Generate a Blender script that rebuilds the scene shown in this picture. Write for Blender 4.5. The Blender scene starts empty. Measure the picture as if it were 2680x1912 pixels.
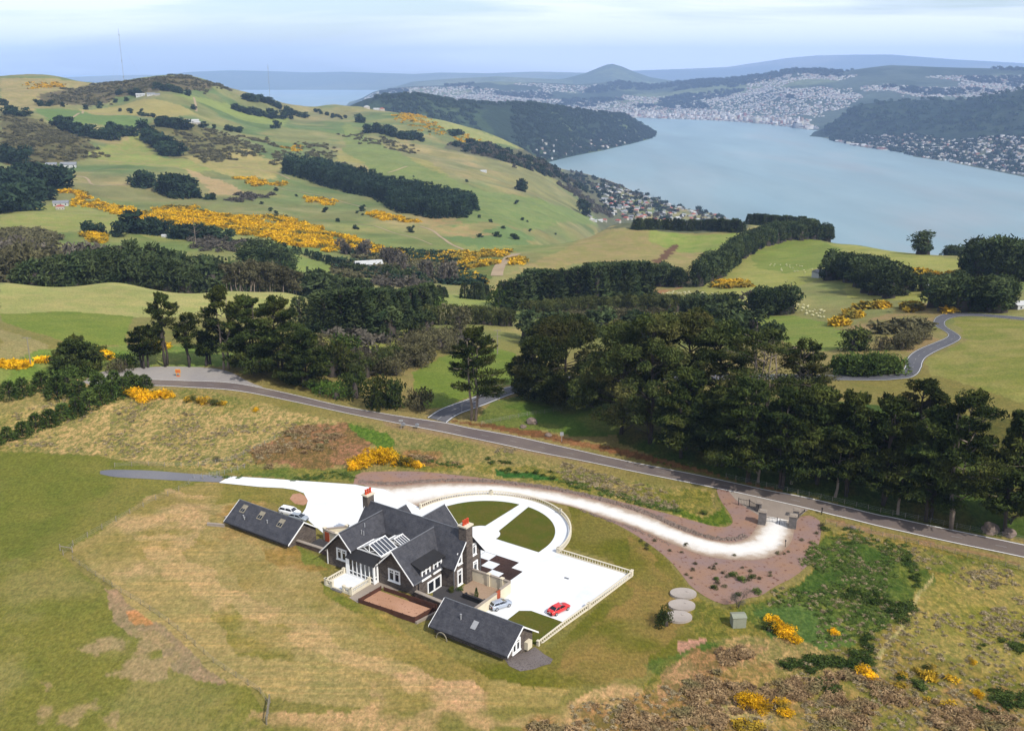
import bpy, math, random
import numpy as np
from mathutils import Vector, Matrix
rad = math.radians
random.seed(5)
SC = bpy.context.scene
COL = SC.collection
F, HY, CZ = 2600.0, 178.0, 92.0           # focal length in photo pixels, horizon row, camera height
TH = math.atan((956 - HY) / F)
SEA = -308.0
GAIN = 1.58

# ---------------------------------------------------------------- naming
def tag(o, label=None, cat=None, group=None, kind=None):
    if label: o['label'] = label
    if cat: o['category'] = cat
    if group: o['group'] = group
    if kind: o['kind'] = kind
    return o
def link(o, parent=None):
    COL.objects.link(o)
    if parent is not None: o.parent = parent
    return o
def empty(name, loc=(0, 0, 0), rz=0.0, label=None, cat=None, group=None):
    o = bpy.data.objects.new(name, None)
    o.empty_display_size = 0.5
    o.location = loc; o.rotation_euler = (0, 0, rz)
    link(o)
    return tag(o, label, cat, group)

# ---------------------------------------------------------------- mesh building
class MB:
    def __init__(s): s.v = []; s.f = []; s.m = []
    def add(s, vs, fs, m=0):
        n = len(s.v); s.v += [tuple(p) for p in vs]
        s.f += [tuple(i + n for i in q) for q in fs]; s.m += [m] * len(fs)
        return s
    def box(s, x0, x1, y0, y1, z0, z1, m=0):
        return s.add([(x0,y0,z0),(x1,y0,z0),(x1,y1,z0),(x0,y1,z0),(x0,y0,z1),(x1,y0,z1),(x1,y1,z1),(x0,y1,z1)],
                     [(0,3,2,1),(4,5,6,7),(0,1,5,4),(1,2,6,5),(2,3,7,6),(3,0,4,7)], m)
    def prism(s, poly, a0, a1, axis, m=0):
        # poly: 2D list; axis 'x': poly=(y,z); 'y': poly=(x,z); 'z': poly=(x,y)
        def P(a, p):
            return {'x': (a, p[0], p[1]), 'y': (p[0], a, p[1]), 'z': (p[0], p[1], a)}[axis]
        n = len(poly)
        vs = [P(a0, p) for p in poly] + [P(a1, p) for p in poly]
        fs = [tuple(range(n))[::-1], tuple(range(n, 2 * n))] + [(i, (i + 1) % n, n + (i + 1) % n, n + i) for i in range(n)]
        return s.add(vs, fs, m)
    def slab(s, pts, t, m=0):
        # thick sheet below the polygon pts (3D, planar), thickness t along its normal
        a, b, c = Vector(pts[0]), Vector(pts[1]), Vector(pts[2])
        nrm = (b - a).cross(c - a).normalized()
        if nrm.z < 0: nrm = -nrm
        n = len(pts)
        vs = [Vector(p) for p in pts] + [Vector(p) - nrm * t for p in pts]
        fs = [tuple(range(n)), tuple(range(n, 2 * n))[::-1]] + [(i, n + i, n + (i + 1) % n, (i + 1) % n) for i in range(n)]
        return s.add(vs, fs, m)
    def tube(s, pts, rs, k=6, m=0, cap=True):
        pts = [Vector(p) for p in pts]; n = len(pts); vs = []; fs = []
        for i, p in enumerate(pts):
            d = (pts[min(i + 1, n - 1)] - pts[max(i - 1, 0)])
            d = d.normalized() if d.length > 1e-9 else Vector((0, 0, 1))
            a = d.cross(Vector((0.13, 1, 0.07))); 
            if a.length < 1e-3: a = d.cross(Vector((1, 0, 0)))
            a.normalize(); b = d.cross(a)
            r = rs[i] if hasattr(rs, '__len__') else rs
            for j in range(k):
                t = 2 * math.pi * j / k
                vs.append(p + a * (r * math.cos(t)) + b * (r * math.sin(t)))
        for i in range(n - 1):
            for j in range(k):
                fs.append((i * k + j, i * k + (j + 1) % k, (i + 1) * k + (j + 1) % k, (i + 1) * k + j))
        if cap: fs += [tuple(range(k))[::-1], tuple(range((n - 1) * k, n * k))]
        return s.add(vs, fs, m)
    def cyl(s, x, y, z0, z1, r, k=12, m=0, r1=None):
        return s.tube([(x, y, z0), (x, y, z1)], [r, r if r1 is None else r1], k, m)
    def mesh(s, name, mats, smooth=False):
        me = bpy.data.meshes.new(name)
        me.from_pydata([tuple(v) for v in s.v], [], s.f)
        for mm in (mats if isinstance(mats, (list, tuple)) else [mats]): me.materials.append(mm)
        if any(s.m): me.polygons.foreach_set('material_index', s.m)
        if smooth: me.polygons.foreach_set('use_smooth', [True] * len(s.f))
        me.update()
        return me
    def build(s, name, mats, parent=None, smooth=False, loc=None, rz=None):
        o = bpy.data.objects.new(name, s.mesh(name, mats, smooth))
        link(o, parent)
        if loc is not None: o.location = loc
        if rz is not None: o.rotation_euler = (0, 0, rz)
        return o
def np_mesh(name, verts, quads, mats, midx=None, smooth=False):
    me = bpy.data.meshes.new(name)
    verts = np.ascontiguousarray(verts, dtype=np.float32); quads = np.ascontiguousarray(quads, dtype=np.int32)
    k = quads.shape[1]
    me.vertices.add(len(verts)); me.vertices.foreach_set('co', verts.ravel())
    me.loops.add(quads.size); me.loops.foreach_set('vertex_index', quads.ravel())
    me.polygons.add(len(quads))
    me.polygons.foreach_set('loop_start', np.arange(0, quads.size, k, dtype=np.int32))
    me.polygons.foreach_set('loop_total', np.full(len(quads), k, dtype=np.int32))
    if midx is not None: me.polygons.foreach_set('material_index', np.asarray(midx, dtype=np.int32))
    if smooth: me.polygons.foreach_set('use_smooth', np.ones(len(quads), dtype=bool))
    for mm in (mats if isinstance(mats, (list, tuple)) else [mats]): me.materials.append(mm)
    me.update(calc_edges=True)
    return me
def col_attr(me, name, rgb, domain='POINT'):
    a = me.attributes.new(name, 'FLOAT_COLOR', domain)
    c = np.ones((len(rgb), 4), dtype=np.float32); c[:, :3] = rgb
    a.data.foreach_set('color', c.ravel())

# ---------------------------------------------------------------- numpy noise
_rng = np.random.RandomState(11)
_perm = _rng.rand(256, 256).astype(np.float32)
def vnoise(x, y):
    xi = np.floor(x).astype(np.int64); yi = np.floor(y).astype(np.int64)
    fx = x - xi; fy = y - yi
    fx = fx * fx * (3 - 2 * fx); fy = fy * fy * (3 - 2 * fy)
    a = _perm[xi & 255, yi & 255]; b = _perm[(xi + 1) & 255, yi & 255]
    c = _perm[xi & 255, (yi + 1) & 255]; d = _perm[(xi + 1) & 255, (yi + 1) & 255]
    return (a * (1 - fx) + b * fx) * (1 - fy) + (c * (1 - fx) + d * fx) * fy - 0.5
def fbm(x, y, o=4, g=0.5):
    s = np.zeros_like(np.asarray(x, dtype=np.float64)); a = 1.0
    for i in range(o):
        s = s + a * vnoise(x * (2 ** i) + 17.3 * i, y * (2 ** i) + 9.1 * i); a *= g
    return s
def sstep(a, b, x):
    t = np.clip((x - a) / (b - a), 0, 1); return t * t * (3 - 2 * t)

# ---------------------------------------------------------------- camera geometry: photo pixel -> point
CT, ST = math.cos(TH), math.sin(TH)
def ray(px, py):
    X = (px - 1340) / F; Y = (956 - py) / F
    return X, CT + Y * ST, -ST + Y * CT
def un(px, py, z=0.0):
    d = ray(px, py); t = (z - CZ) / d[2]
    return d[0] * t, d[1] * t
# house frame
A0 = rad(-34.5)
Ux, Uy = math.cos(A0), math.sin(A0)
Ox, Oy = un(1187, 1543)
def L2W(u, v): return Ox + u * Ux - v * Uy, Oy + u * Uy + v * Ux
def W2L(x, y):
    x = x - Ox; y = y - Oy
    return x * Ux + y * Uy, -x * Uy + y * Ux

# ---------------------------------------------------------------- terrain heights
_cp = []
def V(x, y, r):
    d = ray(x, y); h = math.hypot(d[0], d[1]); _cp.append((math.atan2(d[0], d[1]), math.log(r), CZ + d[2] * r / h))
def Hd(x, y, r, z):
    d = ray(x, y); _cp.append((math.atan2(d[0], d[1]), math.log(r), z))
def S(x, y, z):
    d = ray(x, y); h = math.hypot(d[0], d[1]); r = (z - CZ) / d[2] * h
    _cp.append((math.atan2(d[0], d[1]), math.log(r), z))
for x in (-700, -300, 0):
    for y, r in ((900, 340), (800, 430), (745, 530), (690, 700), (600, 900), (560, 1075), (500, 1300), (430, 1580), (350, 1920), (270, 2370), (207, 2900)): V(x, y, r)
    Hd(x, 740, 610, -40); Hd(x, 220, 3500, 0); Hd(x, 220, 5000, -180); Hd(x, 220, 6800, -335)
V(140, 197, 3050); V(250, 214, 2950); Hd(140, 200, 3500, 0)
for y, r in ((900, 340), (800, 430), (738, 530), (650, 850), (600, 960), (540, 1200), (470, 1450), (420, 1650), (370, 1900), (320, 2150), (260, 2500), (213, 2900)): V(300, y, r)
Hd(300, 740, 610, -42)
V(450, 190, 2900); V(400, 195, 2900); V(350, 200, 2900); V(500, 194, 2900); V(550, 205, 2850); V(590, 222, 2800); V(450, 240, 2450)
for x in (300, 450, 550, 650, 750): Hd(x, 200, 3400, -20); Hd(x, 200, 4400, -200); Hd(x, 200, 6000, -335)
for y, r in ((960, 288), (900, 350), (820, 430), (760, 508), (700, 680), (640, 860), (600, 970), (520, 1300), (450, 1580), (400, 1800), (330, 2200), (270, 2600), (238, 2800)): V(600, y, r)
Hd(600, 740, 595, -46)
V(750, 768, 520); Hd(750, 740, 600, -58); V(700, 262, 2850); V(760, 290, 2850); V(830, 290, 3000)
for y, r in ((950, 316), (860, 407), (800, 508), (740, 632), (700, 745), (650, 904), (600, 1073), (560, 1220), (500, 1470), (430, 1800), (350, 2370), (305, 2800), (275, 3200)): V(900, y, r)
Hd(900, 270, 3800, -170); Hd(900, 270, 5000, -335)
for y, r in ((1060, 254), (1000, 294), (940, 339), (870, 418), (790, 542), (760, 600), (730, 678), (700, 814), (670, 927), (640, 1017), (600, 1130), (540, 1356), (480, 1640), (430, 1980), (380, 2430), (335, 3050)): V(1200, y, r)
Hd(1200, 300, 3600, -200); Hd(1200, 300, 4600, -335)
V(1050, 300, 3200); Hd(1050, 300, 3700, -170); V(1310, 372, 2900); Hd(1310, 372, 3600, -270); V(1400, 440, 2350); V(1400, 416, 2700); Hd(1400, 410, 3500, -290)
V(1340, 700, 760); V(1340, 660, 960); V(1340, 600, 1180)
for y, r in ((1130, 243), (1020, 294), (870, 452), (800, 565), (750, 678), (690, 814), (650, 930), (637, 1017)): V(1500, y, r)
Hd(1500, 630, 1160, -128)
V(1500, 605, 1470); V(1500, 560, 1800); V(1500, 525, 2150); V(1500, 500, 2500); S(1500, 470, -290); S(1500, 449, -306); Hd(1500, 440, 4400, -330)
V(1430, 440, 2500); S(1430, 428, -300)
V(1600, 592, 1130); V(1600, 640, 950); V(1600, 690, 800); Hd(1600, 592, 1350, -175)
S(1600, 575, -240); S(1600, 540, -262); S(1600, 510, -280); S(1600, 490, -297); S(1600, 476, -307)
S(1700, 575, -268); S(1700, 545, -290); S(1700, 520, -306); V(1700, 596, 1130); Hd(1700, 596, 1400, -200)
for y, r in ((1150, 232), (900, 418), (830, 508), (760, 633), (700, 768), (640, 960), (602, 1130)): V(1800, y, r)
Hd(1800, 600, 1400, -205); Hd(1800, 600, 1900, -280); S(1800, 580, -290); S(1800, 550, -306)
S(1900, 590, -296); S(1900, 570, -306)
V(1950, 596, 1130); Hd(1950, 590, 1450, -220); Hd(1950, 590, 1900, -300); Hd(1950, 590, 2600, -325)
for y, r in ((1250, 203), (900, 384), (830, 475), (760, 588), (700, 735), (650, 904), (612, 1060)): V(2100, y, r)
Hd(2100, 610, 1400, -200); Hd(2100, 610, 1900, -325)
V(2250, 640, 930); Hd(2250, 640, 1250, -180); Hd(2250, 640, 1750, -325)
for y, r in ((985, 311), (900, 373), (830, 452), (780, 531), (720, 655), (664, 848)): V(2400, y, r)
Hd(2400, 660, 1200, -185); Hd(2400, 660, 1700, -325)
for x in (2680, 3100, 3600):
    for y, r in ((1000, 300), (850, 418), (760, 542), (720, 633), (668, 814)): V(x, y, r)
    Hd(x, 650, 1150, -175); Hd(x, 650, 1600, -325)
for x in (1500, 1800, 2100, 2400, 2680, 3200): Hd(x, 400, 3600 if x > 1700 else 5200, -340); Hd(x, 300, 7000, -345)
for x in (-500, 0, 500, 1000, 1300): Hd(x, 300, 8000, -345)
for x in (-600, 0, 300, 600, 900, 1200, 1500, 1800, 2100, 2400, 2680, 3300):
    Hd(x, 1900, 60, 0); Hd(x, 1600, 110, 0); Hd(x, 1300, 160, 0)
_cp = np.array(_cp); KA = 2.6
_P = np.c_[_cp[:, 0] * KA, _cp[:, 1]]
def _k(d2): return np.sqrt(d2 + 0.0025)
_D = _k(((_P[:, None] - _P[None]) ** 2).sum(-1))
_n = len(_P); _M = np.zeros((_n + 3, _n + 3)); _M[:_n, :_n] = _D - 0.004 * np.eye(_n)
_M[:_n, _n] = 1; _M[:_n, _n + 1:] = _P; _M[_n, :_n] = 1; _M[_n + 1:, :_n] = _P.T
_W = np.linalg.solve(_M, np.r_[_cp[:, 2], 0, 0, 0])
GA = np.linspace(-1.25, 1.25, 520); GR = np.linspace(math.log(30), math.log(9500), 620)
_g = np.zeros((len(GA), len(GR)))
for i, a in enumerate(GA):
    q = np.c_[np.full(len(GR), a * KA), GR]
    _g[i] = _k(((q[:, None] - _P[None]) ** 2).sum(-1)) @ _W[:_n] + _W[_n] + q @ _W[_n + 1:]
# far edge of the flat building platform / road, as distance by direction
_fe = [(-0.9, 262), (-0.45, 262), (-0.33, 258), (-0.2, 245), (-0.06, 228), (0.06, 210), (0.2, 196), (0.36, 184), (0.5, 180), (0.9, 178)]
def H(x, y):
    x = np.asarray(x, dtype=np.float64); y = np.asarray(y, dtype=np.float64)
    az = np.arctan2(x, y); r = np.maximum(np.hypot(x, y), 31); lr = np.log(r)
    fa = np.clip((az - GA[0]) / (GA[1] - GA[0]), 0, len(GA) - 1.001); fr = np.clip((lr - GR[0]) / (GR[1] - GR[0]), 0, len(GR) - 1.001)
    ia = fa.astype(int); ir = fr.astype(int); ta = fa - ia; tr = fr - ir
    z = (_g[ia, ir] * (1 - ta) + _g[ia + 1, ir] * ta) * (1 - tr) + (_g[ia, ir + 1] * (1 - ta) + _g[ia + 1, ir + 1] * ta) * tr
    amp = np.clip((r - 330) / 900, 0, 1) * 17 * np.clip((z + 330) / 60, 0, 1) * (1 - 0.8 * sstep(0.02, 0.10, az))
    z = z + amp * (fbm(x / 330, y / 330, 4) - 0.9 * np.abs(fbm(x / 210 + 7, y / 210 + 3, 3)) + 0.2)
    fe = np.interp(az, [q[0] for q in _fe], [q[1] for q in _fe])
    w = sstep(fe, fe * 1.35, r)
    u, v = W2L(x, y)
    near = 0.5 * (fbm(x / 40, y / 40, 3)) * sstep(0, 25, np.hypot(np.clip(np.abs(u + 14) - 42, 0, None), np.clip(np.abs(v - 12) - 32, 0, None)))
    # lawn platform in front of the house stands higher than the paved yard
    pl = 1.3 * sstep(-2.0, -6.0, v) * sstep(-1.0, -4.0, u) * sstep(-95, -70, u) + 1.0 * sstep(-8.5, -13.0, v) * sstep(-4.0, -1.0, u) * sstep(45, 20, u)
    pl = pl * sstep(-75, -40, v)
    # bank between the gravel drive and the road
    zf = near + pl
    return zf * (1 - w) + z * w
def Hs(x, y): return float(H(np.array([x]), np.array([y]))[0])
_ts = np.exp(np.linspace(math.log(70), math.log(9000), 1500))
def hit(px, py):
    """first point of the terrain seen at photo pixel (px, py)"""
    d = ray(px, py); h = math.hypot(d[0], d[1])
    X = d[0] / h * _ts; Y = d[1] / h * _ts; Z = CZ + d[2] / h * _ts
    b = Z <= H(X, Y)
    if not b.any(): return None
    i = int(np.argmax(b)); lo, hi = (_ts[i - 1] if i else 60.0), _ts[i]
    T = np.linspace(lo, hi, 24); b = CZ + d[2] / h * T <= H(d[0] / h * T, d[1] / h * T)
    t = T[int(np.argmax(b))] if b.any() else hi
    x, y = d[0] / h * t, d[1] / h * t
    return None if Hs(x, y) < SEA - 1.5 else (x, y)      # open water is not ground
def hitp(poly):
    out = []
    for x, y in poly:
        q = hit(x, y); k = 0
        while q is None and k < 40: k += 1; y += 2; q = hit(x, y)   # above the skyline: take the crest itself
        if q is not None: out.append(q)
    return out
def inpoly(X, Y, poly):
    inside = np.zeros(X.shape, bool); n = len(poly); j = n - 1
    for i in range(n):
        xi, yi = poly[i]; xj, yj = poly[j]
        if yi != yj:
            c = ((yi > Y) != (yj > Y)) & (X < (xj - xi) * (Y - yi) / (yj - yi) + xi)
            inside ^= c
        j = i
    return inside
def proj(x, y, z):
    d = y * CT - (z - CZ) * ST; up = y * ST + (z - CZ) * CT
    return 1340 + F * x / d, 956 - F * up / d
# ---------------------------------------------------------------- materials
def pc(r, g, b, gain=None):
    """real base colour from a sunlit picture colour"""
    f = lambda c: (c / 255 / 12.92 if c < 10 else ((c / 255 + 0.055) / 1.055) ** 2.4) / (gain or GAIN)
    return (f(r), f(g), f(b))
class NT:
    def __init__(s, name):
        s.mat = bpy.data.materials.new(name); s.mat.use_nodes = True
        s.t = s.mat.node_tree; s.t.nodes.clear()
        s.out = s.n('ShaderNodeOutputMaterial')
        s.tc = None
    def n(s, typ, **kw):
        nd = s.t.nodes.new(typ)
        for k, v in kw.items():
            if k in nd.inputs: s.setin(nd.inputs[k], v)
            else: setattr(nd, k, v)
        return nd
    def setin(s, inp, v):
        if isinstance(v, bpy.types.NodeSocket): s.t.links.new(v, inp)
        else: inp.default_value = v
    def obj(s):
        if s.tc is None: s.tc = s.n('ShaderNodeTexCoord')
        return s.tc.outputs['Object']
    def wpos(s): return s.n('ShaderNodeNewGeometry').outputs['Position']
    def noise(s, vec, scale, detail=3, rough=0.55, dist=0.0):
        nd = s.n('ShaderNodeTexNoise'); s.setin(nd.inputs['Vector'], vec)
        nd.inputs['Scale'].default_value = scale; nd.inputs['Detail'].default_value = detail
        nd.inputs['Roughness'].default_value = rough; nd.inputs['Distortion'].default_value = dist
        return nd.outputs['Fac']
    def ramp(s, fac, stops, interp='LINEAR'):
        nd = s.n('ShaderNodeValToRGB'); s.setin(nd.inputs['Fac'], fac); cr = nd.color_ramp; cr.interpolation = interp
        while len(cr.elements) < len(stops): cr.elements.new(0.5)
        for e, (p, c) in zip(cr.elements, stops):
            e.position = p; e.color = (c[0], c[1], c[2], 1) if hasattr(c, '__len__') else (c, c, c, 1)
        return nd.outputs['Color']
    def mix(s, fac, a, b, mode='MIX'):
        nd = s.n('ShaderNodeMix', data_type='RGBA', blend_type=mode)
        s.setin(nd.inputs[0], fac)
        for i, v in ((6, a), (7, b)):
            if isinstance(v, (tuple, list)): v = (v[0], v[1], v[2], 1)
            s.setin(nd.inputs[i], v)
        return nd.outputs[2]
    def math(s, op, a, b=0.0, c=0.0):
        nd = s.n('ShaderNodeMath', operation=op); s.setin(nd.inputs[0], a); s.setin(nd.inputs[1], b); s.setin(nd.inputs[2], c)
        return nd.outputs[0]
    def maprange(s, v, a, b, c, d):
        nd = s.n('ShaderNodeMapRange'); s.setin(nd.inputs[0], v)
        for i, q in enumerate((a, b, c, d)): s.setin(nd.inputs[i + 1], q)
        return nd.outputs[0]
    def stretch(s, vec, sc, rot=(0, 0, 0)):
        nd = s.n('ShaderNodeMapping'); s.setin(nd.inputs['Vector'], vec)
        nd.inputs['Scale'].default_value = sc; nd.inputs['Rotation'].default_value = rot
        return nd.outputs[0]
    def bump(s, h, strength=0.3, dist=0.1):
        nd = s.n('ShaderNodeBump'); s.setin(nd.inputs['Height'], h)
        nd.inputs['Strength'].default_value = strength; nd.inputs['Distance'].default_value = dist
        return nd.outputs[0]
    def bsdf(s, col, rough=0.85, metal=0.0, normal=None, spec=0.3, **kw):
        nd = s.n('ShaderNodeBsdfPrincipled')
        if isinstance(col, (tuple, list)): col = (col[0], col[1], col[2], 1)
        s.setin(nd.inputs['Base Color'], col); s.setin(nd.inputs['Roughness'], rough)
        nd.inputs['Metallic'].default_value = metal; nd.inputs['Specular IOR Level'].default_value = spec
        for k, v in kw.items(): s.setin(nd.inputs[k], v)
        if normal is not None: s.setin(nd.inputs['Normal'], normal)
        s.t.links.new(nd.outputs[0], s.out.inputs[0]); return nd
M = {}
def simple(name, col, rough=0.7, metal=0.0, var=0.12, scale=1.5, spec=0.3, bump=0.0):
    m = NT(name); v = m.obj()
    n = m.noise(v, scale, 4); k = m.maprange(n, 0.3, 0.7, 1 - var, 1 + var)
    c = m.mix(1.0, col, m.ramp(n, [(0.3, (1 - var,) * 3), (0.7, (1.0,) * 3)]), 'MULTIPLY')
    m.bsdf(c, rough, metal, m.bump(m.noise(v, scale * 8, 3), bump, 0.05) if bump else None, spec)
    M[name] = m.mat; return m.mat
def leaf_mat(name, c1, c2, scale=0.35, trans=0.18, c3=None, fine=2.2):
    m = NT(name); v = m.wpos()
    inf = m.n('ShaderNodeObjectInfo')
    n1 = m.noise(v, scale, 3, 0.6); n2 = m.noise(v, fine, 2)
    c = m.ramp(n1, [(0.32, c1), (0.68, c2)])
    if c3 is not None: c = m.mix(m.maprange(m.noise(v, scale * 0.35, 2), 0.5, 0.66, 0, 1), c, c3)
    c = m.mix(1.0, c, m.ramp(n2, [(0.3, (0.5,) * 3), (0.7, (1.5,) * 3)]), 'MULTIPLY')
    rv = m.maprange(inf.outputs['Random'], 0, 1, 0.62, 1.38)
    nd = m.n('ShaderNodeVectorMath', operation='SCALE'); m.setin(nd.inputs[0], c); m.setin(nd.inputs['Scale'], rv)
    c = nd.outputs[0]
    d = m.n('ShaderNodeBsdfDiffuse'); m.setin(d.inputs[0], c)
    t = m.n('ShaderNodeBsdfTranslucent'); m.setin(t.inputs[0], c)
    x = m.n('ShaderNodeMixShader'); x.inputs[0].default_value = trans
    m.t.links.new(d.outputs[0], x.inputs[1]); m.t.links.new(t.outputs[0], x.inputs[2]); m.t.links.new(x.outputs[0], m.out.inputs[0])
    M[name] = m.mat; return m.mat

# ground
def ground_mat():
    m = NT('ground'); v = m.obj()
    a = m.n('ShaderNodeAttribute', attribute_name='gcol').outputs['Color']
    rg = m.n('ShaderNodeSeparateColor'); m.setin(rg.inputs[0], m.n('ShaderNodeAttribute', attribute_name='gpar').outputs['Color'])
    tus = rg.outputs[0]; streak = rg.outputs[1]
    cd = m.n('ShaderNodeCameraData') if False else None
    big = m.noise(v, 0.012, 4, 0.6); mid = m.noise(v, 0.12, 5, 0.62, 0.4); fine = m.noise(v, 1.1, 5, 0.7)
    vf = m.noise(m.stretch(v, (1, 0.45, 1), (0, 0, rad(35))), 2.6, 3, 0.7)
    c = m.mix(m.maprange(big, 0.35, 0.68, 0, 0.5), a, m.mix(1.0, a, (1.13, 1.09, 1.04), 'MULTIPLY'))
    c = m.mix(m.maprange(mid, 0.42, 0.66, 0, 0.45), c, m.mix(1.0, c, (1.2, 1.1, 1.08), 'MULTIPLY'))
    c = m.mix(m.maprange(mid, 0.5, 0.3, 0, 0.5), c, m.mix(1.0, c, (0.76, 0.9, 0.72), 'MULTIPLY'))
    c = m.mix(1.0, c, m.ramp(fine, [(0.3, (0.70,) * 3), (0.7, (1.28,) * 3)]), 'MULTIPLY')
    c = m.mix(1.0, c, m.ramp(vf, [(0.33, (0.76, 0.80, 0.72)), (0.67, (1.24, 1.18, 1.16))]), 'MULTIPLY')
    # tussock: pale blade tufts over darker green
    t1 = m.noise(m.stretch(v, (1, 0.55, 1), (0, 0, rad(-30))), 0.85, 4, 0.75, 0.6)
    tf = m.maprange(t1, 0.44, 0.60, 0, 1)
    tc = m.mix(tf, m.mix(1.0, c, (0.58, 0.72, 0.5), 'MULTIPLY'), m.mix(1.0, c, (1.5, 1.32, 1.3), 'MULTIPLY'))
    c = m.mix(tus, c, tc)
    # faint mowing / drainage lines
    st = m.noise(m.stretch(v, (0.03, 1.1, 1), (0, 0, rad(28))), 1.0, 3, 0.6)
    c = m.mix(m.math('MULTIPLY', streak, m.maprange(st, 0.5, 0.7, 0, 1)), c, m.mix(1.0, c, (1.35, 1.2, 1.15), 'MULTIPLY'))
    c = m.mix(m.math('MULTIPLY', streak, m.maprange(st, 0.45, 0.3, 0, 0.8)), c, m.mix(1.0, c, (0.72, 0.8, 0.7), 'MULTIPLY'))
    h = m.math('ADD', m.math('MULTIPLY', t1, tus), m.math('MULTIPLY', fine, 0.5))
    m.bsdf(c, 0.95, 0, m.bump(h, 0.55, 0.55), 0.08)
    M['ground'] = m.mat
ground_mat()
def paving():
    m = NT('white_paving'); v = m.obj()
    c = m.ramp(m.noise(v, 0.14, 4, 0.6, 0.6), [(0.3, (0.545, 0.56, 0.565)), (0.5, (0.62, 0.625, 0.62)), (0.7, (0.68, 0.68, 0.665))])
    c = m.mix(1.0, c, m.ramp(m.noise(v, 2.5, 4), [(0.3, (0.95,) * 3), (0.7, (1.0,) * 3)]), 'MULTIPLY')
    m.bsdf(c, 0.7, 0, None, 0.2); M['white_paving'] = m.mat
paving()
def gravel_drive():
    m = NT('white_gravel'); v = m.obj()
    a = m.n('ShaderNodeAttribute', attribute_name='edge').outputs['Fac']
    e = m.math('ADD', a, m.maprange(m.noise(v, 0.35, 5, 0.7), 0.3, 0.7, -0.2, 0.2))
    c = m.ramp(e, [(0.1, pc(172, 148, 126)), (0.40, pc(204, 186, 166)), (0.62, (0.54, 0.495, 0.435)), (0.95, (0.64, 0.61, 0.56))])
    c = m.mix(1.0, c, m.ramp(m.noise(v, 4, 3, 0.7), [(0.3, (0.9,) * 3), (0.7, (1.04,) * 3)]), 'MULTIPLY')
    m.bsdf(c, 0.9, 0, m.bump(m.noise(v, 9, 3), 0.3, 0.05), 0.1); M['white_gravel'] = m.mat
gravel_drive()
def speck(name, base, dark, light, sc=1.1, thr=(0.60, 0.70), var=0.1):
    m = NT(name); v = m.obj()
    c = m.mix(m.maprange(m.noise(v, 0.18, 4), 0.35, 0.65, 0, 1), base, light)
    c = m.mix(m.maprange(m.noise(v, sc, 2, 0.5), thr[0], thr[1], 0, 0.75), c, dark)
    c = m.mix(1.0, c, m.ramp(m.noise(v, 6, 3, 0.7), [(0.3, (1 - var * 1.5,) * 3), (0.7, (1 + var,) * 3)]), 'MULTIPLY')
    m.bsdf(c, 0.95, 0, m.bump(m.noise(v, 5, 3), 0.4, 0.1), 0.1); M[name] = m.mat
speck('bark_mulch', pc(168, 132, 108), pc(108, 66, 50), pc(156, 130, 122))
speck('pink_mulch', pc(188, 142, 110), pc(110, 70, 50), pc(204, 158, 128), 2.2, (0.62, 0.70))
speck('dark_soil', pc(66, 52, 48), pc(40, 30, 28), pc(84, 64, 58), 2.0, (0.55, 0.7))
speck('gray_gravel', pc(122, 112, 106), pc(92, 84, 80), pc(134, 124, 120), 3.5, (0.55, 0.65))
speck('clay_bank', pc(150, 110, 82), pc(92, 58, 38), pc(172, 132, 98), 0.9, (0.5, 0.7))
def asphalt(name, col, col2, patch=None):
    m = NT(name); v = m.obj()
    c = m.mix(m.maprange(m.noise(v, 0.08, 5, 0.6), 0.35, 0.65, 0, 1), col, col2)
    c = m.mix(1.0, c, m.ramp(m.noise(v, 5, 4, 0.7), [(0.3, (0.86,) * 3), (0.7, (1.1,) * 3)]), 'MULTIPLY')
    m.bsdf(c, 0.9, 0, None, 0.2); M[name] = m.mat
asphalt('road_asphalt', pc(112, 100, 96), pc(132, 118, 106))
asphalt('far_road', pc(98, 98, 102), pc(110, 108, 110))
asphalt('gravel_layby', pc(158, 152, 148), pc(176, 168, 158))
asphalt('farm_track', pc(120, 120, 126), pc(134, 132, 134))
asphalt('dark_court', pc(70, 68, 70), pc(86, 82, 80))
asphalt('dirt_track', pc(190, 166, 132), pc(170, 148, 116))
asphalt('concrete_apron', pc(176, 162, 146), pc(156, 142, 128))
asphalt('tan_paving', pc(186, 158, 132), pc(172, 146, 120))
asphalt('tank_lid', pc(196, 184, 172), pc(172, 160, 148))
simple('faint_paint', (0.26, 0.25, 0.23), 0.8, var=0.2, scale=2)
simple('line_paint', (0.72, 0.71, 0.66), 0.7, var=0.2, scale=2)
def lawn(name, a, b, c3):
    m = NT(name); v = m.obj()
    c = m.mix(m.maprange(m.noise(v, 0.25, 4), 0.35, 0.65, 0, 1), a, b)
    c = m.mix(m.maprange(m.noise(v, 1.3, 4, 0.7), 0.55, 0.75, 0, 0.6), c, c3)
    c = m.mix(1.0, c, m.ramp(m.noise(v, 5, 3, 0.7), [(0.3, (0.8,) * 3), (0.7, (1.15,) * 3)]), 'MULTIPLY')
    m.bsdf(c, 0.95, 0, m.bump(m.noise(v, 4, 3), 0.4, 0.1), 0.1); M[name] = m.mat
lawn('lawn_green', pc(88, 96, 26), pc(102, 96, 38), pc(124, 112, 56))
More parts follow.
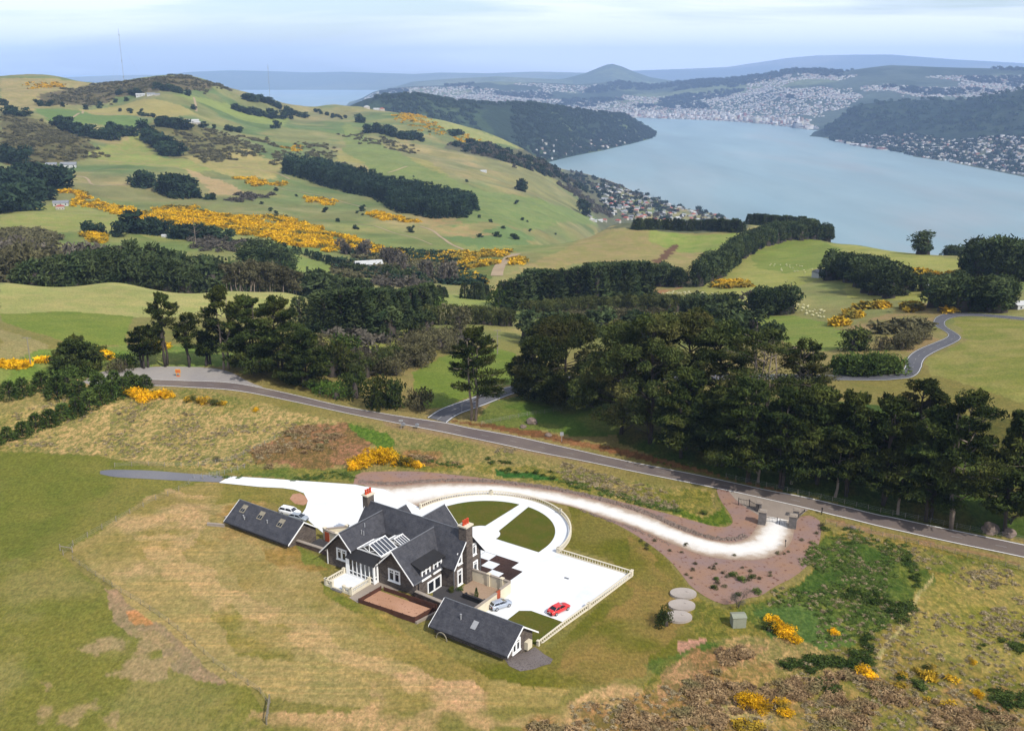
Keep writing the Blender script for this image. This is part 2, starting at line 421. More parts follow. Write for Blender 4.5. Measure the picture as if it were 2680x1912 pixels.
# house
def brickwork(name, c1, c2, mortar, sc=1.0):
    m = NT(name)
    v = m.obj(); ax = m.n('ShaderNodeSeparateXYZ'); m.setin(ax.inputs[0], v)
    cb = m.n('ShaderNodeCombineXYZ'); m.setin(cb.inputs[0], m.math('ADD', ax.outputs[0], ax.outputs[1])); m.setin(cb.inputs[1], ax.outputs[2])
    b = m.n('ShaderNodeTexBrick'); m.setin(b.inputs['Vector'], cb.outputs[0])
    b.inputs['Scale'].default_value = 1.0; b.inputs['Brick Width'].default_value = 0.62 * sc; b.inputs['Row Height'].default_value = 0.27 * sc
    b.inputs['Mortar Size'].default_value = 0.022; b.inputs['Mortar Smooth'].default_value = 0.3; b.inputs['Bias'].default_value = 0.0
    b.inputs['Color1'].default_value = (*c1, 1); b.inputs['Color2'].default_value = (*c2, 1); b.inputs['Mortar'].default_value = (*mortar, 1)
    c = m.mix(1.0, b.outputs['Color'], m.ramp(m.noise(v, 3.0, 4, 0.7), [(0.3, (0.72,) * 3), (0.7, (1.25,) * 3)]), 'MULTIPLY')
    m.bsdf(c, 0.9, 0, m.bump(b.outputs['Fac'], -0.5, 0.03), 0.15); M[name] = m.mat
brickwork('dark_stone_wall', pc(116, 105, 95), pc(82, 73, 69), pc(136, 124, 112))
brickwork('brown_brick', pc(104, 84, 74), pc(74, 56, 52), pc(128, 112, 100), 0.9)
def slate(name, c1, c2):
    m = NT(name); v = m.obj()
    ax = m.n('ShaderNodeSeparateXYZ'); m.setin(ax.inputs[0], v)
    w = m.n('ShaderNodeTexWave', wave_type='BANDS', bands_direction='Z'); m.setin(w.inputs['Vector'], v); w.inputs['Scale'].default_value = 1.1; w.inputs['Distortion'].default_value = 0.5
    c = m.ramp(m.noise(v, 0.9, 5, 0.7, 0.5), [(0.3, c1), (0.7, c2)])
    vo = m.n('ShaderNodeTexVoronoi'); m.setin(vo.inputs['Vector'], m.stretch(v, (2.4, 2.4, 3.2))); 
    sp = m.n('ShaderNodeSeparateColor'); m.setin(sp.inputs[0], vo.outputs['Color'])
    c = m.mix(1.0, c, m.ramp(sp.outputs[0], [(0.0, (0.72,) * 3), (1.0, (1.3,) * 3)]), 'MULTIPLY')
    c = m.mix(1.0, c, m.ramp(w.outputs['Fac'], [(0.0, (0.9,) * 3), (0.3, (1.02,) * 3)]), 'MULTIPLY')
    m.bsdf(c, 0.55, 0, m.bump(w.outputs['Fac'], 0.15, 0.03), 0.35); M[name] = m.mat
slate('slate_roof', pc(50, 50, 56), pc(84, 83, 86))
simple('membrane_roof', pc(48, 46, 46), 0.6, var=0.2, scale=0.7)
simple('white_paint', (0.78, 0.77, 0.74), 0.5, var=0.06, scale=1.0)
simple('cream_paint', pc(250, 236, 204), 0.7, var=0.1, scale=0.6)
simple('balustrade_stone', pc(246, 234, 206), 0.8, var=0.14, scale=1.2)
simple('stone_coping', pc(178, 164, 148), 0.85, var=0.2, scale=1.5)
simple('terracotta', pc(226, 84, 44), 0.7, var=0.2, scale=2)
simple('orange_timber', pc(196, 92, 52), 0.6, var=0.2, scale=2)
simple('lead', pc(120, 122, 126), 0.6, var=0.15)
simple('brown_timber', pc(98, 62, 48), 0.8, var=0.3, scale=1.2)
simple('gray_timber', pc(150, 140, 118), 0.9, var=0.3, scale=1.2)
simple('pale_timber', pc(168, 158, 136), 0.9, var=0.3, scale=1.2)
simple('dark_metal', (0.02, 0.02, 0.022), 0.5, var=0.2)
simple('gray_stone', pc(130, 124, 120), 0.9, var=0.45, scale=1.6, bump=0.6)
simple('rubble', pc(150, 130, 116), 0.95, var=0.4, scale=0.8, bump=0.5)
simple('galvanized', pc(176, 176, 176), 0.5, var=0.15)
simple('sign_yellow', pc(240, 176, 70), 0.6, var=0.1)
simple('sign_orange', pc(230, 120, 60), 0.6, var=0.1)
simple('shed_green', pc(158, 160, 138), 0.6, var=0.1)
simple('tin_white', pc(214, 214, 210), 0.5, var=0.12, scale=0.3)
simple('tin_gray', pc(150, 152, 156), 0.5, var=0.15, scale=0.3)
simple('tin_red', pc(186, 96, 78), 0.6, var=0.15, scale=0.3)
simple('tin_green', pc(90, 110, 90), 0.6, var=0.15, scale=0.3)
simple('wall_pale', pc(205, 196, 180), 0.8, var=0.1, scale=0.3)
simple('wool', pc(226, 220, 170), 0.95, var=0.1)
simple('black_plastic', (0.02, 0.02, 0.022), 0.6, var=0.1)
simple('tyre_rubber', (0.018, 0.018, 0.018), 0.85, var=0.1)
simple('rim_metal', (0.45, 0.45, 0.46), 0.35, 0.7, var=0.05)
simple('lamp_red', (0.35, 0.02, 0.015), 0.25, var=0.05, spec=0.5)
simple('lamp_clear', (0.6, 0.62, 0.64), 0.15, var=0.05, spec=0.6)
simple('red_cloth', (0.25, 0.03, 0.03), 0.9)
def paint(name, col, metal=0.0):
    m = NT(name); m.bsdf(col, 0.3, metal, None, 0.5, **{'Coat Weight': 0.6, 'Coat Roughness': 0.08}); M[name] = m.mat
paint('car_red', (0.56, 0.018, 0.014)); paint('car_silver', (0.40, 0.44, 0.50), 0.4); paint('car_white', (0.8, 0.8, 0.8)); paint('car_gray', (0.34, 0.37, 0.39), 0.4)
m = NT('dark_glass'); m.bsdf((0.015, 0.018, 0.022), 0.06, 0, None, 0.7); M['dark_glass'] = m.mat
m = NT('roof_glass'); m.bsdf((0.05, 0.055, 0.065), 0.12, 0, None, 0.6); M['roof_glass'] = m.mat
# foliage, base colours 0.03 to 0.12
leaf_mat('macrocarpa_leaf', (0.010, 0.018, 0.007), (0.056, 0.074, 0.018), 0.32, 0.10, (0.066, 0.074, 0.018))
leaf_mat('olive_leaf', (0.018, 0.028, 0.009), (0.066, 0.078, 0.022), 0.30, 0.12, (0.085, 0.080, 0.026))
leaf_mat('pine_leaf', (0.020, 0.034, 0.014), (0.064, 0.080, 0.030), 0.10, 0.1)
leaf_mat('plantation_leaf', (0.014, 0.028, 0.018), (0.034, 0.054, 0.028), 0.06, 0.1)
leaf_mat('brown_leaf', (0.046, 0.044, 0.022), (0.125, 0.112, 0.055), 0.2, 0.1)
leaf_mat('gray_twig', (0.050, 0.045, 0.034), (0.115, 0.100, 0.076), 0.2, 0.1)
leaf_mat('shrub_leaf', (0.028, 0.052, 0.012), (0.095, 0.130, 0.030), 0.4, 0.2)
leaf_mat('bright_leaf', (0.050, 0.100, 0.016), (0.110, 0.170, 0.032), 0.5, 0.25)
leaf_mat('gorse_flower', (0.52, 0.27, 0.008), (0.80, 0.46, 0.016), 0.5, 0.2, (0.06, 0.07, 0.02), fine=1.2)
leaf_mat('gorse_far', (0.50, 0.29, 0.010), (0.80, 0.48, 0.014), 0.16, 0.25, (0.10, 0.105, 0.03), fine=0.5)
leaf_mat('gorse_sparse', (0.09, 0.085, 0.02), (0.60, 0.34, 0.014), 0.08, 0.1, (0.07, 0.075, 0.025), fine=0.4)
leaf_mat('bracken', (0.18, 0.112, 0.056), (0.48, 0.33, 0.17), 0.5, 0.3, (0.24, 0.20, 0.09))
leaf_mat('hedge_leaf', (0.035, 0.046, 0.014), (0.100, 0.105, 0.034), 0.25, 0.15)
leaf_mat('dry_grass', (0.30, 0.24, 0.13), (0.62, 0.50, 0.30), 0.5, 0.4)
leaf_mat('green_grass', (0.05, 0.085, 0.02), (0.13, 0.17, 0.04), 0.4, 0.25)
simple('bark_dark', (0.060, 0.048, 0.038), 0.95, var=0.4, scale=1.0)
simple('bark_pale', (0.24, 0.19, 0.145), 0.9, var=0.4, scale=0.8)
def city_mat():
    m = NT('city_walls'); c = m.n('ShaderNodeAttribute', attribute_name='hcol').outputs['Color']
    m.bsdf(c, 0.8, 0, None, 0.2); M['city_walls'] = m.mat
city_mat()
def attr_ground(name, sc):
    m = NT(name); v = m.obj(); a = m.n('ShaderNodeAttribute', attribute_name='gcol').outputs['Color']
    c = m.mix(1.0, a, m.ramp(m.noise(v, sc, 6, 0.7), [(0.3, (0.6,) * 3), (0.7, (1.35,) * 3)]), 'MULTIPLY')
    m.bsdf(c, 0.95, 0, m.bump(m.noise(v, sc * 3, 4), 1.0, 12.0), 0.05); M[name] = m.mat
attr_ground('hill_ground', 0.012)
def water_mat():
    m = NT('sea_water'); v = m.obj()
    c = m.ramp(m.noise(m.stretch(v, (1, 0.35, 1), (0, 0, rad(20))), 0.0016, 5, 0.6, 0.8), [(0.3, (0.125, 0.200, 0.215)), (0.52, (0.160, 0.235, 0.240)), (0.72, (0.215, 0.240, 0.232))])
    c2 = m.noise(m.stretch(v, (1, 0.2, 1), (0, 0, rad(-15))), 0.004, 4, 0.6)
    c = m.mix(1.0, c, m.ramp(c2, [(0.35, (0.86,) * 3), (0.65, (1.09,) * 3)]), 'MULTIPLY')
    b = m.bump(m.noise(v, 0.05, 4, 0.6), 0.25, 1.0)
    m.bsdf(c, 0.42, 0, b, 0.35); M['sea_water'] = m.mat
water_mat()
# ---------------------------------------------------------------- ground sheet
_az = np.concatenate([np.linspace(-1.2, -0.62, 60, endpoint=False), np.linspace(-0.62, 0.62, 860), np.linspace(0.62, 1.2, 60)[1:]])
_lr = np.concatenate([np.linspace(math.log(45), math.log(92), 40, endpoint=False), np.linspace(math.log(92), math.log(9000), 860)])
_AZ, _R = np.meshgrid(_az, np.exp(_lr), indexing='ij')
GX = (_R * np.sin(_AZ)).ravel(); GY = (_R * np.cos(_AZ)).ravel(); GZ = H(GX, GY)
_i = np.arange(len(_az))[:, None]; _j = np.arange(len(_lr))[None]
_id = lambda i, j: i * len(_lr) + j
_a, _b = np.meshgrid(np.arange(len(_az) - 1), np.arange(len(_lr) - 1), indexing='ij')
_q = np.stack([_id(_a, _b), _id(_a + 1, _b), _id(_a + 1, _b + 1), _id(_a, _b + 1)], -1).reshape(-1, 4)[:, ::-1]
gcol = np.zeros((len(GX), 3)); gpar = np.zeros((len(GX), 3))
GRr = np.hypot(GX, GY)
def setbase(mask, col): gcol[mask] = col
def C(*c): return np.array(pc(*c))
# colours by distance: near olive pasture, far cooler pasture
_n1 = fbm(GX / 90, GY / 90, 4)[:, None]; _n2 = fbm(GX / 260 + 5, GY / 260, 4)[:, None]; _n3 = fbm(GX / 22 + 5, GY / 22, 4)[:, None]
_t = sstep(-0.30, 0.30, _n1); _t2 = sstep(-0.25, 0.3, _n2)
near = C(130, 122, 64) * (1 - _t) + C(150, 134, 84) * _t
midc = (C(118, 134, 74) * (1 - _t) + C(142, 142, 88) * _t)
farc = (C(106, 126, 76) * (1 - _t2) + C(136, 136, 92) * _t2)
_w1 = sstep(300, 520, GRr)[:, None]; _w2 = sstep(900, 1500, GRr)[:, None]
gcol[:] = near * (1 - _w1) + midc * _w1
gcol[:] = gcol * (1 - _w2) + farc * _w2
# steeper faces and hollows carry drier grass
_dz = np.abs(fbm(GX / 120 + 9, GY / 120, 3))[:, None]
_sl = sstep(0.12, 0.3, _dz) * _w1
gcol[:] = gcol * (1 - 0.35 * _sl) + C(168, 152, 98) * 0.35 * _sl
_m1 = fbm(GX / 48, GY / 48, 5)[:, None]; _m2 = fbm(GX / 14 + 3, GY / 14, 3)[:, None]
gcol[:] = gcol * (1 + _w1 * (0.26 * _m1 + 0.10 * _m2)) * (1 + _w1 * np.clip(_m1, 0, 1) * np.array([[0.35, 0.05, 0.25]]))
_warpx = 2.2 * fbm(GX / 9, GY / 9, 4); _warpy = 2.2 * fbm(GX / 9 + 31, GY / 9 + 7, 4)
def region(poly_px, col, col2=None, a=1.0, warp=1.0, tus=None, streak=None, soft=0.0, nsc=8.0, world=None, thr=0.0):
    P = world if world is not None else hitp(poly_px)
    if len(P) < 3: return
    xs = [p[0] for p in P]; ys = [p[1] for p in P]; pad = 12 * warp + 2
    sel = np.nonzero((GX > min(xs) - pad) & (GX < max(xs) + pad) & (GY > min(ys) - pad) & (GY < max(ys) + pad))[0]
    if not len(sel): return
    dist = np.hypot(GX[sel], GY[sel]) / 150.0
    X = GX[sel] + _warpx[sel] * warp; Y = GY[sel] + _warpy[sel] * warp
    ins = inpoly(X, Y, P); s = sel[ins]
    if not len(s): return
    nn = fbm(GX[s] / nsc, GY[s] / nsc, 4)
    w = np.full(len(s), a)
    if thr: w = a * sstep(-thr, thr, nn)
    c = np.array(col)[None]
    if col2 is not None:
        k = sstep(-0.3, 0.3, nn)[:, None]; c = c * (1 - k) + np.array(col2)[None] * k
    gcol[s] = gcol[s] * (1 - w[:, None]) + c * w[:, None]
    if tus is not None: gpar[s, 0] = gpar[s, 0] * (1 - w) + tus * w
    if streak is not None: gpar[s, 1] = streak
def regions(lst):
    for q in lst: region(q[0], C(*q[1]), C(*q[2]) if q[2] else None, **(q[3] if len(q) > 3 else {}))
regions([
 # --- near: general rough strip by the road and behind the drive
 ([(0,1090),(150,1040),(330,1010),(520,1020),(760,1070),(1000,1120),(1300,1180),(1600,1250),(1870,1290),(1900,1380),(1700,1330),(1400,1270),(1100,1235),(930,1240),(560,1240),(250,1190),(0,1180)], (150,136,86), (128,126,70), dict(tus=.75)),
 ([(0,1090),(150,1040),(330,1040),(700,1060),(880,1100),(860,1160),(650,1220),(560,1235),(260,1195),(0,1180)], (170,150,102), (150,138,84), dict(tus=1.0)),
 ([(0,1180),(250,1190),(560,1258),(480,1322),(300,1405),(155,1445),(200,1490),(330,1570),(480,1690),(640,1800),(720,1912),(-200,1912),(-200,1180)], (112,116,48), (128,124,60), dict(warp=.5, tus=.1, nsc=14)),
 ([(-200,1450),(150,1470),(330,1570),(480,1690),(640,1800),(720,1960),(-200,1960)], (122,120,54), (138,130,74), dict(tus=.15, nsc=9)),
 ([(270,1545),(330,1545),(420,1620),(500,1680),(600,1780),(560,1780),(450,1730),(330,1680),(290,1620)], (166,138,108), (150,132,100), dict(warp=1.4, tus=.3)),
 ([(200,1670),(330,1660),(480,1720),(500,1760),(350,1780),(250,1760)], (160,140,100), None, dict(warp=2.5, thr=.12, nsc=3.0)),
 ([(60,1820),(330,1810),(330,1900),(60,1912)], (160,138,100), None, dict(warp=2.5, thr=.14, nsc=2.5, a=.7)),
 ([(330,1600),(400,1600),(410,1640),(350,1645)], (196,140,92), None, dict(warp=1.2, thr=.15, nsc=3)),
 # house paddock: dry mown straw with olive
 ([(185,1440),(430,1285),(560,1250),(640,1270),(700,1300),(640,1370),(800,1470),(950,1590),(1150,1700),(1300,1770),(1500,1790),(1460,1850),(1200,1860),(900,1840),(700,1830),(620,1790),(480,1690),(330,1570)], (162,144,92), (144,130,72), dict(streak=.8, nsc=18, tus=.15)),
 ([(185,1440),(430,1280),(600,1300),(520,1400),(420,1500),(330,1540)], (172,152,106), (182,154,110), dict(streak=.5, nsc=7, tus=.3, thr=.3)),
 ([(330,1390),(470,1400),(500,1470),(640,1530),(800,1620),(950,1690),(1200,1800),(1330,1850),(1200,1850),(950,1760),(700,1640),(430,1500)], (196,164,118), (180,154,106), dict(warp=2.0, thr=.2, nsc=9, streak=.9)),
 ([(500,1400),(760,1430),(860,1520),(1050,1650),(1250,1750),(1420,1790),(1300,1830),(1050,1740),(800,1600),(620,1500)], (134,120,58), (146,128,70), dict(warp=2.0, thr=.5, streak=.5)),
 ([(560,1330),(700,1300),(770,1440),(850,1480),(780,1490),(640,1420),(560,1400)], (184,140,96), (150,124,66), dict(warp=1.6, thr=.4, nsc=6)),
 ([(590,1265),(700,1262),(800,1290),(800,1330),(740,1320),(640,1310),(560,1320)], (136,126,64), (118,112,46), dict(warp=.6)),
 ([(620,1560),(800,1700),(760,1760),(640,1700),(560,1600)], (150,134,76), (136,126,62), dict(warp=2.5, thr=.3)),
 ([(770,1425),(830,1450),(860,1480),(800,1470)], (120,124,54), None, dict(warp=.8)),
 ([(840,1520),(900,1560),(960,1600),(1050,1660),(1000,1650),(900,1600),(840,1550)], (112,118,46), (140,128,66), dict(warp=1.0)),
 ([(900,1850),(1050,1810),(1200,1800),(1330,1850),(1500,1830),(1600,1780),(1700,1800),(1650,1860),(1500,1912),(600,1960),(640,1870)], (210,168,128), (190,156,112), dict(warp=2.0, thr=.3, tus=.5)),
 ([(950,1800),(1150,1760),(1350,1850),(1250,1870),(1050,1860)], (192,156,116), None, dict(warp=2.0, thr=.3, tus=.3)),
 # lawn outside balustrade
 ([(1480,1320),(1560,1350),(1645,1390),(1730,1447),(1785,1505),(1810,1545),(1800,1620),(1860,1660),(1900,1720),(1700,1740),(1560,1790),(1400,1800),(1280,1780),(1180,1720),(1350,1740),(1450,1690),(1650,1510),(1600,1470),(1470,1430),(1500,1380)], (104,104,34), (126,116,56), dict(warp=.5, nsc=12, streak=.25)),
 ([(1640,1400),(1780,1510),(1800,1640),(1700,1760),(1480,1800),(1460,1720),(1660,1560)], (142,120,66), None, dict(warp=2.2, thr=.35, nsc=10)),
 ([(1300,1790),(1450,1720),(1560,1720),(1450,1800)], (108,110,36), None, dict(warp=1.5, thr=.4)),
 # rough to the right
 ([(1810,1545),(1862,1572),(1908,1587),(2080,1510),(2120,1473),(2150,1381),(2400,1420),(2680,1480),(2760,1490),(2760,1960),(1500,1960),(1600,1860),(1750,1740),(1880,1700),(1800,1640)], (140,124,66), (118,116,50), dict(warp=1.5, tus=.7, nsc=7)),
 ([(2150,1390),(2300,1420),(2440,1470),(2420,1560),(2300,1650),(2180,1680),(2060,1700),(1960,1640),(1900,1600),(1990,1560),(2080,1510),(2130,1460)], (76,98,42), (108,116,52), dict(warp=2.0, tus=.8, nsc=7)),
 ([(1960,1600),(2050,1560),(2160,1600),(2240,1680),(2100,1690),(2000,1670)], (84,108,52), (96,116,54), dict(warp=1.5, tus=.5)),
 ([(2240,1400),(2680,1500),(2680,1540),(2400,1480)], (106,116,50), (134,126,70), dict(warp=1.5, tus=.7)),
 ([(2440,1500),(2560,1490),(2760,1500),(2760,1720),(2560,1760),(2400,1700),(2360,1650)], (140,132,60), (152,138,78), dict(warp=1.5, tus=.6, nsc=10)),
 ([(2440,1498),(2446,1500),(2380,1620),(2290,1750),(2278,1748),(2370,1610)], (176,162,112), None, dict(warp=.4)),
 ([(1850,1690),(2000,1660),(2300,1700),(2380,1760),(2000,1760),(1860,1760)], (158,138,90), (130,122,66), dict(warp=2.5, tus=.8)),
 ([(1780,1680),(1850,1670),(1860,1700),(1800,1720),(1780,1700)], (182,138,116), None, dict(warp=.5, tus=.3)),
 ([(1400,1880),(1550,1830),(1800,1760),(1950,1730),(2100,1760),(2300,1760),(2500,1790),(2700,1800),(2760,1960),(1300,1960)], (186,150,108), (150,118,76), dict(warp=2.5, tus=.8, thr=.6, nsc=4)),
 ([(1820,1700),(1900,1680),(1900,1740),(1740,1770),(1700,1740)], (84,104,42), None, dict(warp=1.6, thr=.4)),
 ([(1870,1830),(2020,1810),(2050,1880),(1920,1900)], (196,170,120), None, dict(warp=1.6, thr=.4)),
 ([(1840,1700),(1900,1710),(2000,1690),(1990,1740),(1880,1790),(1790,1840),(1700,1850),(1760,1760)], (170,138,100), (146,116,78), dict(warp=2.0, tus=.8)),
 # strip between drive bed and road
 ([(1000,1200),(1400,1225),(1700,1280),(1860,1290),(1880,1330),(1915,1370),(1870,1378),(1700,1325),(1400,1262),(1100,1230),(1000,1232)], (126,122,56), (158,142,86), dict(warp=1.4, tus=.8, nsc=6)),
 ([(1280,1228),(1420,1240),(1500,1260),(1400,1255),(1290,1243)], (58,100,42), None, dict(warp=1.2)),
 ([(1640,1290),(1760,1318),(1840,1355),(1900,1330),(1870,1290),(1920,1366),(1870,1378),(1760,1340),(1640,1305)], (92,110,36), None, dict(warp=.6)),
 ([(1000,1160),(1100,1180),(1250,1215),(1180,1225),(1050,1200)], (160,112,76), (140,100,66), dict(warp=2, thr=.4, tus=.8)),
 ([(560,1235),(700,1250),(920,1262),(940,1225),(800,1225),(620,1228)], (96,112,48), (130,126,62), dict(warp=.8, tus=.6)),
 ([(640,1180),(780,1110),(900,1110),(970,1150),(960,1210),(800,1225),(660,1215)], (150,112,84), (128,104,66), dict(warp=1.5, tus=.8)),
 ([(900,1110),(1000,1130),(1060,1190),(1000,1180)], (94,120,44), None, dict(warp=1.0)),
 # clay verge along the far side of the road
 ([(1150,1098),(1330,1130),(1500,1165),(1700,1205),(1900,1250),(2060,1290),(2060,1270),(1900,1232),(1700,1188),(1500,1148),(1330,1112)], (150,108,72), (120,84,54), dict(warp=.6, tus=.4)),
 ([(1000,1095),(1290,1150),(1500,1190),(1560,1215),(1400,1190),(1200,1150),(1000,1115)], (150,128,92), None, dict(warp=.6)),
 ([(2160,1355),(2370,1405),(2680,1470),(2680,1478),(2370,1415),(2160,1365)], (150,120,84), None, dict(warp=.5)),
 # paddocks beyond the road, left
 ([(0,745),(160,736),(450,733),(760,755),(840,775),(770,800),(600,830),(340,830),(180,815),(0,822)], (160,162,96), (172,166,104), dict(warp=1.0)),
 ([(0,822),(180,815),(345,828),(340,850),(330,905),(200,905),(60,860),(0,840)], (116,132,54), (126,138,60), dict(warp=.6)),
 ([(0,862),(130,905),(120,930),(0,940)], (150,140,92), None, dict(warp=1.0)),
 ([(0,960),(110,915),(330,905),(700,900),(700,960),(400,960),(240,1000),(0,1020)], (112,134,58), (132,140,72), dict(warp=1.0)),
 ([(0,1010),(200,985),(340,1000),(300,1040),(140,1060),(0,1090)], (166,148,104), (146,134,84), dict(warp=1.0, tus=.6)),
 # green by the junction
 ([(1080,975),(1150,935),(1260,915),(1300,910),(1350,925),(1350,1000),(1270,1030),(1170,1065),(1110,1070),(1080,1010)], (108,126,46), (118,132,54), dict(warp=.5)),
 ([(1290,1050),(1400,1030),(1560,1010),(1640,1020),(1640,1140),(1500,1140),(1350,1120),(1240,1100)], (86,110,42), (108,118,56), dict(warp=.6, tus=.3)),
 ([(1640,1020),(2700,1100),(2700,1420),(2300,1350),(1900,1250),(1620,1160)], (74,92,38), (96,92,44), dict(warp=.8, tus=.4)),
 ([(840,870),(1000,848),(1100,850),(1110,880),(1000,910),(870,920)], (150,150,76), (138,142,70), dict(warp=1.0)),
 ([(1090,800),(1140,770),(1300,775),(1340,790),(1250,815),(1110,820)], (146,156,86), None, dict(warp=1.0)),
 # right paddocks
 ([(1560,600),(1800,597),(1960,612),(1830,740),(1700,700),(1500,690),(1330,760),(1250,770),(1330,720),(1500,640)], (162,146,98), (150,144,86), dict(warp=2.5)),
 ([(1700,597),(1960,612),(1900,660),(1780,660),(1700,630)], (134,152,70), (150,156,84), dict(warp=2.5)),
 ([(1840,740),(1960,650),(2100,615),(2250,625),(2400,660),(2560,690),(2600,730),(2460,790),(2230,780),(2180,720),(2040,760),(1960,790),(1830,780)], (148,152,78), (160,158,88), dict(warp=2.5)),
 ([(1960,660),(2130,620),(2200,650),(2180,690),(2060,715),(1980,700)], (122,138,60), (132,142,68), dict(warp=2.0)),
 ([(1950,830),(2080,825),(2240,860),(2230,905),(2140,920),(2000,880)], (124,140,62), (134,144,70), dict(warp=1.5)),
 ([(2480,830),(2700,840),(2700,1060),(2500,1000),(2420,980),(2440,930),(2540,890)], (130,134,62), (150,144,80), dict(warp=1.5)),
 ([(2200,860),(2420,790),(2470,820),(2420,860),(2460,890),(2400,930),(2330,900),(2260,880)], (156,134,92), (138,130,76), dict(warp=2.0)),
 # brown scar on the near brown hill
 ([(1660,760),(1720,710),(1810,740),(1650,800)], (168,128,92), None, dict(warp=2.0, thr=.4)),
 ([(1700,690),(1760,640),(1780,640),(1730,690)], (112,84,62), None, dict(warp=2.0)),
 # left hills
 ([(0,205),(200,200),(260,215),(230,260),(100,290),(0,290)], (166,150,104), (150,142,90), dict(warp=6)),
 ([(100,250),(260,212),(450,190),(560,205),(615,232),(540,240),(440,240),(300,255),(240,280),(110,275)], (112,100,74), (96,92,62), dict(warp=6)),
 ([(90,285),(240,290),(400,320),(390,335),(250,325),(130,320)], (112,134,74), (108,132,74), dict(warp=4)),
 ([(200,285),(360,262),(450,270),(520,300),(420,310)], (162,152,94), None, dict(warp=5)),
 ([(450,250),(560,262),(760,310),(740,330),(600,300)], (138,150,82), None, dict(warp=5)),
 ([(0,290),(140,330),(280,400),(200,425),(0,430)], (112,104,68), (98,96,62), dict(warp=6)),
 ([(360,330),(500,310),(680,400),(560,430),(480,420),(380,380)], (128,122,76), (106,106,66), dict(warp=6)),
 ([(220,400),(360,340),(420,410),(560,430),(640,440),(520,450),(300,430)], (140,152,82), (156,152,90), dict(warp=5)),
 ([(480,410),(650,390),(740,430),(720,470),(560,450)], (170,156,100), (156,150,92), dict(warp=5)),
 ([(480,440),(620,490),(640,510),(560,510)], (176,154,112), None, dict(warp=4)),
 ([(880,390),(1120,420),(1180,470),(1020,440),(880,420)], (160,152,92), (150,146,84), dict(warp=5)),
 ([(900,320),(1120,440),(1380,560),(1320,590),(1200,560),(1050,480),(900,400)], (132,142,84), (124,138,78), dict(warp=5)),
 ([(1240,490),(1400,520),(1560,570),(1560,590),(1400,600),(1180,600),(1240,540)], (118,136,78), (130,142,84), dict(warp=5)),
 ([(1150,620),(1250,610),(1400,620),(1380,640),(1250,650)], (112,134,80), None, dict(warp=4)),
 ([(1100,570),(1180,560),(1230,600),(1300,615),(1240,622),(1110,600)], (170,146,100), None, dict(warp=4, thr=.4)),
 ([(1060,295),(1240,330),(1400,380),(1390,405),(1260,380),(1150,330)], (162,160,100), (146,152,88), dict(warp=4)),
 ([(830,740),(1000,700),(1250,660),(1330,680),(1260,750),(1150,720),(950,720)], (104,118,56), (122,124,66), dict(warp=4)),
 ([(340,590),(700,640),(900,700),(820,720),(600,650)], (132,146,78), None, dict(warp=4)),
 ([(0,560),(160,520),(460,580),(640,620),(640,660),(300,600),(0,600)], (142,150,80), (154,152,90), dict(warp=4)),
 # suburb ground on the shore
 ([(1400,430),(1480,440),(1600,465),(1960,560),(1960,600),(1600,600),(1560,570),(1500,500),(1380,440)], (110,112,84), (94,98,72), dict(warp=6)),
 ([(1180,370),(1330,395),(1460,450),(1600,540),(1480,480),(1300,420),(1160,390)], (96,96,72), (110,108,80), dict(warp=8)),
])
gcol[:] = gcol * (1 + _w1 * (0.16 * fbm(GX / 36 + 3, GY / 36, 5)[:, None] + 0.08 * _m2))
_below = GZ < SEA + 1.2
gcol[_below] = C(160, 140, 110)
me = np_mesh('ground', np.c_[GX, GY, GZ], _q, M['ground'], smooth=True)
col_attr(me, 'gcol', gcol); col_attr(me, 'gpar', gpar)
ground = bpy.data.objects.new('ground', me); link(ground); tag(ground, 'rolling green and straw coloured farmland', kind='structure')

# ---------------------------------------------------------------- draped sheets (roads, beds, paving)
def resample(pts, step):
    out = [pts[0]]
    for a, b in zip(pts, pts[1:]):
        d = math.hypot(b[0] - a[0], b[1] - a[1]); n = max(1, int(round(d / step)))
        out += [(a[0] + (b[0] - a[0]) * i / n, a[1] + (b[1] - a[1]) * i / n) for i in range(1, n + 1)]
    return out
def smooth_line(pts, it=2):
    for _ in range(it):
        q = [pts[0]]
        for a, b in zip(pts, pts[1:]):
            q += [(a[0] * .75 + b[0] * .25, a[1] * .75 + b[1] * .25), (a[0] * .25 + b[0] * .75, a[1] * .25 + b[1] * .75)]
        q.append(pts[-1]); pts = q
    return pts
def arclen(pts):
    s = [0]
    for a, b in zip(pts, pts[1:]): s.append(s[-1] + math.hypot(b[0] - a[0], b[1] - a[1]))
    return s
def even(pts, n):
    s = arclen(pts); t = np.linspace(0, s[-1], n)
    return list(zip(np.interp(t, s, [p[0] for p in pts]), np.interp(t, s, [p[1] for p in pts])))
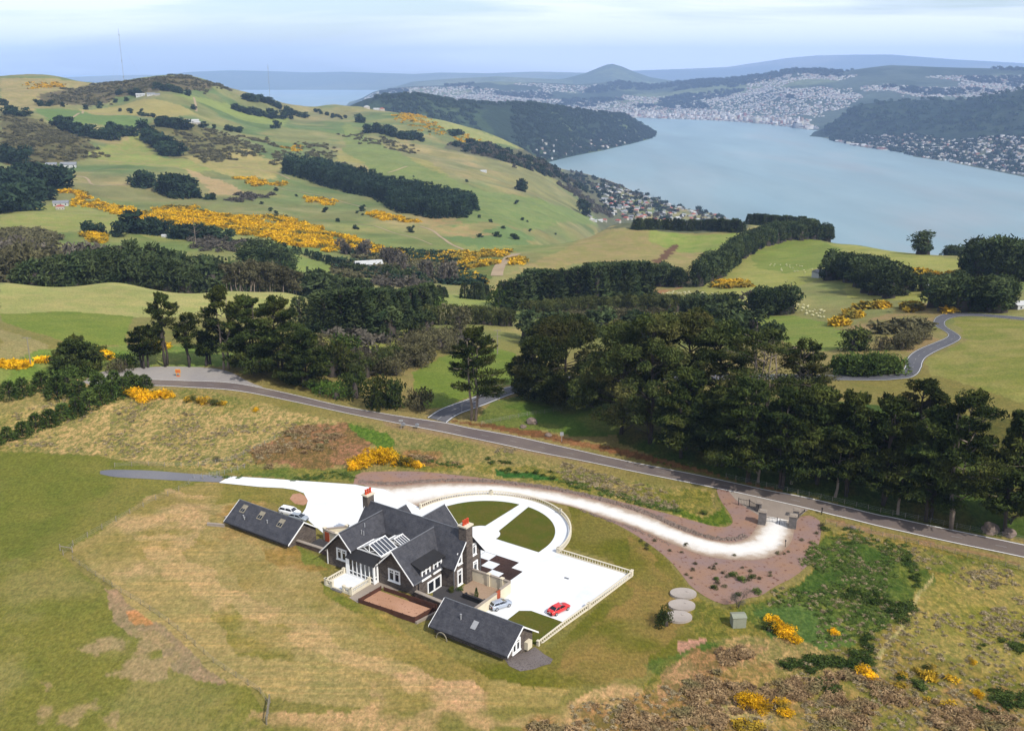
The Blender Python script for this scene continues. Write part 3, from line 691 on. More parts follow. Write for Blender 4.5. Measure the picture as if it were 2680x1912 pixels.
def ribbon(name, left, right, mat, dz=0.06, n=120, k=6, kind='structure', label=None, edge=False, parent=None, t0=0.0, t1=1.0, flat=None):
    L = even(left, n); R = even(right, n)
    T = np.linspace(t0, t1, k + 1)
    vs = np.array([[(l[0] * (1 - t) + r[0] * t, l[1] * (1 - t) + r[1] * t) for t in T] for l, r in zip(L, R)])
    X = vs[..., 0].ravel(); Y = vs[..., 1].ravel(); Z = H(X, Y) + dz if flat is None else np.full(X.shape, flat)
    a, b = np.meshgrid(np.arange(n - 1), np.arange(k), indexing='ij'); w = k + 1
    q = np.stack([a * w + b, (a + 1) * w + b, (a + 1) * w + b + 1, a * w + b + 1], -1).reshape(-1, 4)
    me = np_mesh(name, np.c_[X, Y, Z], q, mat)
    if me.polygons[0].normal.z < 0: me.flip_normals()
    if edge:
        e = np.tile(1 - np.abs(np.linspace(-1, 1, k + 1)) ** 1.5, n)
        at = me.attributes.new('edge', 'FLOAT', 'POINT'); at.data.foreach_set('value', e.astype(np.float32))
    o = bpy.data.objects.new(name, me); link(o, parent)
    return tag(o, label, kind=kind)
def sheet(name, poly, mat, dz=0.03, step=1.2, kind='structure', label=None, flat=None):
    """polygon in world XY filled with a grid-conforming sheet"""
    import bmesh
    from mathutils.geometry import delaunay_2d_cdt
    P = resample(poly + [poly[0]], step)[:-1]
    xs = [p[0] for p in P]; ys = [p[1] for p in P]
    pts = [Vector(p) for p in P]
    if flat is None:
        gx = np.arange(min(xs), max(xs), step); gy = np.arange(min(ys), max(ys), step)
        A, B = np.meshgrid(gx, gy); A = A.ravel(); B = B.ravel(); ok = inpoly(A, B, P)
        pts += [Vector((float(a), float(b))) for a, b in zip(A[ok], B[ok])]
    n = len(P)
    vs, _, fs, _, _, _ = delaunay_2d_cdt(pts, [], [list(range(n))], 1, 1e-4)
    X = np.array([v[0] for v in vs]); Y = np.array([v[1] for v in vs])
    Z = (H(X, Y) + dz) if flat is None else np.full(X.shape, flat)
    me = bpy.data.meshes.new(name); me.from_pydata([tuple(p) for p in zip(X, Y, Z)], [], [tuple(f) for f in fs]); me.materials.append(mat)
    if len(me.polygons) and me.polygons[0].normal.z < 0: me.flip_normals()
    me.update()
    o = bpy.data.objects.new(name, me); link(o)
    return tag(o, label, kind=kind)
wl = lambda px: smooth_line(hitp(px), 2)
# main road
far_e = wl([(250,1003),(330,993),(386,991),(515,995),(638,1004),(761,1029),(884,1060),(979,1077),(1058,1090),(1173,1106),(1216,1117),(1295,1130),(1374,1145),(1493,1172),(1605,1198),(1763,1229),(1895,1256),(2062,1293),(2299,1347),(2333,1351),(2531,1393),(2677,1423),(2900,1470)])
near_e = wl([(250,1020),(330,1010),(423,1009),(577,1018),(700,1036),(823,1063),(998,1100),(1098,1120),(1295,1160),(1414,1186),(1572,1216),(1684,1240),(1869,1277),(1969,1298),(2123,1336),(2299,1378),(2373,1394),(2677,1458),(2900,1508)])
ribbon('road', far_e, near_e, M['road_asphalt'], 0.07, 260, 8, label='two lane sealed road with white edge lines')
def line_between(name, A, B, t, wdt, dz, n=260, dash=None, label=None, mat='line_paint'):
    A = even(A, n); B = even(B, n); mb = MB()
    for i in range(n - 1):
        if dash and (i % dash[0]) >= dash[1]: continue
        q = []
        for j in (i, i + 1):
            a, b = A[j], B[j]; L = math.hypot(b[0] - a[0], b[1] - a[1]) or 1
            for s in (-1, 1):
                tt = t + s * wdt / 2 / L; q.append((a[0] + (b[0] - a[0]) * tt, a[1] + (b[1] - a[1]) * tt))
        z = [Hs(*p) + dz for p in q]
        vs = [(p[0], p[1], zz) for p, zz in zip(q, z)]
        mb.add(vs, [(0, 1, 3, 2)])
    o = mb.build(name, M[mat]); tag(o, label, kind='structure'); return o
line_between('road_marking', far_e, near_e, 0.055, 0.20, 0.085, label='white edge line on the far side of the road')
line_between('road_marking', far_e, near_e, 0.945, 0.20, 0.085, label='white edge line on the near side of the road')
line_between('road_marking', far_e, near_e, 0.5, 0.10, 0.085, dash=(8, 2), mat='faint_paint', label='broken white centre line')
# layby
sheet('gravel_layby', smooth_line(hitp([(215,1000),(255,975),(300,967),(377,961),(454,958),(546,961),(607,974),(653,1001),(700,1016),(640,1006),(515,997),(386,994),(300,997),(240,1008)]), 1), M['gravel_layby'], 0.05, 2.0, label='gravel layby beside the bend of the road')
# side road 
s_up = wl([(1120,1094),(1153,1070),(1192,1059),(1256,1039),(1354,1005),(1450,985),(1700,975),(2000,980),(2195,984),(2349,983),(2365,975),(2373,937),(2397,917),(2444,898),(2484,882),(2480,870),(2440,850),(2448,830),(2476,820),(2540,819),(2760,838)])
s_lo = wl([(1168,1106),(1180,1095),(1215,1078),(1275,1056),(1360,1026),(1450,1002),(1700,990),(2000,993),(2195,995),(2349,996),(2410,977),(2414,941),(2444,922),(2492,901),(2518,886),(2507,874),(2471,854),(2473,838),(2503,828),(2560,826),(2760,846)])
A_, B_ = even(s_up, 420), even(s_lo, 420); s_up, s_lo = [], []
for a, b in zip(A_, B_):
    L = math.hypot(b[0] - a[0], b[1] - a[1]) or 1; k = max(0, 7.2 / L - 1) / 2 if L < 7.2 else 0.04
    s_up.append((a[0] - (b[0] - a[0]) * k, a[1] - (b[1] - a[1]) * k)); s_lo.append((b[0] + (b[0] - a[0]) * k, b[1] + (b[1] - a[1]) * k))
ribbon('road', s_up, s_lo, M['far_road'], 0.12, 420, 6, label='side road curving away between the paddocks')
line_between('road_marking', s_up, s_lo, 0.06, 0.24, 0.15, 420, label='white line on the upper edge of the side road')
line_between('road_marking', s_up, s_lo, 0.94, 0.24, 0.15, 420, label='white line on the lower edge of the side road')
line_between('road_marking', s_up, s_lo, 0.5, 0.2, 0.15, 420, dash=(8, 3), mat='faint_paint', label='broken centre line of the side road')
# farm track left of the white paving
ribbon('farm_track', wl([(262,1232),(290,1228),(400,1231),(480,1238),(590,1246)]), wl([(262,1240),(300,1249),(400,1254),(480,1258),(575,1262)]), M['farm_track'], 0.05, 60, 6, label='gray farm track running into the paddock')
# dirt tracks on the hills
for px, w, lb in (([(1098,592),(1110,596),(1140,606),(1160,625),(1180,640),(1215,654)], 3.0, 'pale farm track on the far slope'),
              ([(1352,664),(1330,675),(1312,690),(1302,710),(1300,722)], 9.0, 'pale track climbing out of the gully'),
              ([(245,419),(330,425),(400,432),(470,441)], 2.5, 'long straight farm track across the left pasture'),
              ([(600,438),(700,446),(760,470)], 2.0, 'faint track below the dry slope'), ([(1015,452),(1040,445),(1066,436)], 2.5, 'short track above the plantation'),
              ([(230,293),(320,300),(395,312)], 2.5, 'pale fence line track below the high green paddock'), ([(690,478),(760,500),(860,515),(960,545)], 1.6, 'thin stock track on the middle slope'),
              ([(1130,640),(1010,600),(930,585)], 1.8, 'thin stock track above the gully'),
              ([(507,255),(512,272),(514,292)], 5.0, 'farm lane below the hilltop'),
              ([(183,310),(205,300),(218,290)], 4.0, 'farm lane across the high green paddock'),
              ([(190,462),(232,462),(238,487),(290,484),(350,483)], 3.0, 'track by the farmhouse on the left slope')):
    c = smooth_line(hitp(px), 2); c = even(c, 40); A = []; B = []
    for i, p in enumerate(c):
        q = c[min(i + 1, 39)]; o_ = c[max(i - 1, 0)]; d = math.hypot(q[0] - o_[0], q[1] - o_[1]) or 1
        nx, ny = -(q[1] - o_[1]) / d, (q[0] - o_[0]) / d
        A.append((p[0] + nx * w / 2, p[1] + ny * w / 2)); B.append((p[0] - nx * w / 2, p[1] - ny * w / 2))
    ribbon('farm_track', A, B, M['dirt_track'], 0.25, 40, 2, label=lb)

# ---------------------------------------------------------------- yard sheets
G0 = 0.03
lw = lambda pts: [L2W(*p) for p in pts]
arc = lambda cu, cv, r, a0, a1, n=40: [(cu + r * math.cos(rad(a0 + (a1 - a0) * i / n)), cv + r * math.sin(rad(a0 + (a1 - a0) * i / n))) for i in range(n + 1)]
CU, CV, RO = -9.7, 23.2, 17.7
px_u = lambda pts: [un(*p) for p in pts]
# mulch beds either side of the gravel drive
sheet('mulch_bed', smooth_line(px_u([(1517,1328),(1586,1352),(1662,1376),(1754,1418),(1846,1455),(1939,1464),(2000,1461),(2046,1442),(2072,1415),(2078,1384),(2085,1366),(2099,1362),(2123,1362),(2151,1378),(2144,1427),(2120,1473),(2080,1510),(2025,1537),(1990,1562),(1954,1566),(1908,1587),(1862,1573),(1809,1537),(1785,1504),(1760,1473),(1729,1445),(1692,1418),(1646,1388),(1590,1360)]), 1), M['bark_mulch'], 0.035, 1.5, label='bark mulch bed below the curve of the gravel drive')
sheet('mulch_bed', smooth_line(px_u([(925,1266),(932,1236),(1000,1233),(1098,1233),(1207,1244),(1379,1264),(1552,1294),(1700,1331),(1815,1362),(1875,1379),(1908,1378),(1921,1363),(1905,1338),(1884,1313),(1872,1284),(1908,1290),(1935,1318),(1985,1333),(1984,1380),(1955,1412),(1915,1425),(1850,1416),(1780,1392),(1692,1350),(1600,1318),(1500,1297),(1400,1279),(1276,1266),(1138,1264),(1021,1276)]), 1), M['bark_mulch'], 0.035, 1.5, label='bark mulch bank above the gravel drive')
# gravel drive
d_up = px_u([(950,1268),(1021,1274),(1138,1262),(1276,1264),(1414,1277),(1552,1305),(1692,1345),(1785,1390),(1862,1415),(1923,1420),(1962,1406),(1982,1376),(1990,1352)])
d_lo = px_u([(1080,1338),(1110,1322),(1200,1306),(1300,1300),(1379,1303),(1448,1314),(1517,1331),(1586,1356),(1662,1379),(1754,1421),(1846,1458),(1939,1467),(2000,1464),(2046,1445),(2074,1415),(2078,1390),(2082,1372)])
ribbon('gravel_drive', smooth_line(d_up, 2), smooth_line(d_lo, 2), M['white_gravel'], 0.06, 160, 16, edge=True, label='pale gravel drive sweeping from the gate to the house')
sheet('gate_apron', smooth_line(px_u([(1985,1352),(1930,1320),(1900,1290),(1890,1283),(1990,1303),(2100,1332),(2140,1343),(2110,1352),(2085,1368),(2078,1392),(2030,1395),(1980,1385)]), 1), M['concrete_apron'], 0.052, 1.5, label='worn gravel apron between the gate and the road')
# white paving
pav = lw([(8.4, 23.2), (24.4, 23.2), (22.6, -6.4), (22.6, 1.9), (15.9, 1.9), (14.1, 0.7), (14.2, -5.5), (9.2, -5.5), (9.2, 5.0), (0.6, 5.0), (0.6, 4.2), (-6, 4.2), (-27.0, 0.0), (-30.5, 0.5), (-34.3, 1.3)])
leftp = px_u([(812,1366),(790,1345),(800,1330),(806,1310),(795,1290),(770,1281),(740,1277),(680,1274),(573,1263),(602,1246),(700,1252),(930,1268),(965,1275),(1005,1280),(1098,1328)])
ring = lw([p for p in arc(CU, CV, RO, 180, 0, 60)])
poly = lw([(24.4, 23.2), (22.7, 1.9), (15.9, 1.9), (14.1, 0.7), (14.1, -5.6), (9.2, -5.6), (9.2, 4.0), (-26.0, 4.0), (-30.6, 1.0)]) + leftp[0:] + ring
sheet('white_paving', poly, M['white_paving'], 0.0, 4.0, flat=0.075, label='white concrete yard and forecourt')
RI = 14.6
def half(a0, a1, u_cut): pass
LV = 21.2
lawnL = [(-CU * 0 + p[0], p[1]) for p in arc(CU, CV, RI, 176, 94.5, 30)] + [(CU - 1.1, LV + 3.6)] + arc(CU, LV + 0.6, 3.2, 110, 175, 8) + [(-20.5, LV - 0.2), (-24.0, LV)]
lawnR = [p for p in arc(CU, CV, RI, 85.5, 2, 30)] + [(CU + RI, LV), (CU + 4.2, LV)] + arc(CU + 1.2, LV + 0.6, 3.0, -8, 62, 8)
sheet('lawn', lw(lawnL), M['lawn_green'], 0, 3, flat=0.10, label='lawn quadrant left of the garden path')
sheet('lawn', lw(lawnR), M['lawn_green'], 0, 3, flat=0.10, label='lawn quadrant right of the garden path')
sheet('lawn', lw([(14.2, -5.4), (14.1, 0.7), (15.9, 1.9), (22.3, 1.9), (22.2, -6.6), (14.4, -6.6)]), M['lawn_green'], 0, 3, flat=0.10, label='small lawn behind the near garage')
sheet('mulch_bed', px_u([(758,1305),(766,1293),(785,1290),(803,1300),(807,1314),(795,1322),(772,1318)]), M['pink_mulch'], 0, 2, flat=0.05, label='pale mulch patch at the edge of the white paving')
# courtyard
sheet('courtyard_paving', lw([(0.9, 4.7), (9.2, 4.7), (9.2, -1.0), (3.8, -1.0), (0.6, 1.0)]), M['tan_paving'], 0, 3, flat=0.11, label='tan paved courtyard')
sheet('courtyard_asphalt', lw([(-2.6, 0.6), (0.6, 1.0), (3.8, -1.0), (9.2, -1.0), (9.2, -7.5), (2.6, -7.5), (-2.6, -5.0)]), M['dark_court'], 0, 3, flat=0.105, label='dark service courtyard')
# chequered garden
sheet('dark_garden', lw([(-4.0, 15.5), (4.1, 15.5), (4.1, 12.9), (6.7, 12.9), (6.7, 5.0), (0.2, 5.0), (0.2, 8.5), (-4.0, 8.5)]), M['dark_soil'], 0, 3, flat=0.10, label='dark planted chequered garden')
for i, (a, b) in enumerate(((-3.9, 15.35), (-1.2, 12.8), (1.5, 10.2))):
    sheet('garden_slab', lw([(a, b), (a + 2.65, b), (a + 2.65, b - 2.55), (a, b - 2.55)]), M['white_paving'], 0, 3, flat=0.125, label=['first', 'middle', 'last'][i] + ' white square of the chequered garden')
# apron at the near garage end, concrete by the terrace
sheet('gravel_apron', [hit(*p) for p in [(1322,1726),(1400,1692),(1425,1712),(1447,1724),(1440,1737),(1400,1750),(1362,1756),(1332,1742)]], M['gray_gravel'], 0.05, 1.0, label='gray gravel patch at the garage gable')
# ---------------------------------------------------------------- stone house, in its own frame (u along the ridge, v away from the camera)
def house_empty(name, label, cat): return empty(name, (Ox, Oy, 0), A0, label, cat)
HO = house_empty('stone_house', 'large dark stone house with slate gables, two chimneys and a glazed garden room', 'house')
W_, RF = M['dark_stone_wall'], M['slate_roof']
def gable_prism(mb, c, half_l, half_r, zr, slope_l, slope_r, z0, a0, a1, axis):
    mb.prism([(c - half_l, z0), (c + half_r, z0), (c + half_r, zr - half_r * slope_r), (c, zr), (c - half_l, zr - half_l * slope_l)], a0, a1, axis)
wall = MB()
gable_prism(wall, 4.2, 4.2, 4.2, 9.85, 1.17, 1.17, -1.0, -24.0, 0.0, 'x')
wall.build('wall', W_, HO)
wall = MB(); gable_prism(wall, -20.1, 4.8, 2.9, 9.0, 1.0, 1.0, -1.0, -7.4, 0.3, 'y'); wall.build('wall', W_, HO)
wall = MB(); gable_prism(wall, -7.2, 3.4, 4.5, 9.0, 1.0, 1.02, -1.0, -7.4, 0.3, 'y'); wall.box(-11.4, -10.6, -7.4, 0.2, -1, 6.1); wall.build('wall', W_, HO)
wall = MB(); gable_prism(wall, -12.2, 4.2, 4.2, 8.7, 1.1, 1.1, -1.0, 8.1, 12.6, 'y'); wall.build('wall', W_, HO)
wall = MB(); gable_prism(wall, -19.6, 1.8, 1.8, 7.9, 1.1, 1.1, -1.0, 8.1, 9.6, 'y'); wall.build('wall', W_, HO)
wall = MB(); wall.box(-17.3, -10.7, -7.0, 0.2, -1.0, 6.0); wall.build('wall', W_, HO)
T = 0.22
def roof_gable(name, c, hl, hr, zr, sl, sr, a0, a1, axis, parent=HO, mat=None, barge=(True, True), ridge=True):
    """two slate planes; a0..a1 along the ridge"""
    P = (lambda a, p, z: (a, p, z)) if axis == 'x' else (lambda a, p, z: (p, a, z))
    mb = MB()
    mb.slab([P(a0, c, zr), P(a1, c, zr), P(a1, c - hl, zr - hl * sl), P(a0, c - hl, zr - hl * sl)], T)
    mb.slab([P(a0, c, zr), P(a1, c, zr), P(a1, c + hr, zr - hr * sr), P(a0, c + hr, zr - hr * sr)], T)
    if ridge:
        r = MB(); r.tube([P(a0, c, zr + 0.02), P(a1, c, zr + 0.02)], 0.11, 6)
    ob = mb.build(name, mat or RF, parent)
    if ridge: r.build('ridge_cap', M['lead'], ob)
    for e, a, s in ((0, a0, -1), (1, a1, 1)):
        if barge[e]:
            b = MB()
            for hh, ss, sg in ((hl, sl, -1), (hr, sr, 1)):
                q0, q1 = (c, zr), (c + sg * hh, zr - hh * ss)
                k = 0.26
                pts = [(q0[0], q0[1] + .03), (q1[0], q1[1] + .03), (q1[0], q1[1] - k), (q0[0], q0[1] - k)]
                b.prism(pts, a + s * 0.003, a + s * 0.09, axis)
            b.build('bargeboard', M['white_paint'], ob)
    return ob
roof_gable('roof', 4.2, 4.85, 4.85, 10.15, 1.17, 1.17, -24.5, 0.75, 'x')
# wings run into the main roof; ridge a little lower
roof_gable('roof', -20.1, 5.4, 2.95, 9.35, 1.0, 1.0, -8.6, 3.5, 'y', barge=(True, False))
roof_gable('roof', -7.2, 3.1, 5.0, 9.35, 1.0, 1.02, -8.6, 3.5, 'y', barge=(True, False))
roof_gable('roof', -12.2, 4.8, 4.8, 9.0, 1.1, 1.1, 5.2, 13.2, 'y', barge=(False, True))
roof_gable('roof', -19.6, 2.3, 2.3, 8.2, 1.1, 1.1, 5.9, 10.1, 'y', barge=(False, True))
# flat roof between the wings with two roof lanterns
mb = MB(); mb.box(-17.35, -10.1, -7.3, 1.3, 6.05, 6.35); fr = mb.build('flat_roof', M['membrane_roof'], HO)
mb = MB()
for u in (-22.9, -15.6): pass
def lantern(u0, u1, v0, v1, zb, h, n):
    c = (u0 + u1) / 2
    g = MB(); g.slab([(c, v0, zb + h), (c, v1, zb + h), (u1, v1, zb), (u1, v0, zb)], .04); g.slab([(c, v0, zb + h), (c, v1, zb + h), (u0, v1, zb), (u0, v0, zb)], .04)
    g.add([(u0, v0 + .06, zb), (u1, v0 + .06, zb), (c, v0 + .06, zb + h)], [(0, 1, 2)])
    g.add([(u0, v1 - .06, zb), (u1, v1 - .06, zb), (c, v1 - .06, zb + h)], [(0, 2, 1)])
    L = empty('roof_lantern'); L.parent = HO
    g.build('glass', M['roof_glass'], L)
    f = MB(); w = .085
    for i in range(n + 1):
        v = v0 + (v1 - v0) * i / n; k = w * (1.7 if i in (0, n) else 1)
        for uu in (u0, u1):
            f.slab([(c, v - k / 2, zb + h + .08), (c, v + k / 2, zb + h + .08), (uu, v + k / 2, zb + .08), (uu, v - k / 2, zb + .08)], .10)
    for uu in (u0, u1): f.box(uu - .13, uu + .13, v0 - .15, v1 + .15, zb - .15, zb + .12)
    f.box(c - .1, c + .1, v0 - .1, v1 + .1, zb + h - .02, zb + h + .14)
    for v in (v0 - .06, v1 + .0):
        f.box(u0, u1, v, v + .1, zb - .15, zb + .12)
        f.box(c - .07, c + .07, v, v + .1, zb + .1, zb + h)
        for s in (-1, 1): f.tube([(c, v + .05, zb + .1), (c + s * (u1 - c) * .5, v + .05, zb + h * .5)], .06, 4)
    f.build('frame', M['white_paint'], L)
lantern(-16.9, -11.1, -7.0, -2.6, 6.5, 1.55, 5)
lantern(-14.7, -11.0, -1.4, 1.0, 6.42, .85, 4)
# garden room: hood, glazed front, side return, floor
mb = MB(); mb.slab([(-18.3, -7.1, 6.42), (-11.3, -7.1, 6.42), (-11.3, -9.05, 5.15), (-18.3, -9.05, 5.15)], .2); mb.build('hood_roof', M['membrane_roof'], HO)
gr = empty('glazed_front'); gr.parent = HO
u0, u1, vz = -17.9, -11.7, -8.6
g = MB(); g.box(u0, u1, vz + .04, vz + .09, 1.6, 5.1); g.box(u1 - .09, u1 - .04, vz, -7.4, 1.6, 5.1); g.build('glass', M['dark_glass'], gr)
f = MB()
for i in range(7):
    u = u0 + (u1 - u0) * i / 6; k = .16 if i in (0, 3, 6) else .08
    f.box(u - k, u + k, vz - .06, vz + .12, 1.6, 5.1)
f.box(u0, u1, vz - .07, vz + .1, 4.85, 5.1); f.box(u0, u1, vz - .05, vz + .1, 1.6, 1.82); f.box(u0, u1, vz - .05, vz + .1, 2.45, 2.57)
f.box(u0 - .7, u0 - .16, vz - .05, vz + 1.2, 0.8, 5.1)
f.box(u1 - .03, u1 + .12, vz - .08, vz + .35, 0.8, 5.15); f.box(u1 - .02, u1 + .11, -7.85, -7.41, 0.8, 5.15); f.box(u1 - .02, u1 + .11, vz + .3, -7.8, 0.8, 2.0); f.box(u1 - .02, u1 + .11, vz + .3, -7.8, 4.7, 5.15); f.box(u1 - .02, u1 + .10, vz + .3, -7.8, 2.55, 2.68)
f.build('frame', M['white_paint'], gr)
mb = MB(); mb.box(-18.9, -11.6, -8.55, -7.0, -1, 1.6); mb.build('floor_slab', M['concrete_apron'], HO)
# windows: frame around dark glass, mullion, transom, sill
def window(face, a, b, z0, z1, pos, nl=2, transom=True, parent=HO, mullion=.30, sill=True, name='window'):
    """face: '-v' (front), '+u' (right). a..b along the wall, pos is the wall plane"""
    def B(mb, s0, s1, d0, d1, za, zb):
        if face == '-v': mb.box(s0, s1, pos - d1, pos - d0, za, zb)
        elif face == '+v': mb.box(s0, s1, pos + d0, pos + d1, za, zb)
        elif face == '-u': mb.box(pos - d1, pos - d0, s0, s1, za, zb)
        else: mb.box(pos + d0, pos + d1, s0, s1, za, zb)
    f = MB(); w = .26
    B(f, a, a + w, .0, .16, z0, z1); B(f, b - w, b, .0, .16, z0, z1)
    B(f, a + w, b - w, .0, .16, z1 - w, z1); B(f, a + w, b - w, .0, .16, z0, z0 + w * .8)
    iw = (b - a - 2 * w - (nl - 1) * mullion) / nl
    for i in range(nl - 1):
        s = a + w + iw * (i + 1) + mullion * i; B(f, s, s + mullion, .0, .15, z0 + w * .8, z1 - w)
    if transom: zt = z0 + (z1 - z0) * .68; B(f, a + w, b - w, .04, .13, zt, zt + .09)
    for i in range(nl):
        s = a + w + (iw + mullion) * i
        if transom: B(f, s + iw / 2 - .03, s + iw / 2 + .03, .04, .11, zt + .09, z1 - w)
        B(f, s, s + .06, .03, .12, z0 + w * .8, z1 - w); B(f, s + iw - .06, s + iw, .03, .12, z0 + w * .8, z1 - w)
    fo = f.build(name, M['white_paint'], parent)
    g = MB(); B(g, a + w, b - w, .015, .035, z0 + w * .8, z1 - w); g.build('pane', M['dark_glass'], fo)
    if sill:
        q = MB(); B(q, a - .08, b + .08, .0, .26, z0 - .14, z0); q.build('sill', M['white_paint'], fo)
    return fo
window('-v', -22.0, -19.4, 3.2, 5.5, -7.4)
window('-v', -9.1, -6.3, 2.7, 5.1, -7.4)
window('+u', 1.2, 2.6, 4.5, 6.9, 0.0, 1)
window('+u', 1.1, 2.6, 0.3, 3.4, 0.0, 1)
window('+u', 5.7, 7.0, 4.5, 6.9, 0.0, 1)
window('+u', 5.9, 7.4, 1.0, 3.1, 0.0, 1)
window('+u', -5.9, -3.4, 3.7, 6.0, -2.65, 2)
window('+u', -2.6, -0.1, 3.7, 6.0, -2.65, 2)
d = window('+u', -4.3, -0.3, 0.1, 2.6, -2.7, 2, False, sill=False, name='french_door')
# wall dormer behind those two windows
mb = MB(); mb.box(-3.6, -2.66, -6.1, 0.1, 3.6, 6.15); mb.build('wall', W_, HO)
mb = MB(); mb.slab([(-2.1, -6.4, 6.12), (-2.1, 0.4, 6.12), (-4.7, 0.4, 6.85), (-4.7, -6.4, 6.85)], .2); mb.build('dormer_roof', M['membrane_roof'], HO)
mb = MB()
mb.prism([(-2.6, 5.95), (-4.5, 6.5), (-4.5, 5.6), (-2.9, 4.5)], -6.15, -6.08, 'y'); mb.build('dormer_cheek', RF, HO)
# chimneys
def chimney(u0, u1, v0, v1, zb, zt, npots, stack_to_ground=False):
    mb = MB(); mb.box(u0, u1, v0, v1, zb, zt)
    c = mb.build('chimney', W_, HO)
    q = MB(); q.box(u0 - .16, u1 + .16, v0 - .16, v1 + .16, zt, zt + .28); q.build('chimney_cap', M['balustrade_stone'], c)
    for i in range(npots):
        t = (i + .5) / npots; v = v0 + (v1 - v0) * t; uu = (u0 + u1) / 2
        p = MB(); p.cyl(uu, v, zt + .28, zt + 1.15, .24, 10, 0, .19); p.cyl(uu, v, zt + 1.15, zt + 1.27, .25, 10, 0); p.build('chimney_pot', M['terracotta'], c)
    return c
chimney(-0.9, 0.85, 3.0, 4.9, -0.5, 11.4, 3)
chimney(-25.0, -23.7, 3.3, 5.2, 4.0, 11.3, 3)
# vents, flues, gutters and downpipes
def small_part(name, boxes, mat, parent=HO):
    m_ = MB()
    for b in boxes: m_.box(*b)
    return m_.build(name, mat, parent)
small_part('downpipe', [(-2.66, -2.52, -6.9, -6.76, 0, 4.0)], M['dark_metal'])
small_part('downpipe', [(-24.95 + .4, -24.4, -7.52, -7.41, 0.5, 4.3)], M['white_paint'])
small_part('downpipe', [(0.02, 0.14, 0.0, 0.14, 0, 5.0)], M['lead'])
small_part('downpipe', [(0.02, 0.14, 8.2, 8.34, 0, 5.1)], M['lead'])
small_part('gutter', [(-2.2, -2.02, -8.5, -6.5, 4.1, 4.24)], M['lead'])
small_part('gutter', [(-24.2, -21.0, 9.0, 9.15, 4.35, 4.5)], M['lead'])
for u, v, z in ((-19.2, -2.5, 8.5), (-18.6, -4.1, 7.9), (-18.3, -3.8, 7.6)):
    p = MB(); p.cyl(u, v, z - .3, z + .75, .09, 8); p.build('roof_vent', M['galvanized'], HO)

# ---------------------------------------------------------------- garages
def garage(name, label, u0, u1, vr, hw, zr, slope, zb, skylights, vents, gable_right=True):
    e = empty(name, (Ox, Oy, 0), A0, label, 'garage')
    w = MB(); wz = zr - .25
    gable_prism(w, vr, hw - .9, hw - .9, wz, slope, slope, zb, u0 + .5, u1 - .6, 'x'); w.build('wall', W_, e)
    roof_gable('roof', vr, hw, hw, zr, slope, slope, u0, u1, 'x', parent=e)
    for (u, t) in skylights:
        v = vr - hw * t; z = zr - hw * t * slope
        dv = 1.5; dz = dv * slope / 1.0 * .5
        s = MB(); s.slab([(u, v + dv / 2, z + dz + .10), (u + 1.35, v + dv / 2, z + dz + .10), (u + 1.35, v - dv / 2, z - dz + .10), (u, v - dv / 2, z - dz + .10)], .12)
        o = s.build('skylight', M['pale_timber'], e)
        g = MB()
        for k in (0, 1):
            a = u + .14 + k * .58
            g.slab([(a, v + dv / 2 - .14, z + dz - .02), (a + .48, v + dv / 2 - .14, z + dz - .02), (a + .48, v - dv / 2 + .14, z - dz + .22), (a, v - dv / 2 + .14, z - dz + .22)], .04)
        g.build('pane', M['dark_glass'], o)
    for (u, t, h) in vents:
        v = vr - hw * t; z = zr - hw * t * slope
        p = MB(); p.cyl(u, v, z - .3, z + h, .11, 8); p.cyl(u, v, z + h, z + h + .08, .17, 8); p.build('roof_vent', M['galvanized'], e)
    g = MB(); g.box(u0 + .1, u1 - .1, vr - hw - .12, vr - hw + .02, zr - hw * slope - .2, zr - hw * slope - .06); g.build('gutter', M['dark_metal'], e)
    return e
GL = garage('garage', 'long low slate roofed garage left of the house with three skylights', -53.6, -34.7, -3.5, 4.5, 5.7, .72, -1,
            [(-51.6, .30), (-46.3, .32), (-40.4, .34)], [(-49.4, .62, .55), (-48.9, .66, .5), (-42.9, .5, .6)])
GR_ = garage('garage', 'low slate roofed garage right of the fenced bed with a white gable window', 6.6, 22.7, -10.8, 4.5, 5.7, .72, -1,
            [], [(11.6, .46, .9)])
window('+u', -13.2, -10.9, 1.5, 3.7, 22.1, 2, parent=GR_)
s = MB(); s.slab([(14.0, -12.4, 4.66), (15.0, -12.4, 4.66), (15.0, -13.6, 3.8), (14.0, -13.6, 3.8)], .08); s.build('skylight', M['galvanized'], GR_)
small_part('side_box', [(22.11, 22.8, -9.6, -8.3, 0.6, 2.0)], M['cream_paint'], GR_)
# wall lamps omitted: not visible. bracket arch on the back wall of the near garage
q = MB(); pts = [(9.6 + 1.1 * math.cos(t), -15.6, 1.1 + 1.3 * math.sin(t)) for t in np.linspace(0, math.pi, 10)]
q.tube(pts, .09, 5); q.build('pipe_hoop', M['pale_timber'], GR_)

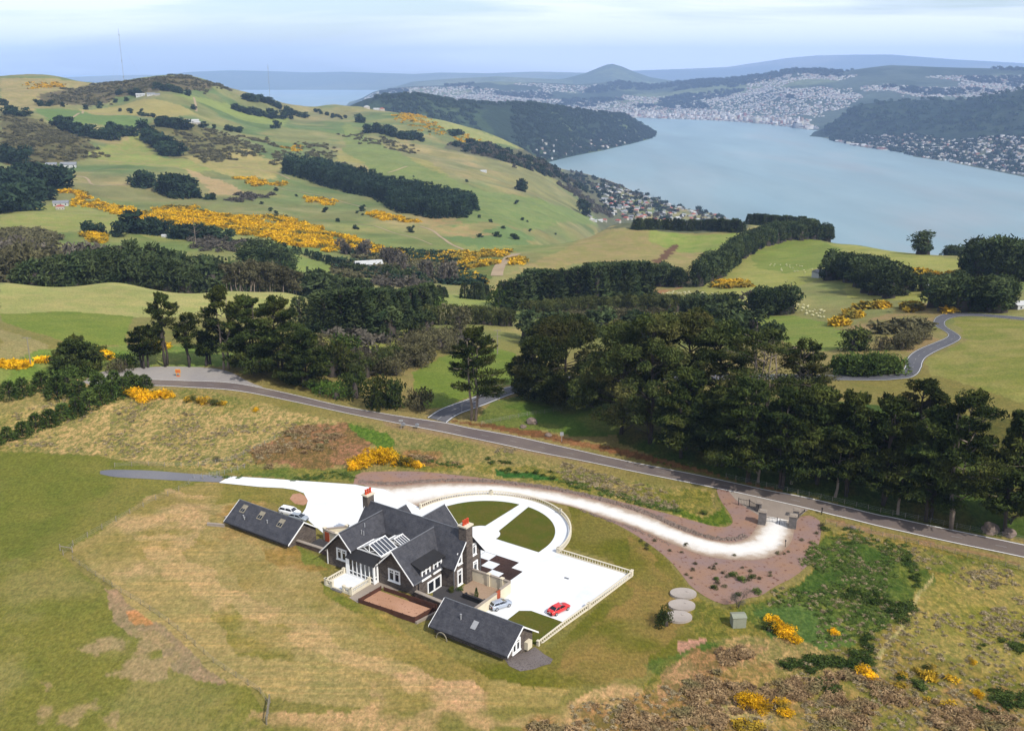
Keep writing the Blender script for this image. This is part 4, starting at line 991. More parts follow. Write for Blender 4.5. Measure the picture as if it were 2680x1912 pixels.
# ---------------------------------------------------------------- walls of the yard and courtyard
def lthing(name, label, cat, group=None): return empty(name, (Ox, Oy, 0), A0, label, cat, group)
def garden_wall(label, pts, th, z0, z1, mat, cap, name='garden_wall', piers=(), capz=.16, over=.1):
    e = lthing(name, label, 'wall')
    w = MB(); c = MB()
    for a, b in zip(pts, pts[1:]):
        dx, dy = b[0] - a[0], b[1] - a[1]; L = math.hypot(dx, dy); nx, ny = -dy / L, dx / L
        def strip(m_, t, za, zb):
            p = [(a[0] + nx * t, a[1] + ny * t), (b[0] + nx * t, b[1] + ny * t), (b[0] - nx * t, b[1] - ny * t), (a[0] - nx * t, a[1] - ny * t)]
            m_.prism(p, za, zb, 'z')
        strip(w, th / 2, z0, z1); strip(c, th / 2 + over, z1, z1 + capz)
    w.build('wall', mat, e); c.build('coping', cap, e)
    for (pu, pvv) in piers:
        p = MB(); p.box(pu - .28, pu + .28, pvv - .28, pvv + .28, z0, z1 + .25); p.box(pu - .36, pu + .36, pvv - .36, pvv + .36, z1 + .25, z1 + .4); p.build('pier', mat, e)
    return e
garden_wall('cream rendered courtyard wall between the chequered garden and the tan paving', [(0.75, 4.85), (9.35, 4.85)], .3, -.2, 2.3, M['cream_paint'], M['stone_coping'], piers=[(4.6, 4.75), (7.6, 4.75)])
e = garden_wall('white rendered yard wall with an orange timber door', [(9.35, 4.65), (9.35, 1.55)], .3, -.2, 2.3, M['cream_paint'], M['stone_coping'])
w2 = MB(); w2.box(9.2, 9.5, -6.3, 0.45, -.2, 2.1); w2.build('wall', M['cream_paint'], e)
w2 = MB(); w2.box(9.1, 9.6, -6.3, 0.45, 2.1, 2.26); w2.build('coping', M['stone_coping'], e)
dr = MB(); dr.box(9.25, 9.42, 0.46, 1.54, 0.05, 2.35); dr = dr.build('door', M['orange_timber'], e)
p = MB(); p.box(9.42, 9.47, .6, .66, 1.0, 1.15); p.build('handle', M['dark_metal'], dr)
garden_wall('brown brick retaining wall with stone coping behind the fenced bed', [(-2.6, -7.6), (7.1, -8.1)], .5, -.8, 2.4, M['brown_brick'], M['stone_coping'])
garden_wall('brown brick retaining wall between the left garage and the house', [(-37.0, -5.2), (-25.0, -4.6)], .5, -.8, 2.1, M['brown_brick'], M['stone_coping'])
e = garden_wall('white rendered wall with an orange door beside the left garage', [(-33.9, 1.4), (-30.9, 4.6)], .35, -.2, 2.4, M['cream_paint'], M['stone_coping'], piers=[(-31.0, 4.7), (-34.0, 1.3)])
garden_wall('white rendered wall from the left garage to the house', [(-33.9, 1.2), (-24.2, 0.2)], .35, -.2, 2.4, M['cream_paint'], M['stone_coping'], piers=[(-30.2, 0.9), (-27.2, .5)])
dr = MB(); dr.box(-33.5, -32.3, 0.78, 0.90, 0.0, 2.15); dr.build('door', M['orange_timber'], e)
sheet('courtyard_asphalt', lw([(-35.2, 1.0), (-24.2, 0.0), (-24.5, -4.3), (-36.8, -4.9)]), M['dark_court'], 0, 3, flat=0.115, label='shaded yard between the left garage and the house')
# sunken entry walls at the left end of the left garage
garden_wall('pale concrete wing wall at the left end of the left garage', [(-53.4, -8.1), (-56.9, -9.6)], .45, -.5, 1.75, M['stone_coping'], M['stone_coping'], over=.02)
garden_wall('short concrete wall stub at the left end of the left garage', [(-54.0, -5.9), (-56.6, -5.1)], .45, -.5, 1.6, M['stone_coping'], M['stone_coping'], over=.02)

# ---------------------------------------------------------------- fenced planting bed
sheet('mulch_bed', lw([(-9.9, -9.7), (0.2, -9.4), (2.6, -9.3), (2.3, -13.6), (-9.5, -14.6), (-9.4, -14.2)]), M['pink_mulch'], 0, 2, flat=1.36, label='fenced bed of pink bark mulch')
fb = lthing('bed_fence', 'low dark brown boarded fence around the pink mulch bed', 'fence')
def board_run(a, b, z0, z1, parent, th=.08, mat=None, post=2.2):
    dx, dy = b[0] - a[0], b[1] - a[1]; L = math.hypot(dx, dy); nx, ny = -dy / L * th / 2, dx / L * th / 2
    m_ = MB(); m_.prism([(a[0] + nx, a[1] + ny), (b[0] + nx, b[1] + ny), (b[0] - nx, b[1] - ny), (a[0] - nx, a[1] - ny)], z0, z1, 'z'); m_.build('board', mat or M['brown_timber'], parent)
    n = max(1, int(L / post))
    for i in range(n + 1):
        x, y = a[0] + dx * i / n, a[1] + dy * i / n
        p = MB(); p.box(x - .07, x + .07, y - .07, y + .07, z0 - .2, z1 + .08); p.build('post', mat or M['brown_timber'], parent)
board_run((-9.6, -14.9), (2.4, -14.1), .8, 2.1, fb); board_run((2.5, -14.0), (3.0, -9.4), .8, 2.1, fb)
board_run((-9.6, -14.8), (-9.4, -9.3), .8, 2.1, fb); board_run((-8.7, -9.2), (2.9, -8.6), .8, 2.1, fb)
sheet('concrete_apron', lw([(-12.3, -14.6), (-9.7, -15.1), (-9.6, -8.4), (-6.6, -7.9), (-6.6, -7.4), (-12.3, -7.4)]), M['concrete_apron'], 0, 3, flat=1.37, label='concrete strip between the terrace and the fenced bed')
e = lthing('kerb', 'thin concrete kerb around the fenced bed', 'kerb')
k = MB(); k.prism([(2.7, -14.2), (3.1, -14.2), (3.9, -9.0), (3.5, -9.0)], 0.6, 1.42, 'z'); k.build('edge', M['concrete_apron'], e)
# ---------------------------------------------------------------- balustrades
BAL = MB()
prof = [(0, .075), (.06, .075), (.10, .05), (.28, .11), (.48, .06), (.60, .045), (.66, .075), (.70, .075)]
BAL.tube([(0, 0, z) for z, r in prof], [r for z, r in prof], 8)
BAL_ME = BAL.mesh('baluster', M['balustrade_stone'])
def balustrade(label, pts, zb, h=1.0, sp=.42, piers=None, group=None):
    """pts in house frame; closed path of straight bits"""
    e = lthing('balustrade', label, 'balustrade', group)
    pl = MB(); rl = MB(); hw = .17
    def off(i, t):
        a = pts[max(i - 1, 0)]; b = pts[min(i + 1, len(pts) - 1)]; d = math.hypot(b[0] - a[0], b[1] - a[1]) or 1
        return (pts[i][0] - (b[1] - a[1]) / d * t, pts[i][1] + (b[0] - a[0]) / d * t)
    Zb = zb if callable(zb) else (lambda p: zb)
    for i in range(len(pts) - 1):
        for m_, t, a0, a1 in ((pl, hw, -.55, .14), (rl, hw * .85, h - .13, h)):
            q = [off(i, t), off(i + 1, t), off(i + 1, -t), off(i, -t)]
            z = [Zb(pts[i]), Zb(pts[i + 1]), Zb(pts[i + 1]), Zb(pts[i])]
            vs = [(p[0], p[1], zz + a0) for p, zz in zip(q, z)] + [(p[0], p[1], zz + a1) for p, zz in zip(q, z)]
            m_.add(vs, [(0, 3, 2, 1), (4, 5, 6, 7), (0, 1, 5, 4), (1, 2, 6, 5), (2, 3, 7, 6), (3, 0, 4, 7)])
    pl.build('plinth', M['balustrade_stone'], e); rl.build('handrail', M['balustrade_stone'], e)
    s = arclen(pts); n = max(2, int(s[-1] / sp)); t = np.linspace(sp * .6, s[-1] - sp * .6, n)
    for a, b in zip(np.interp(t, s, [p[0] for p in pts]), np.interp(t, s, [p[1] for p in pts])):
        o = bpy.data.objects.new('baluster', BAL_ME); link(o, e); o.location = (a, b, Zb((a, b)) + .14); o.scale = (1, 1, (h - .27) / .7)
    for p in (piers or (pts[0], pts[-1])):
        m_ = MB(); zz = Zb(p); m_.box(p[0] - .22, p[0] + .22, p[1] - .22, p[1] + .22, zz - .55, zz + h + .06); m_.box(p[0] - .28, p[0] + .28, p[1] - .28, p[1] + .28, zz + h + .06, zz + h + .16)
        m_.build('pier', M['balustrade_stone'], e)
    return e
arcp = lambda a0, a1, n=26: arc(CU, CV, RO + .1, a0, a1, n)
balustrade('curved balustrade along the gravel drive, section nearest the house', arcp(178, 122), .05, sp=.58)
balustrade('curved balustrade at the top of the semicircle between two piers', arcp(121.3, 61), .05, sp=.58)
balustrade('curved balustrade on the right side of the semicircle', arcp(60.3, 1), .05, sp=.58)
balustrade('straight balustrade on the far edge of the white yard', [(8.1, 23.2), (24.5, 23.4)], .05, sp=.58)
balustrade('long straight balustrade on the right edge of the white yard, far half', [(24.6, 22.9), (23.9, 8.6)], .05, sp=.58)
balustrade('long straight balustrade on the right edge of the white yard, near half', [(23.85, 8.2), (23.3, 1.0), (22.9, -6.6)], lambda p: .05 - max(0, 4 - p[1]) * .02, sp=.58)
TV = 1.6
tb = lthing('garden_terrace', 'raised white terrace in front of the glazed garden room', 'terrace')
m_ = MB(); m_.box(-19.1, -12.4, -13.8, -8.7, .2, TV); m_.build('base', M['balustrade_stone'], tb)
m_ = MB(); m_.box(-18.8, -12.7, -13.5, -8.7, TV, TV + .03); m_.build('floor', M['white_paving'], tb)
m_ = MB(); m_.box(-17.2, -14.6, -14.3, -13.82, .2, 1.45); m_.build('step', M['gray_stone'], tb)
balustrade('white balustrade on the left side of the terrace', [(-18.95, -8.9), (-18.95, -13.6)], TV, .95, .40)
balustrade('short white balustrade at the front left corner of the terrace', [(-18.7, -13.65), (-17.3, -13.65)], TV, .95, .34)
balustrade('short white balustrade at the front right corner of the terrace', [(-14.4, -13.65), (-12.85, -13.65)], TV, .95, .34)
balustrade('white balustrade on the right side of the terrace', [(-12.55, -13.6), (-12.55, -8.9)], TV, .95, .40)
# ---------------------------------------------------------------- cars (x forward)
def car(name, label, rear_px, front_px, mat, kind='saloon', L=4.6, Wd=1.8, Hh=1.42, zp=0.5):
    a = un(*rear_px, zp); b = un(*front_px, zp)
    ang = math.atan2(b[1] - a[1], b[0] - a[0]); c = ((a[0] + b[0]) / 2, (a[1] + b[1]) / 2)
    e = empty(name, (c[0], c[1], 0.08), ang, label, 'car')
    hw = Wd / 2; x = lambda t: (t - .5) * L
    # lower body: stations along x with (bottom, shoulder height, half width)
    if kind == 'saloon': st = [(0, .32, .80, .72), (.03, .24, .92, .86), (.12, .20, .97, .95), (.3, .18, .95, 1), (.5, .18, .93, 1), (.68, .18, .92, 1), (.85, .2, .86, .96), (.96, .24, .70, .84), (1, .32, .56, .70)]
    else: st = [(0, .34, .90, .82), (.02, .28, 1.0, .92), (.12, .22, 1.03, .97), (.3, .2, 1.02, 1), (.5, .2, 1.0, 1), (.68, .2, .99, 1), (.85, .22, .93, .97), (.96, .26, .80, .86), (1, .34, .64, .72)]
    k = Hh / 1.42 if kind != 'saloon' else 1
    vs = []; fs = []
    for t, zb, zs, w in st:
        zs *= (Hh / 1.45) if kind == 'suv' else 1
        r = hw * w
        ring = [(-r * .86, zb), (-r, zb + .16), (-r, zs - .16), (-r * .93, zs - .03), (-r * .55, zs + .03), (r * .55, zs + .03), (r * .93, zs - .03), (r, zs - .16), (r, zb + .16), (r * .86, zb)]
        vs += [(x(t), y, z) for y, z in ring]
    n = 10
    for i in range(len(st) - 1):
        for j in range(n): fs.append((i * n + j, i * n + (j + 1) % n, (i + 1) * n + (j + 1) % n, (i + 1) * n + j))
    fs += [tuple(range(n)), tuple(range((len(st) - 1) * n, len(st) * n))[::-1]]
    b_ = MB(); b_.add(vs, fs); body = b_.build('body', mat, e, smooth=True)
    # cabin: glass band below, roof panel above
    if kind == 'saloon': c0, c1, c2, c3 = .10, .27, .56, .74
    elif kind == 'hatch': c0, c1, c2, c3 = .02, .13, .55, .76
    else: c0, c1, c2, c3 = .01, .07, .62, .76
    zs = (.93 if kind == 'saloon' else 1.0) * ((Hh / 1.45) if kind == 'suv' else 1)
    zt = Hh - .07
    g = MB()
    lo = [(x(c0), -hw * .88, zs), (x(c3), -hw * .86, zs - .02), (x(c3), hw * .86, zs - .02), (x(c0), hw * .88, zs)]
    hi = [(x(c1), -hw * .68, zt), (x(c2), -hw * .68, zt), (x(c2), hw * .68, zt), (x(c1), hw * .68, zt)]
    g.add(lo + hi, [(0, 1, 5, 4), (1, 2, 6, 5), (2, 3, 7, 6), (3, 0, 4, 7), (4, 5, 6, 7)]); g.build('window', M['dark_glass'], e)
    r_ = MB(); r_.add([(x(c1) - .06, -hw * .70, zt - .03), (x(c2) + .05, -hw * .70, zt - .03), (x(c2) + .05, hw * .70, zt - .03), (x(c1) - .06, hw * .70, zt - .03),
                      (x(c1) + .1, -hw * .58, zt + .07), (x(c2) - .1, -hw * .58, zt + .07), (x(c2) - .1, hw * .58, zt + .07), (x(c1) + .1, hw * .58, zt + .07)],
                     [(0, 3, 2, 1), (4, 5, 6, 7), (0, 1, 5, 4), (1, 2, 6, 5), (2, 3, 7, 6), (3, 0, 4, 7)])
    for s in (-1, 1):
        for (pa, pb) in (((c0, zs, .88), (c1, zt, .68)), ((c3, zs - .02, .86), (c2, zt, .68)), (((c0 + c3) / 2 - .02, zs, .88), ((c1 + c2) / 2, zt, .69))):
            r_.tube([(x(pa[0]), s * hw * pa[2], pa[1]), (x(pb[0]), s * hw * pb[2], pb[1])], .055, 4)
    if kind == 'suv':
        r_.box(x(c0) - .02, x(c0) + .5, -hw * .8, hw * .8, zs, zt - .02) if False else None
    r_.build('roof', mat, e)
    for xx in (.19, .80):
        for s in (-1, 1):
            y = s * (hw - .10); R = .33 if kind != 'suv' else .38
            t_ = MB(); t_.tube([(x(xx), y - .11, R), (x(xx), y + .11, R)], R, 14); to = t_.build('wheel', M['tyre_rubber'], e)
            t_ = MB(); t_.tube([(x(xx), y + s * .10, R), (x(xx), y + s * .125, R)], R * .62, 10); t_.build('rim', M['rim_metal'], to)
    for s in (-1, 1):
        t_ = MB(); t_.box(x(0) - .02, x(0) + .12, s * hw * .55 - .17, s * hw * .55 + .17, zs - .30, zs - .12); t_.build('tail_light', M['lamp_red'], e)
        t_ = MB(); t_.box(x(1) - .22, x(1) - .02, s * hw * .5 - .17, s * hw * .5 + .17, zs - .40, zs - .26); t_.build('headlight', M['lamp_clear'], e)
        t_ = MB(); t_.box(x(c3) - .42, x(c3) - .26, s * (hw * .86) - .02 + s * .1, s * (hw * .86) + .02 + s * .16, zs + .02, zs + .16); t_.build('mirror', mat, e)
    t_ = MB(); t_.box(x(0) - .03, x(0) + .02, -.26, .26, .5, .62); t_.build('number_plate', M['white_paint'], e)
    t_ = MB(); t_.box(x(0) - .05, x(0) + .1, -hw * .7, hw * .7, .24, .40); t_.build('bumper', M['black_plastic'], e)
    if kind in ('suv',):
        for s in (-1, 1):
            t_ = MB(); t_.tube([(x(.15), s * hw * .55, zt + .12), (x(.6), s * hw * .55, zt + .12)], .03, 5); t_.build('roof_rail', M['galvanized'], e)
    return e
car('parked_car', 'red saloon car parked on the white yard beside the long balustrade', (1436, 1606), (1489, 1580), M['car_red'])
car('parked_car', 'silver hatchback parked between the near garage and the white yard wall', (1286, 1590), (1334, 1574), M['car_silver'], 'hatch', 4.2)
car('parked_car', 'white four wheel drive car parked behind the left garage', (733, 1333), (786, 1344), M['car_white'], 'suv', 4.8, 1.95, 1.8, .8)
car('parked_car', 'gray hatchback parked between the left garage and the white car', (757, 1350), (808, 1360), M['car_gray'], 'hatch', 4.3)

# ---------------------------------------------------------------- entrance gate
def W(px, py, z=0.0): return un(px, py, z)
gp = [W(1994, 1372), W(2073, 1384)]
gd = math.atan2(gp[1][1] - gp[0][1], gp[1][0] - gp[0][0])
def stone_pillar(x, y, label, h=3.0, w=.75):
    e = empty('gate_pillar', (x, y, 0), gd, label, 'pillar')
    m_ = MB(); m_.box(-w, w, -w * .8, w * .8, 0, h); m_.build('shaft', M['gray_stone'], e)
    m_ = MB(); m_.box(-w - .15, w + .15, -w * .8 - .15, w * .8 + .15, h, h + .22); m_.box(-w + .1, w - .1, -w * .8 + .1, w * .8 - .1, h + .22, h + .4); m_.build('cap', M['stone_coping'], e)
stone_pillar(*gp[0], 'gray stone gate pillar on the left of the driveway entrance'); stone_pillar(*gp[1], 'gray stone gate pillar on the right of the driveway entrance')
stone_pillar(*W(1984, 1342), 'smaller gray stone pillar behind the left gate pillar', 2.4, .6); stone_pillar(*W(2082, 1362), 'smaller gray stone pillar behind the right gate pillar', 2.4, .6)
def iron_fence(name, label, a, b, h=2.0, sp=.35, cat='fence', mat=None):
    ang = math.atan2(b[1] - a[1], b[0] - a[0]); L = math.hypot(b[0] - a[0], b[1] - a[1])
    e = empty(name, (a[0], a[1], 0), ang, label, cat); mat = mat or M['dark_metal']
    for z in (.25, h - .2):
        m_ = MB(); m_.box(0, L, -.03, .03, z, z + .07); m_.build('rail', mat, e)
    m_ = MB(); n = int(L / sp)
    for i in range(n + 1): m_.box(L * i / n - .02, L * i / n + .02, -.02, .02, 0, h)
    m_.build('bars', mat, e)
    for x in (0, L):
        m_ = MB(); m_.box(x - .07, x + .07, -.07, .07, 0, h + .15); m_.build('post', mat, e)
    return e
iron_fence('driveway_gate', 'left leaf of the dark iron driveway gate', W(1998, 1366), W(2033, 1372), 1.5, .3, 'gate')
iron_fence('driveway_gate', 'right leaf of the dark iron driveway gate', W(2040, 1376), W(2070, 1381), 1.5, .3, 'gate')
c_ = [W(1932, 1327), W(1960, 1332), W(1984, 1346)]
iron_fence('iron_fence', 'dark iron railing left of the entrance, outer panel', c_[0], c_[1], 2.2, .3); iron_fence('iron_fence', 'dark iron railing next to the left gate pillar', c_[1], c_[2], 2.2, .3)
c_ = [W(2084, 1370), W(2104, 1354), W(2148, 1358)]
iron_fence('iron_fence', 'dark iron railing next to the right gate pillar', c_[0], c_[1], 1.8, .3); iron_fence('iron_fence', 'dark iron railing right of the entrance, outer panel', c_[1], c_[2], 1.6, .3)
m_ = MB(); m_.cyl(0, 0, 0, 3.0, .09, 8); m_.box(-.15, .15, -.1, .1, 2.6, 3.0); o = m_.build('gate_post', M['dark_metal'], loc=(*W(2149, 1362), 0)); tag(o, 'tall dark post at the right end of the entrance railing', 'post')
m_ = MB(); m_.cyl(0, 0, 0, 1.3, .06, 8); m_.box(-.12, .12, -.1, .1, 1.2, 1.5); o = m_.build('intercom_post', M['dark_metal'], loc=(*W(2055, 1430), 0)); tag(o, 'thin dark intercom post beside the gravel drive', 'post')

# ---------------------------------------------------------------- tanks, shed, boxes
for (x, y), w in zip(((1788, 1556), (1784, 1587), (1775, 1617)), ('farthest', 'middle', 'nearest')):
    p = un(x, y); e = empty('water_tank', (p[0], p[1], Hs(*p)), 0, w + ' of the three round concrete tank lids in the grass', 'tank')
    m_ = MB(); m_.cyl(0, 0, -.3, .42, 2.45, 28, 0, 2.4); m_.build('lid', M['tank_lid'], e)
    m_ = MB(); m_.cyl(.9, .5, .42, .52, .35, 12); m_.build('hatch', M['tank_lid'], e); e.scale = (1, .78, 1)
p = un(1935, 1645); e = empty('pump_shed', (p[0], p[1], Hs(*p)), rad(4), 'small pale green metal pump shed in the rough grass', 'shed')
m_ = MB(); m_.box(-1.15, 1.15, 0, 1.9, -.2, 1.9); m_.build('wall', M['shed_green'], e)
m_ = MB(); m_.slab([(-1.25, -.12, 1.98), (1.25, -.12, 1.98), (1.25, 1.0, 2.25), (-1.25, 1.0, 2.25)], .07); m_.slab([(-1.25, 1.0, 2.25), (1.25, 1.0, 2.25), (1.25, 2.02, 1.98), (-1.25, 2.02, 1.98)], .07); m_.build('roof', M['shed_green'], e)
m_ = MB(); m_.box(-.5, .5, -.03, -.003, 0, 1.7); m_.build('door', M['shed_green'], e)

# ---------------------------------------------------------------- poles, signs, posts
def power_pole(label, px, py, h, arms=(0.95,)):
    p = hit(px, py); e = empty('power_pole', (p[0], p[1], Hs(*p)), 0, label, 'power pole')
    m_ = MB(); m_.cyl(0, 0, -.5, h, .2, 8, 0, .13); m_.build('post', M['pale_timber'], e)
    for t in arms:
        m_ = MB(); m_.box(-1.3, 1.3, -.08, .08, h * t - .1, h * t + .06)
        for x in (-1.1, -.4, .4, 1.1): m_.cyl(x, 0, h * t + .06, h * t + .3, .06, 6)
        m_.build('crossarm', M['pale_timber'], e)
power_pole('pale power pole with two crossarms in the green paddock behind the junction', 1302, 926, 9.5, (.97, .72))
power_pole('power pole left of the spreading conifer in the left paddock', 81, 958, 9, (.97,))
def road_sign(label, px, py, h, w, hh, mat, z0=None, two=False):
    p = hit(px, py); e = empty('road_sign', (p[0], p[1], Hs(*p)), 0, label, 'sign')
    for x in ((-w * .35, w * .35) if two else (0,)):
        m_ = MB(); m_.cyl(x, 0, -.2, h, .06, 6); m_.build('post', M['galvanized'], e)
    m_ = MB(); m_.box(-w / 2, w / 2, -.06, -.03, h - hh, h); m_.build('panel', mat, e)
road_sign('gray finger sign on a post opposite the road junction', 1050, 1122, 2.6, 1.1, .5, M['galvanized'])
road_sign('gray roadside sign on the far side of the road under the trees', 1470, 1155, 2.6, .9, 1.0, M['galvanized'])
road_sign('small gray sign behind the lone conifer at the junction', 1209, 1078, 2.4, .5, .6, M['galvanized'])
e = None
p = hit(467, 985); e = empty('road_works_sign', (p[0], p[1], Hs(*p)), 0, 'yellow and orange sign frame standing in the gravel layby', 'sign')
for x in (-.5, .5):
    m_ = MB(); m_.cyl(x, 0, 0, 1.9, .09, 6); m_.build('post', M['sign_yellow'], e)
m_ = MB(); m_.box(-.8, .8, -.1, -.04, 1.1, 2.3); m_.build('panel', M['sign_yellow'], e)
m_ = MB(); m_.box(-.65, .65, -.16, -.105, 1.3, 2.1); m_.build('panel', M['sign_orange'], e)
m_ = MB(); m_.box(-.45, .45, -.3, .3, 0, .25); m_.build('base', M['sign_orange'], e)
for px, py, lb in ((1056, 1120, 'gray letterbox by the finger sign at the junction'), (1092, 1122, 'gray letterbox on its own at the road edge')):
    p = hit(px, py); e = empty('letterbox', (p[0], p[1], Hs(*p)), 0, lb, 'letterbox')
    m_ = MB(); m_.cyl(0, 0, -.1, .9, .07, 6); m_.build('post', M['gray_timber'], e)
    m_ = MB(); m_.box(-.45, .45, -.35, .35, .8, 1.3); m_.prism([(-.5, 1.3), (.5, 1.3), (0, 1.5)], -.38, .38, 'y'); m_.build('box', M['tin_gray'], e)
# boulders
rs = np.random.RandomState(3)
def rock_mesh(name, seed, mat):
    import bmesh
    bm = bmesh.new(); bmesh.ops.create_icosphere(bm, subdivisions=2, radius=1)
    r_ = random.Random(seed)
    for v in bm.verts: v.co *= 1 + r_.uniform(-.25, .2); v.co.z *= .7
    me = bpy.data.meshes.new(name); bm.to_mesh(me); bm.free(); me.materials.append(mat); return me
ROCK = [rock_mesh('rock', i, M['rubble']) for i in range(4)]
for px, py, s, lb in ((1391, 1107, 1.6, 'gray boulder in the paddock under the big pines'), (1370, 1118, .9, 'smaller boulder left of the gray boulder'), (1435, 1140, .9, 'boulder by the far road edge'), (1868, 1262, .5, 'rock at the road edge under the trees'), (2590, 1388, 1.8, 'brown pile of stumps at the right end of the road'), (2640, 1398, 1.4, 'brown boulder at the far right by the road'), (2232, 1382, .6, 'small pale rock below the road in the rough grass')):
    p = hit(px, py); o = bpy.data.objects.new('boulder', ROCK[rs.randint(4)]); link(o); o.location = (p[0], p[1], Hs(*p) + .2 * s); o.scale = (s, s, s); o.rotation_euler = (0, 0, rs.rand() * 6); tag(o, lb, 'boulder')
# rubble wall along the upper edge of the drive: uncountable stones
mbv = []; mbq = []
base = np.array([(math.cos(a) * r, math.sin(a) * r, z) for z, r in ((0, 1), (.5, .9), (.8, .45)) for a in np.linspace(0, 2 * math.pi, 6)[:-1]])
bq = [(i * 5 + j, i * 5 + (j + 1) % 5, (i + 1) * 5 + (j + 1) % 5, (i + 1) * 5 + j) for i in range(2) for j in range(5)]
def stones(path, n, width, smin, smax, out_v, out_q):
    P = even(path, 400); P = np.array(P)
    for k in range(n):
        i = rs.randint(0, 398); t = rs.rand(); x, y = P[i] * (1 - t) + P[i + 1] * t; d = P[i + 1] - P[i]; d /= np.hypot(*d) + 1e-9
        o_ = (rs.rand() - .5) * width; x -= d[1] * o_; y += d[0] * o_
        s = smin + (smax - smin) * rs.rand() ** 2; th_ = rs.rand() * 6
        q = base * [s * (0.8 + .5 * rs.rand()), s * (.7 + .4 * rs.rand()), s * (.8 + .5 * rs.rand())]
        c, sn = math.cos(th_), math.sin(th_); b0 = len(out_v)
        out_v += [(x + p_[0] * c - p_[1] * sn, y + p_[0] * sn + p_[1] * c, p_[2] + .03) for p_ in q]
        out_q += [tuple(v + b0 for v in f) for f in bq] + [(b0 + 10, b0 + 11, b0 + 12, b0 + 13)]
stones(smooth_line(px_u([(940,1259),(1021,1268),(1138,1256),(1276,1258),(1414,1271),(1552,1299),(1692,1340),(1785,1383),(1862,1408),(1923,1413),(1955,1400)]), 2), 2600, 1.5, .10, .34, mbv, mbq)
stones(smooth_line(px_u([(1517,1333),(1586,1360),(1662,1384),(1754,1426)]), 1), 260, .8, .08, .22, mbv, mbq)
o = bpy.data.objects.new('rubble_edging', np_mesh('rubble', np.array(mbv), np.array(mbq), M['rubble'])); link(o); tag(o, 'rough stone edging along the upper side of the gravel drive', kind='stuff')
# ---------------------------------------------------------------- post and wire fences
def fence(label, pts_px, n, h=1.25, mat=None, w=.08, wires=True, name='wire_fence', world=None):
    P = even(world or hitp(pts_px), n); e = empty(name, (P[0][0], P[0][1], Hs(*P[0])), 0, label, 'fence')
    z0 = Hs(*P[0]); mat = mat or M['pale_timber']
    pm = MB(); pm.cyl(0, 0, -.25, h, w, 6); pme = pm.mesh('post', mat)
    for i, p in enumerate(P):
        o = bpy.data.objects.new('post', pme); link(o, e); o.location = (p[0] - P[0][0], p[1] - P[0][1], Hs(*p) - z0); o.rotation_euler = (rs.uniform(-.05, .05), rs.uniform(-.05, .05), 0)
    if wires:
        for hh in (.35, .7, 1.05):
            wm = MB(); wm.tube([(p[0] - P[0][0], p[1] - P[0][1], Hs(*p) - z0 + hh) for p in P], .012, 3, cap=False); wm.build('wire', M['galvanized'], e)
    return e
fence('post and wire fence between the olive paddock and the mown house paddock', [(166,1452),(195,1425),(262,1387),(330,1350),(425,1300),(508,1258),(575,1245)], 13)
fence('post and wire fence running down the left foreground slope', [(190,1465),(232,1495),(330,1560),(352,1570),(455,1640),(560,1735),(690,1820),(702,1845)], 22, 1.1, M['gray_timber'], .05)
fence('post and wire fence above the gray farm track', [(300,1222),(380,1218),(450,1222),(540,1218),(600,1208),(650,1185),(720,1150)], 12, 1.2)
fence('fence below the main road at the far right', [(2160,1372),(2300,1402),(2450,1436),(2600,1475),(2700,1500)], 18, 1.1, M['gray_timber'], .05)
fence('fence under the dark trees on the far side of the road', [(1900,1250),(2100,1296),(2300,1340),(2450,1370),(2680,1416)], 26, 1.2, M['gray_timber'], .06)
fence('fence by the paddock under the junction tree', [(1260,1112),(1330,1098),(1400,1085),(1470,1075)], 10, 1.2, M['gray_timber'], .06)
fence('fence along the drive end of the farm track', [(508,1252),(545,1248),(590,1240),(640,1225)], 8, 1.2, M['galvanized'], .05)
# timber gate fragments at the fence corner and the leaning rail in the foreground
p0, p1 = hit(698, 1895), hit(706, 1838)
e = empty('timber_rail', (p0[0], p0[1], Hs(*p0)), math.atan2(p1[1] - p0[1], p1[0] - p0[0]), 'weathered gray timber rail gate at the bottom of the foreground slope', 'gate')
L_ = math.hypot(p1[0] - p0[0], p1[1] - p0[1])
for z in (.4, 1.1):
    m_ = MB(); m_.box(0, L_, -.08, .08, z, z + .18); m_.build('rail', M['gray_timber'], e)
for x in (0, L_ / 2, L_):
    m_ = MB(); m_.cyl(x, 0, -.3, 1.5, .12, 7); m_.build('post', M['gray_timber'], e)
p0, p1 = hit(158, 1440), hit(190, 1445)
e = empty('timber_rail', (p0[0], p0[1], Hs(*p0)), math.atan2(p1[1] - p0[1], p1[0] - p0[0]), 'pale timber corner rail where the two paddock fences meet', 'gate')
L_ = math.hypot(p1[0] - p0[0], p1[1] - p0[1])
m_ = MB(); m_.box(0, L_, -.07, .07, .9, 1.05); m_.build('rail', M['pale_timber'], e)
for x in (0, L_):
    m_ = MB(); m_.cyl(x, 0, -.3, 1.4, .11, 7); m_.build('post', M['pale_timber'], e)
# garden things
e = lthing('garden_bench', 'long dark outdoor sofa on the tan courtyard paving', 'bench')
m_ = MB(); m_.box(3.2, 7.6, -1.3, -.4, .12, .55); m_.build('seat', M['dark_metal'], e); m_ = MB(); m_.box(3.2, 7.6, -1.5, -1.25, .12, 1.0); m_.build('backrest', M['dark_metal'], e)
for u_ in (3.2, 7.3):
    m_ = MB(); m_.box(u_, u_ + .3, -1.25, -.4, .55, .8); m_.build('armrest', M['dark_metal'], e)
m_ = MB(); m_.box(14.4, 15.4, 15.2, 15.7, .077, .09); p = L2W(0, 0); o = m_.build('drain_cover', M['lead'], loc=(Ox, Oy, 0), rz=A0); tag(o, 'small gray drain cover in the white yard', 'drain')
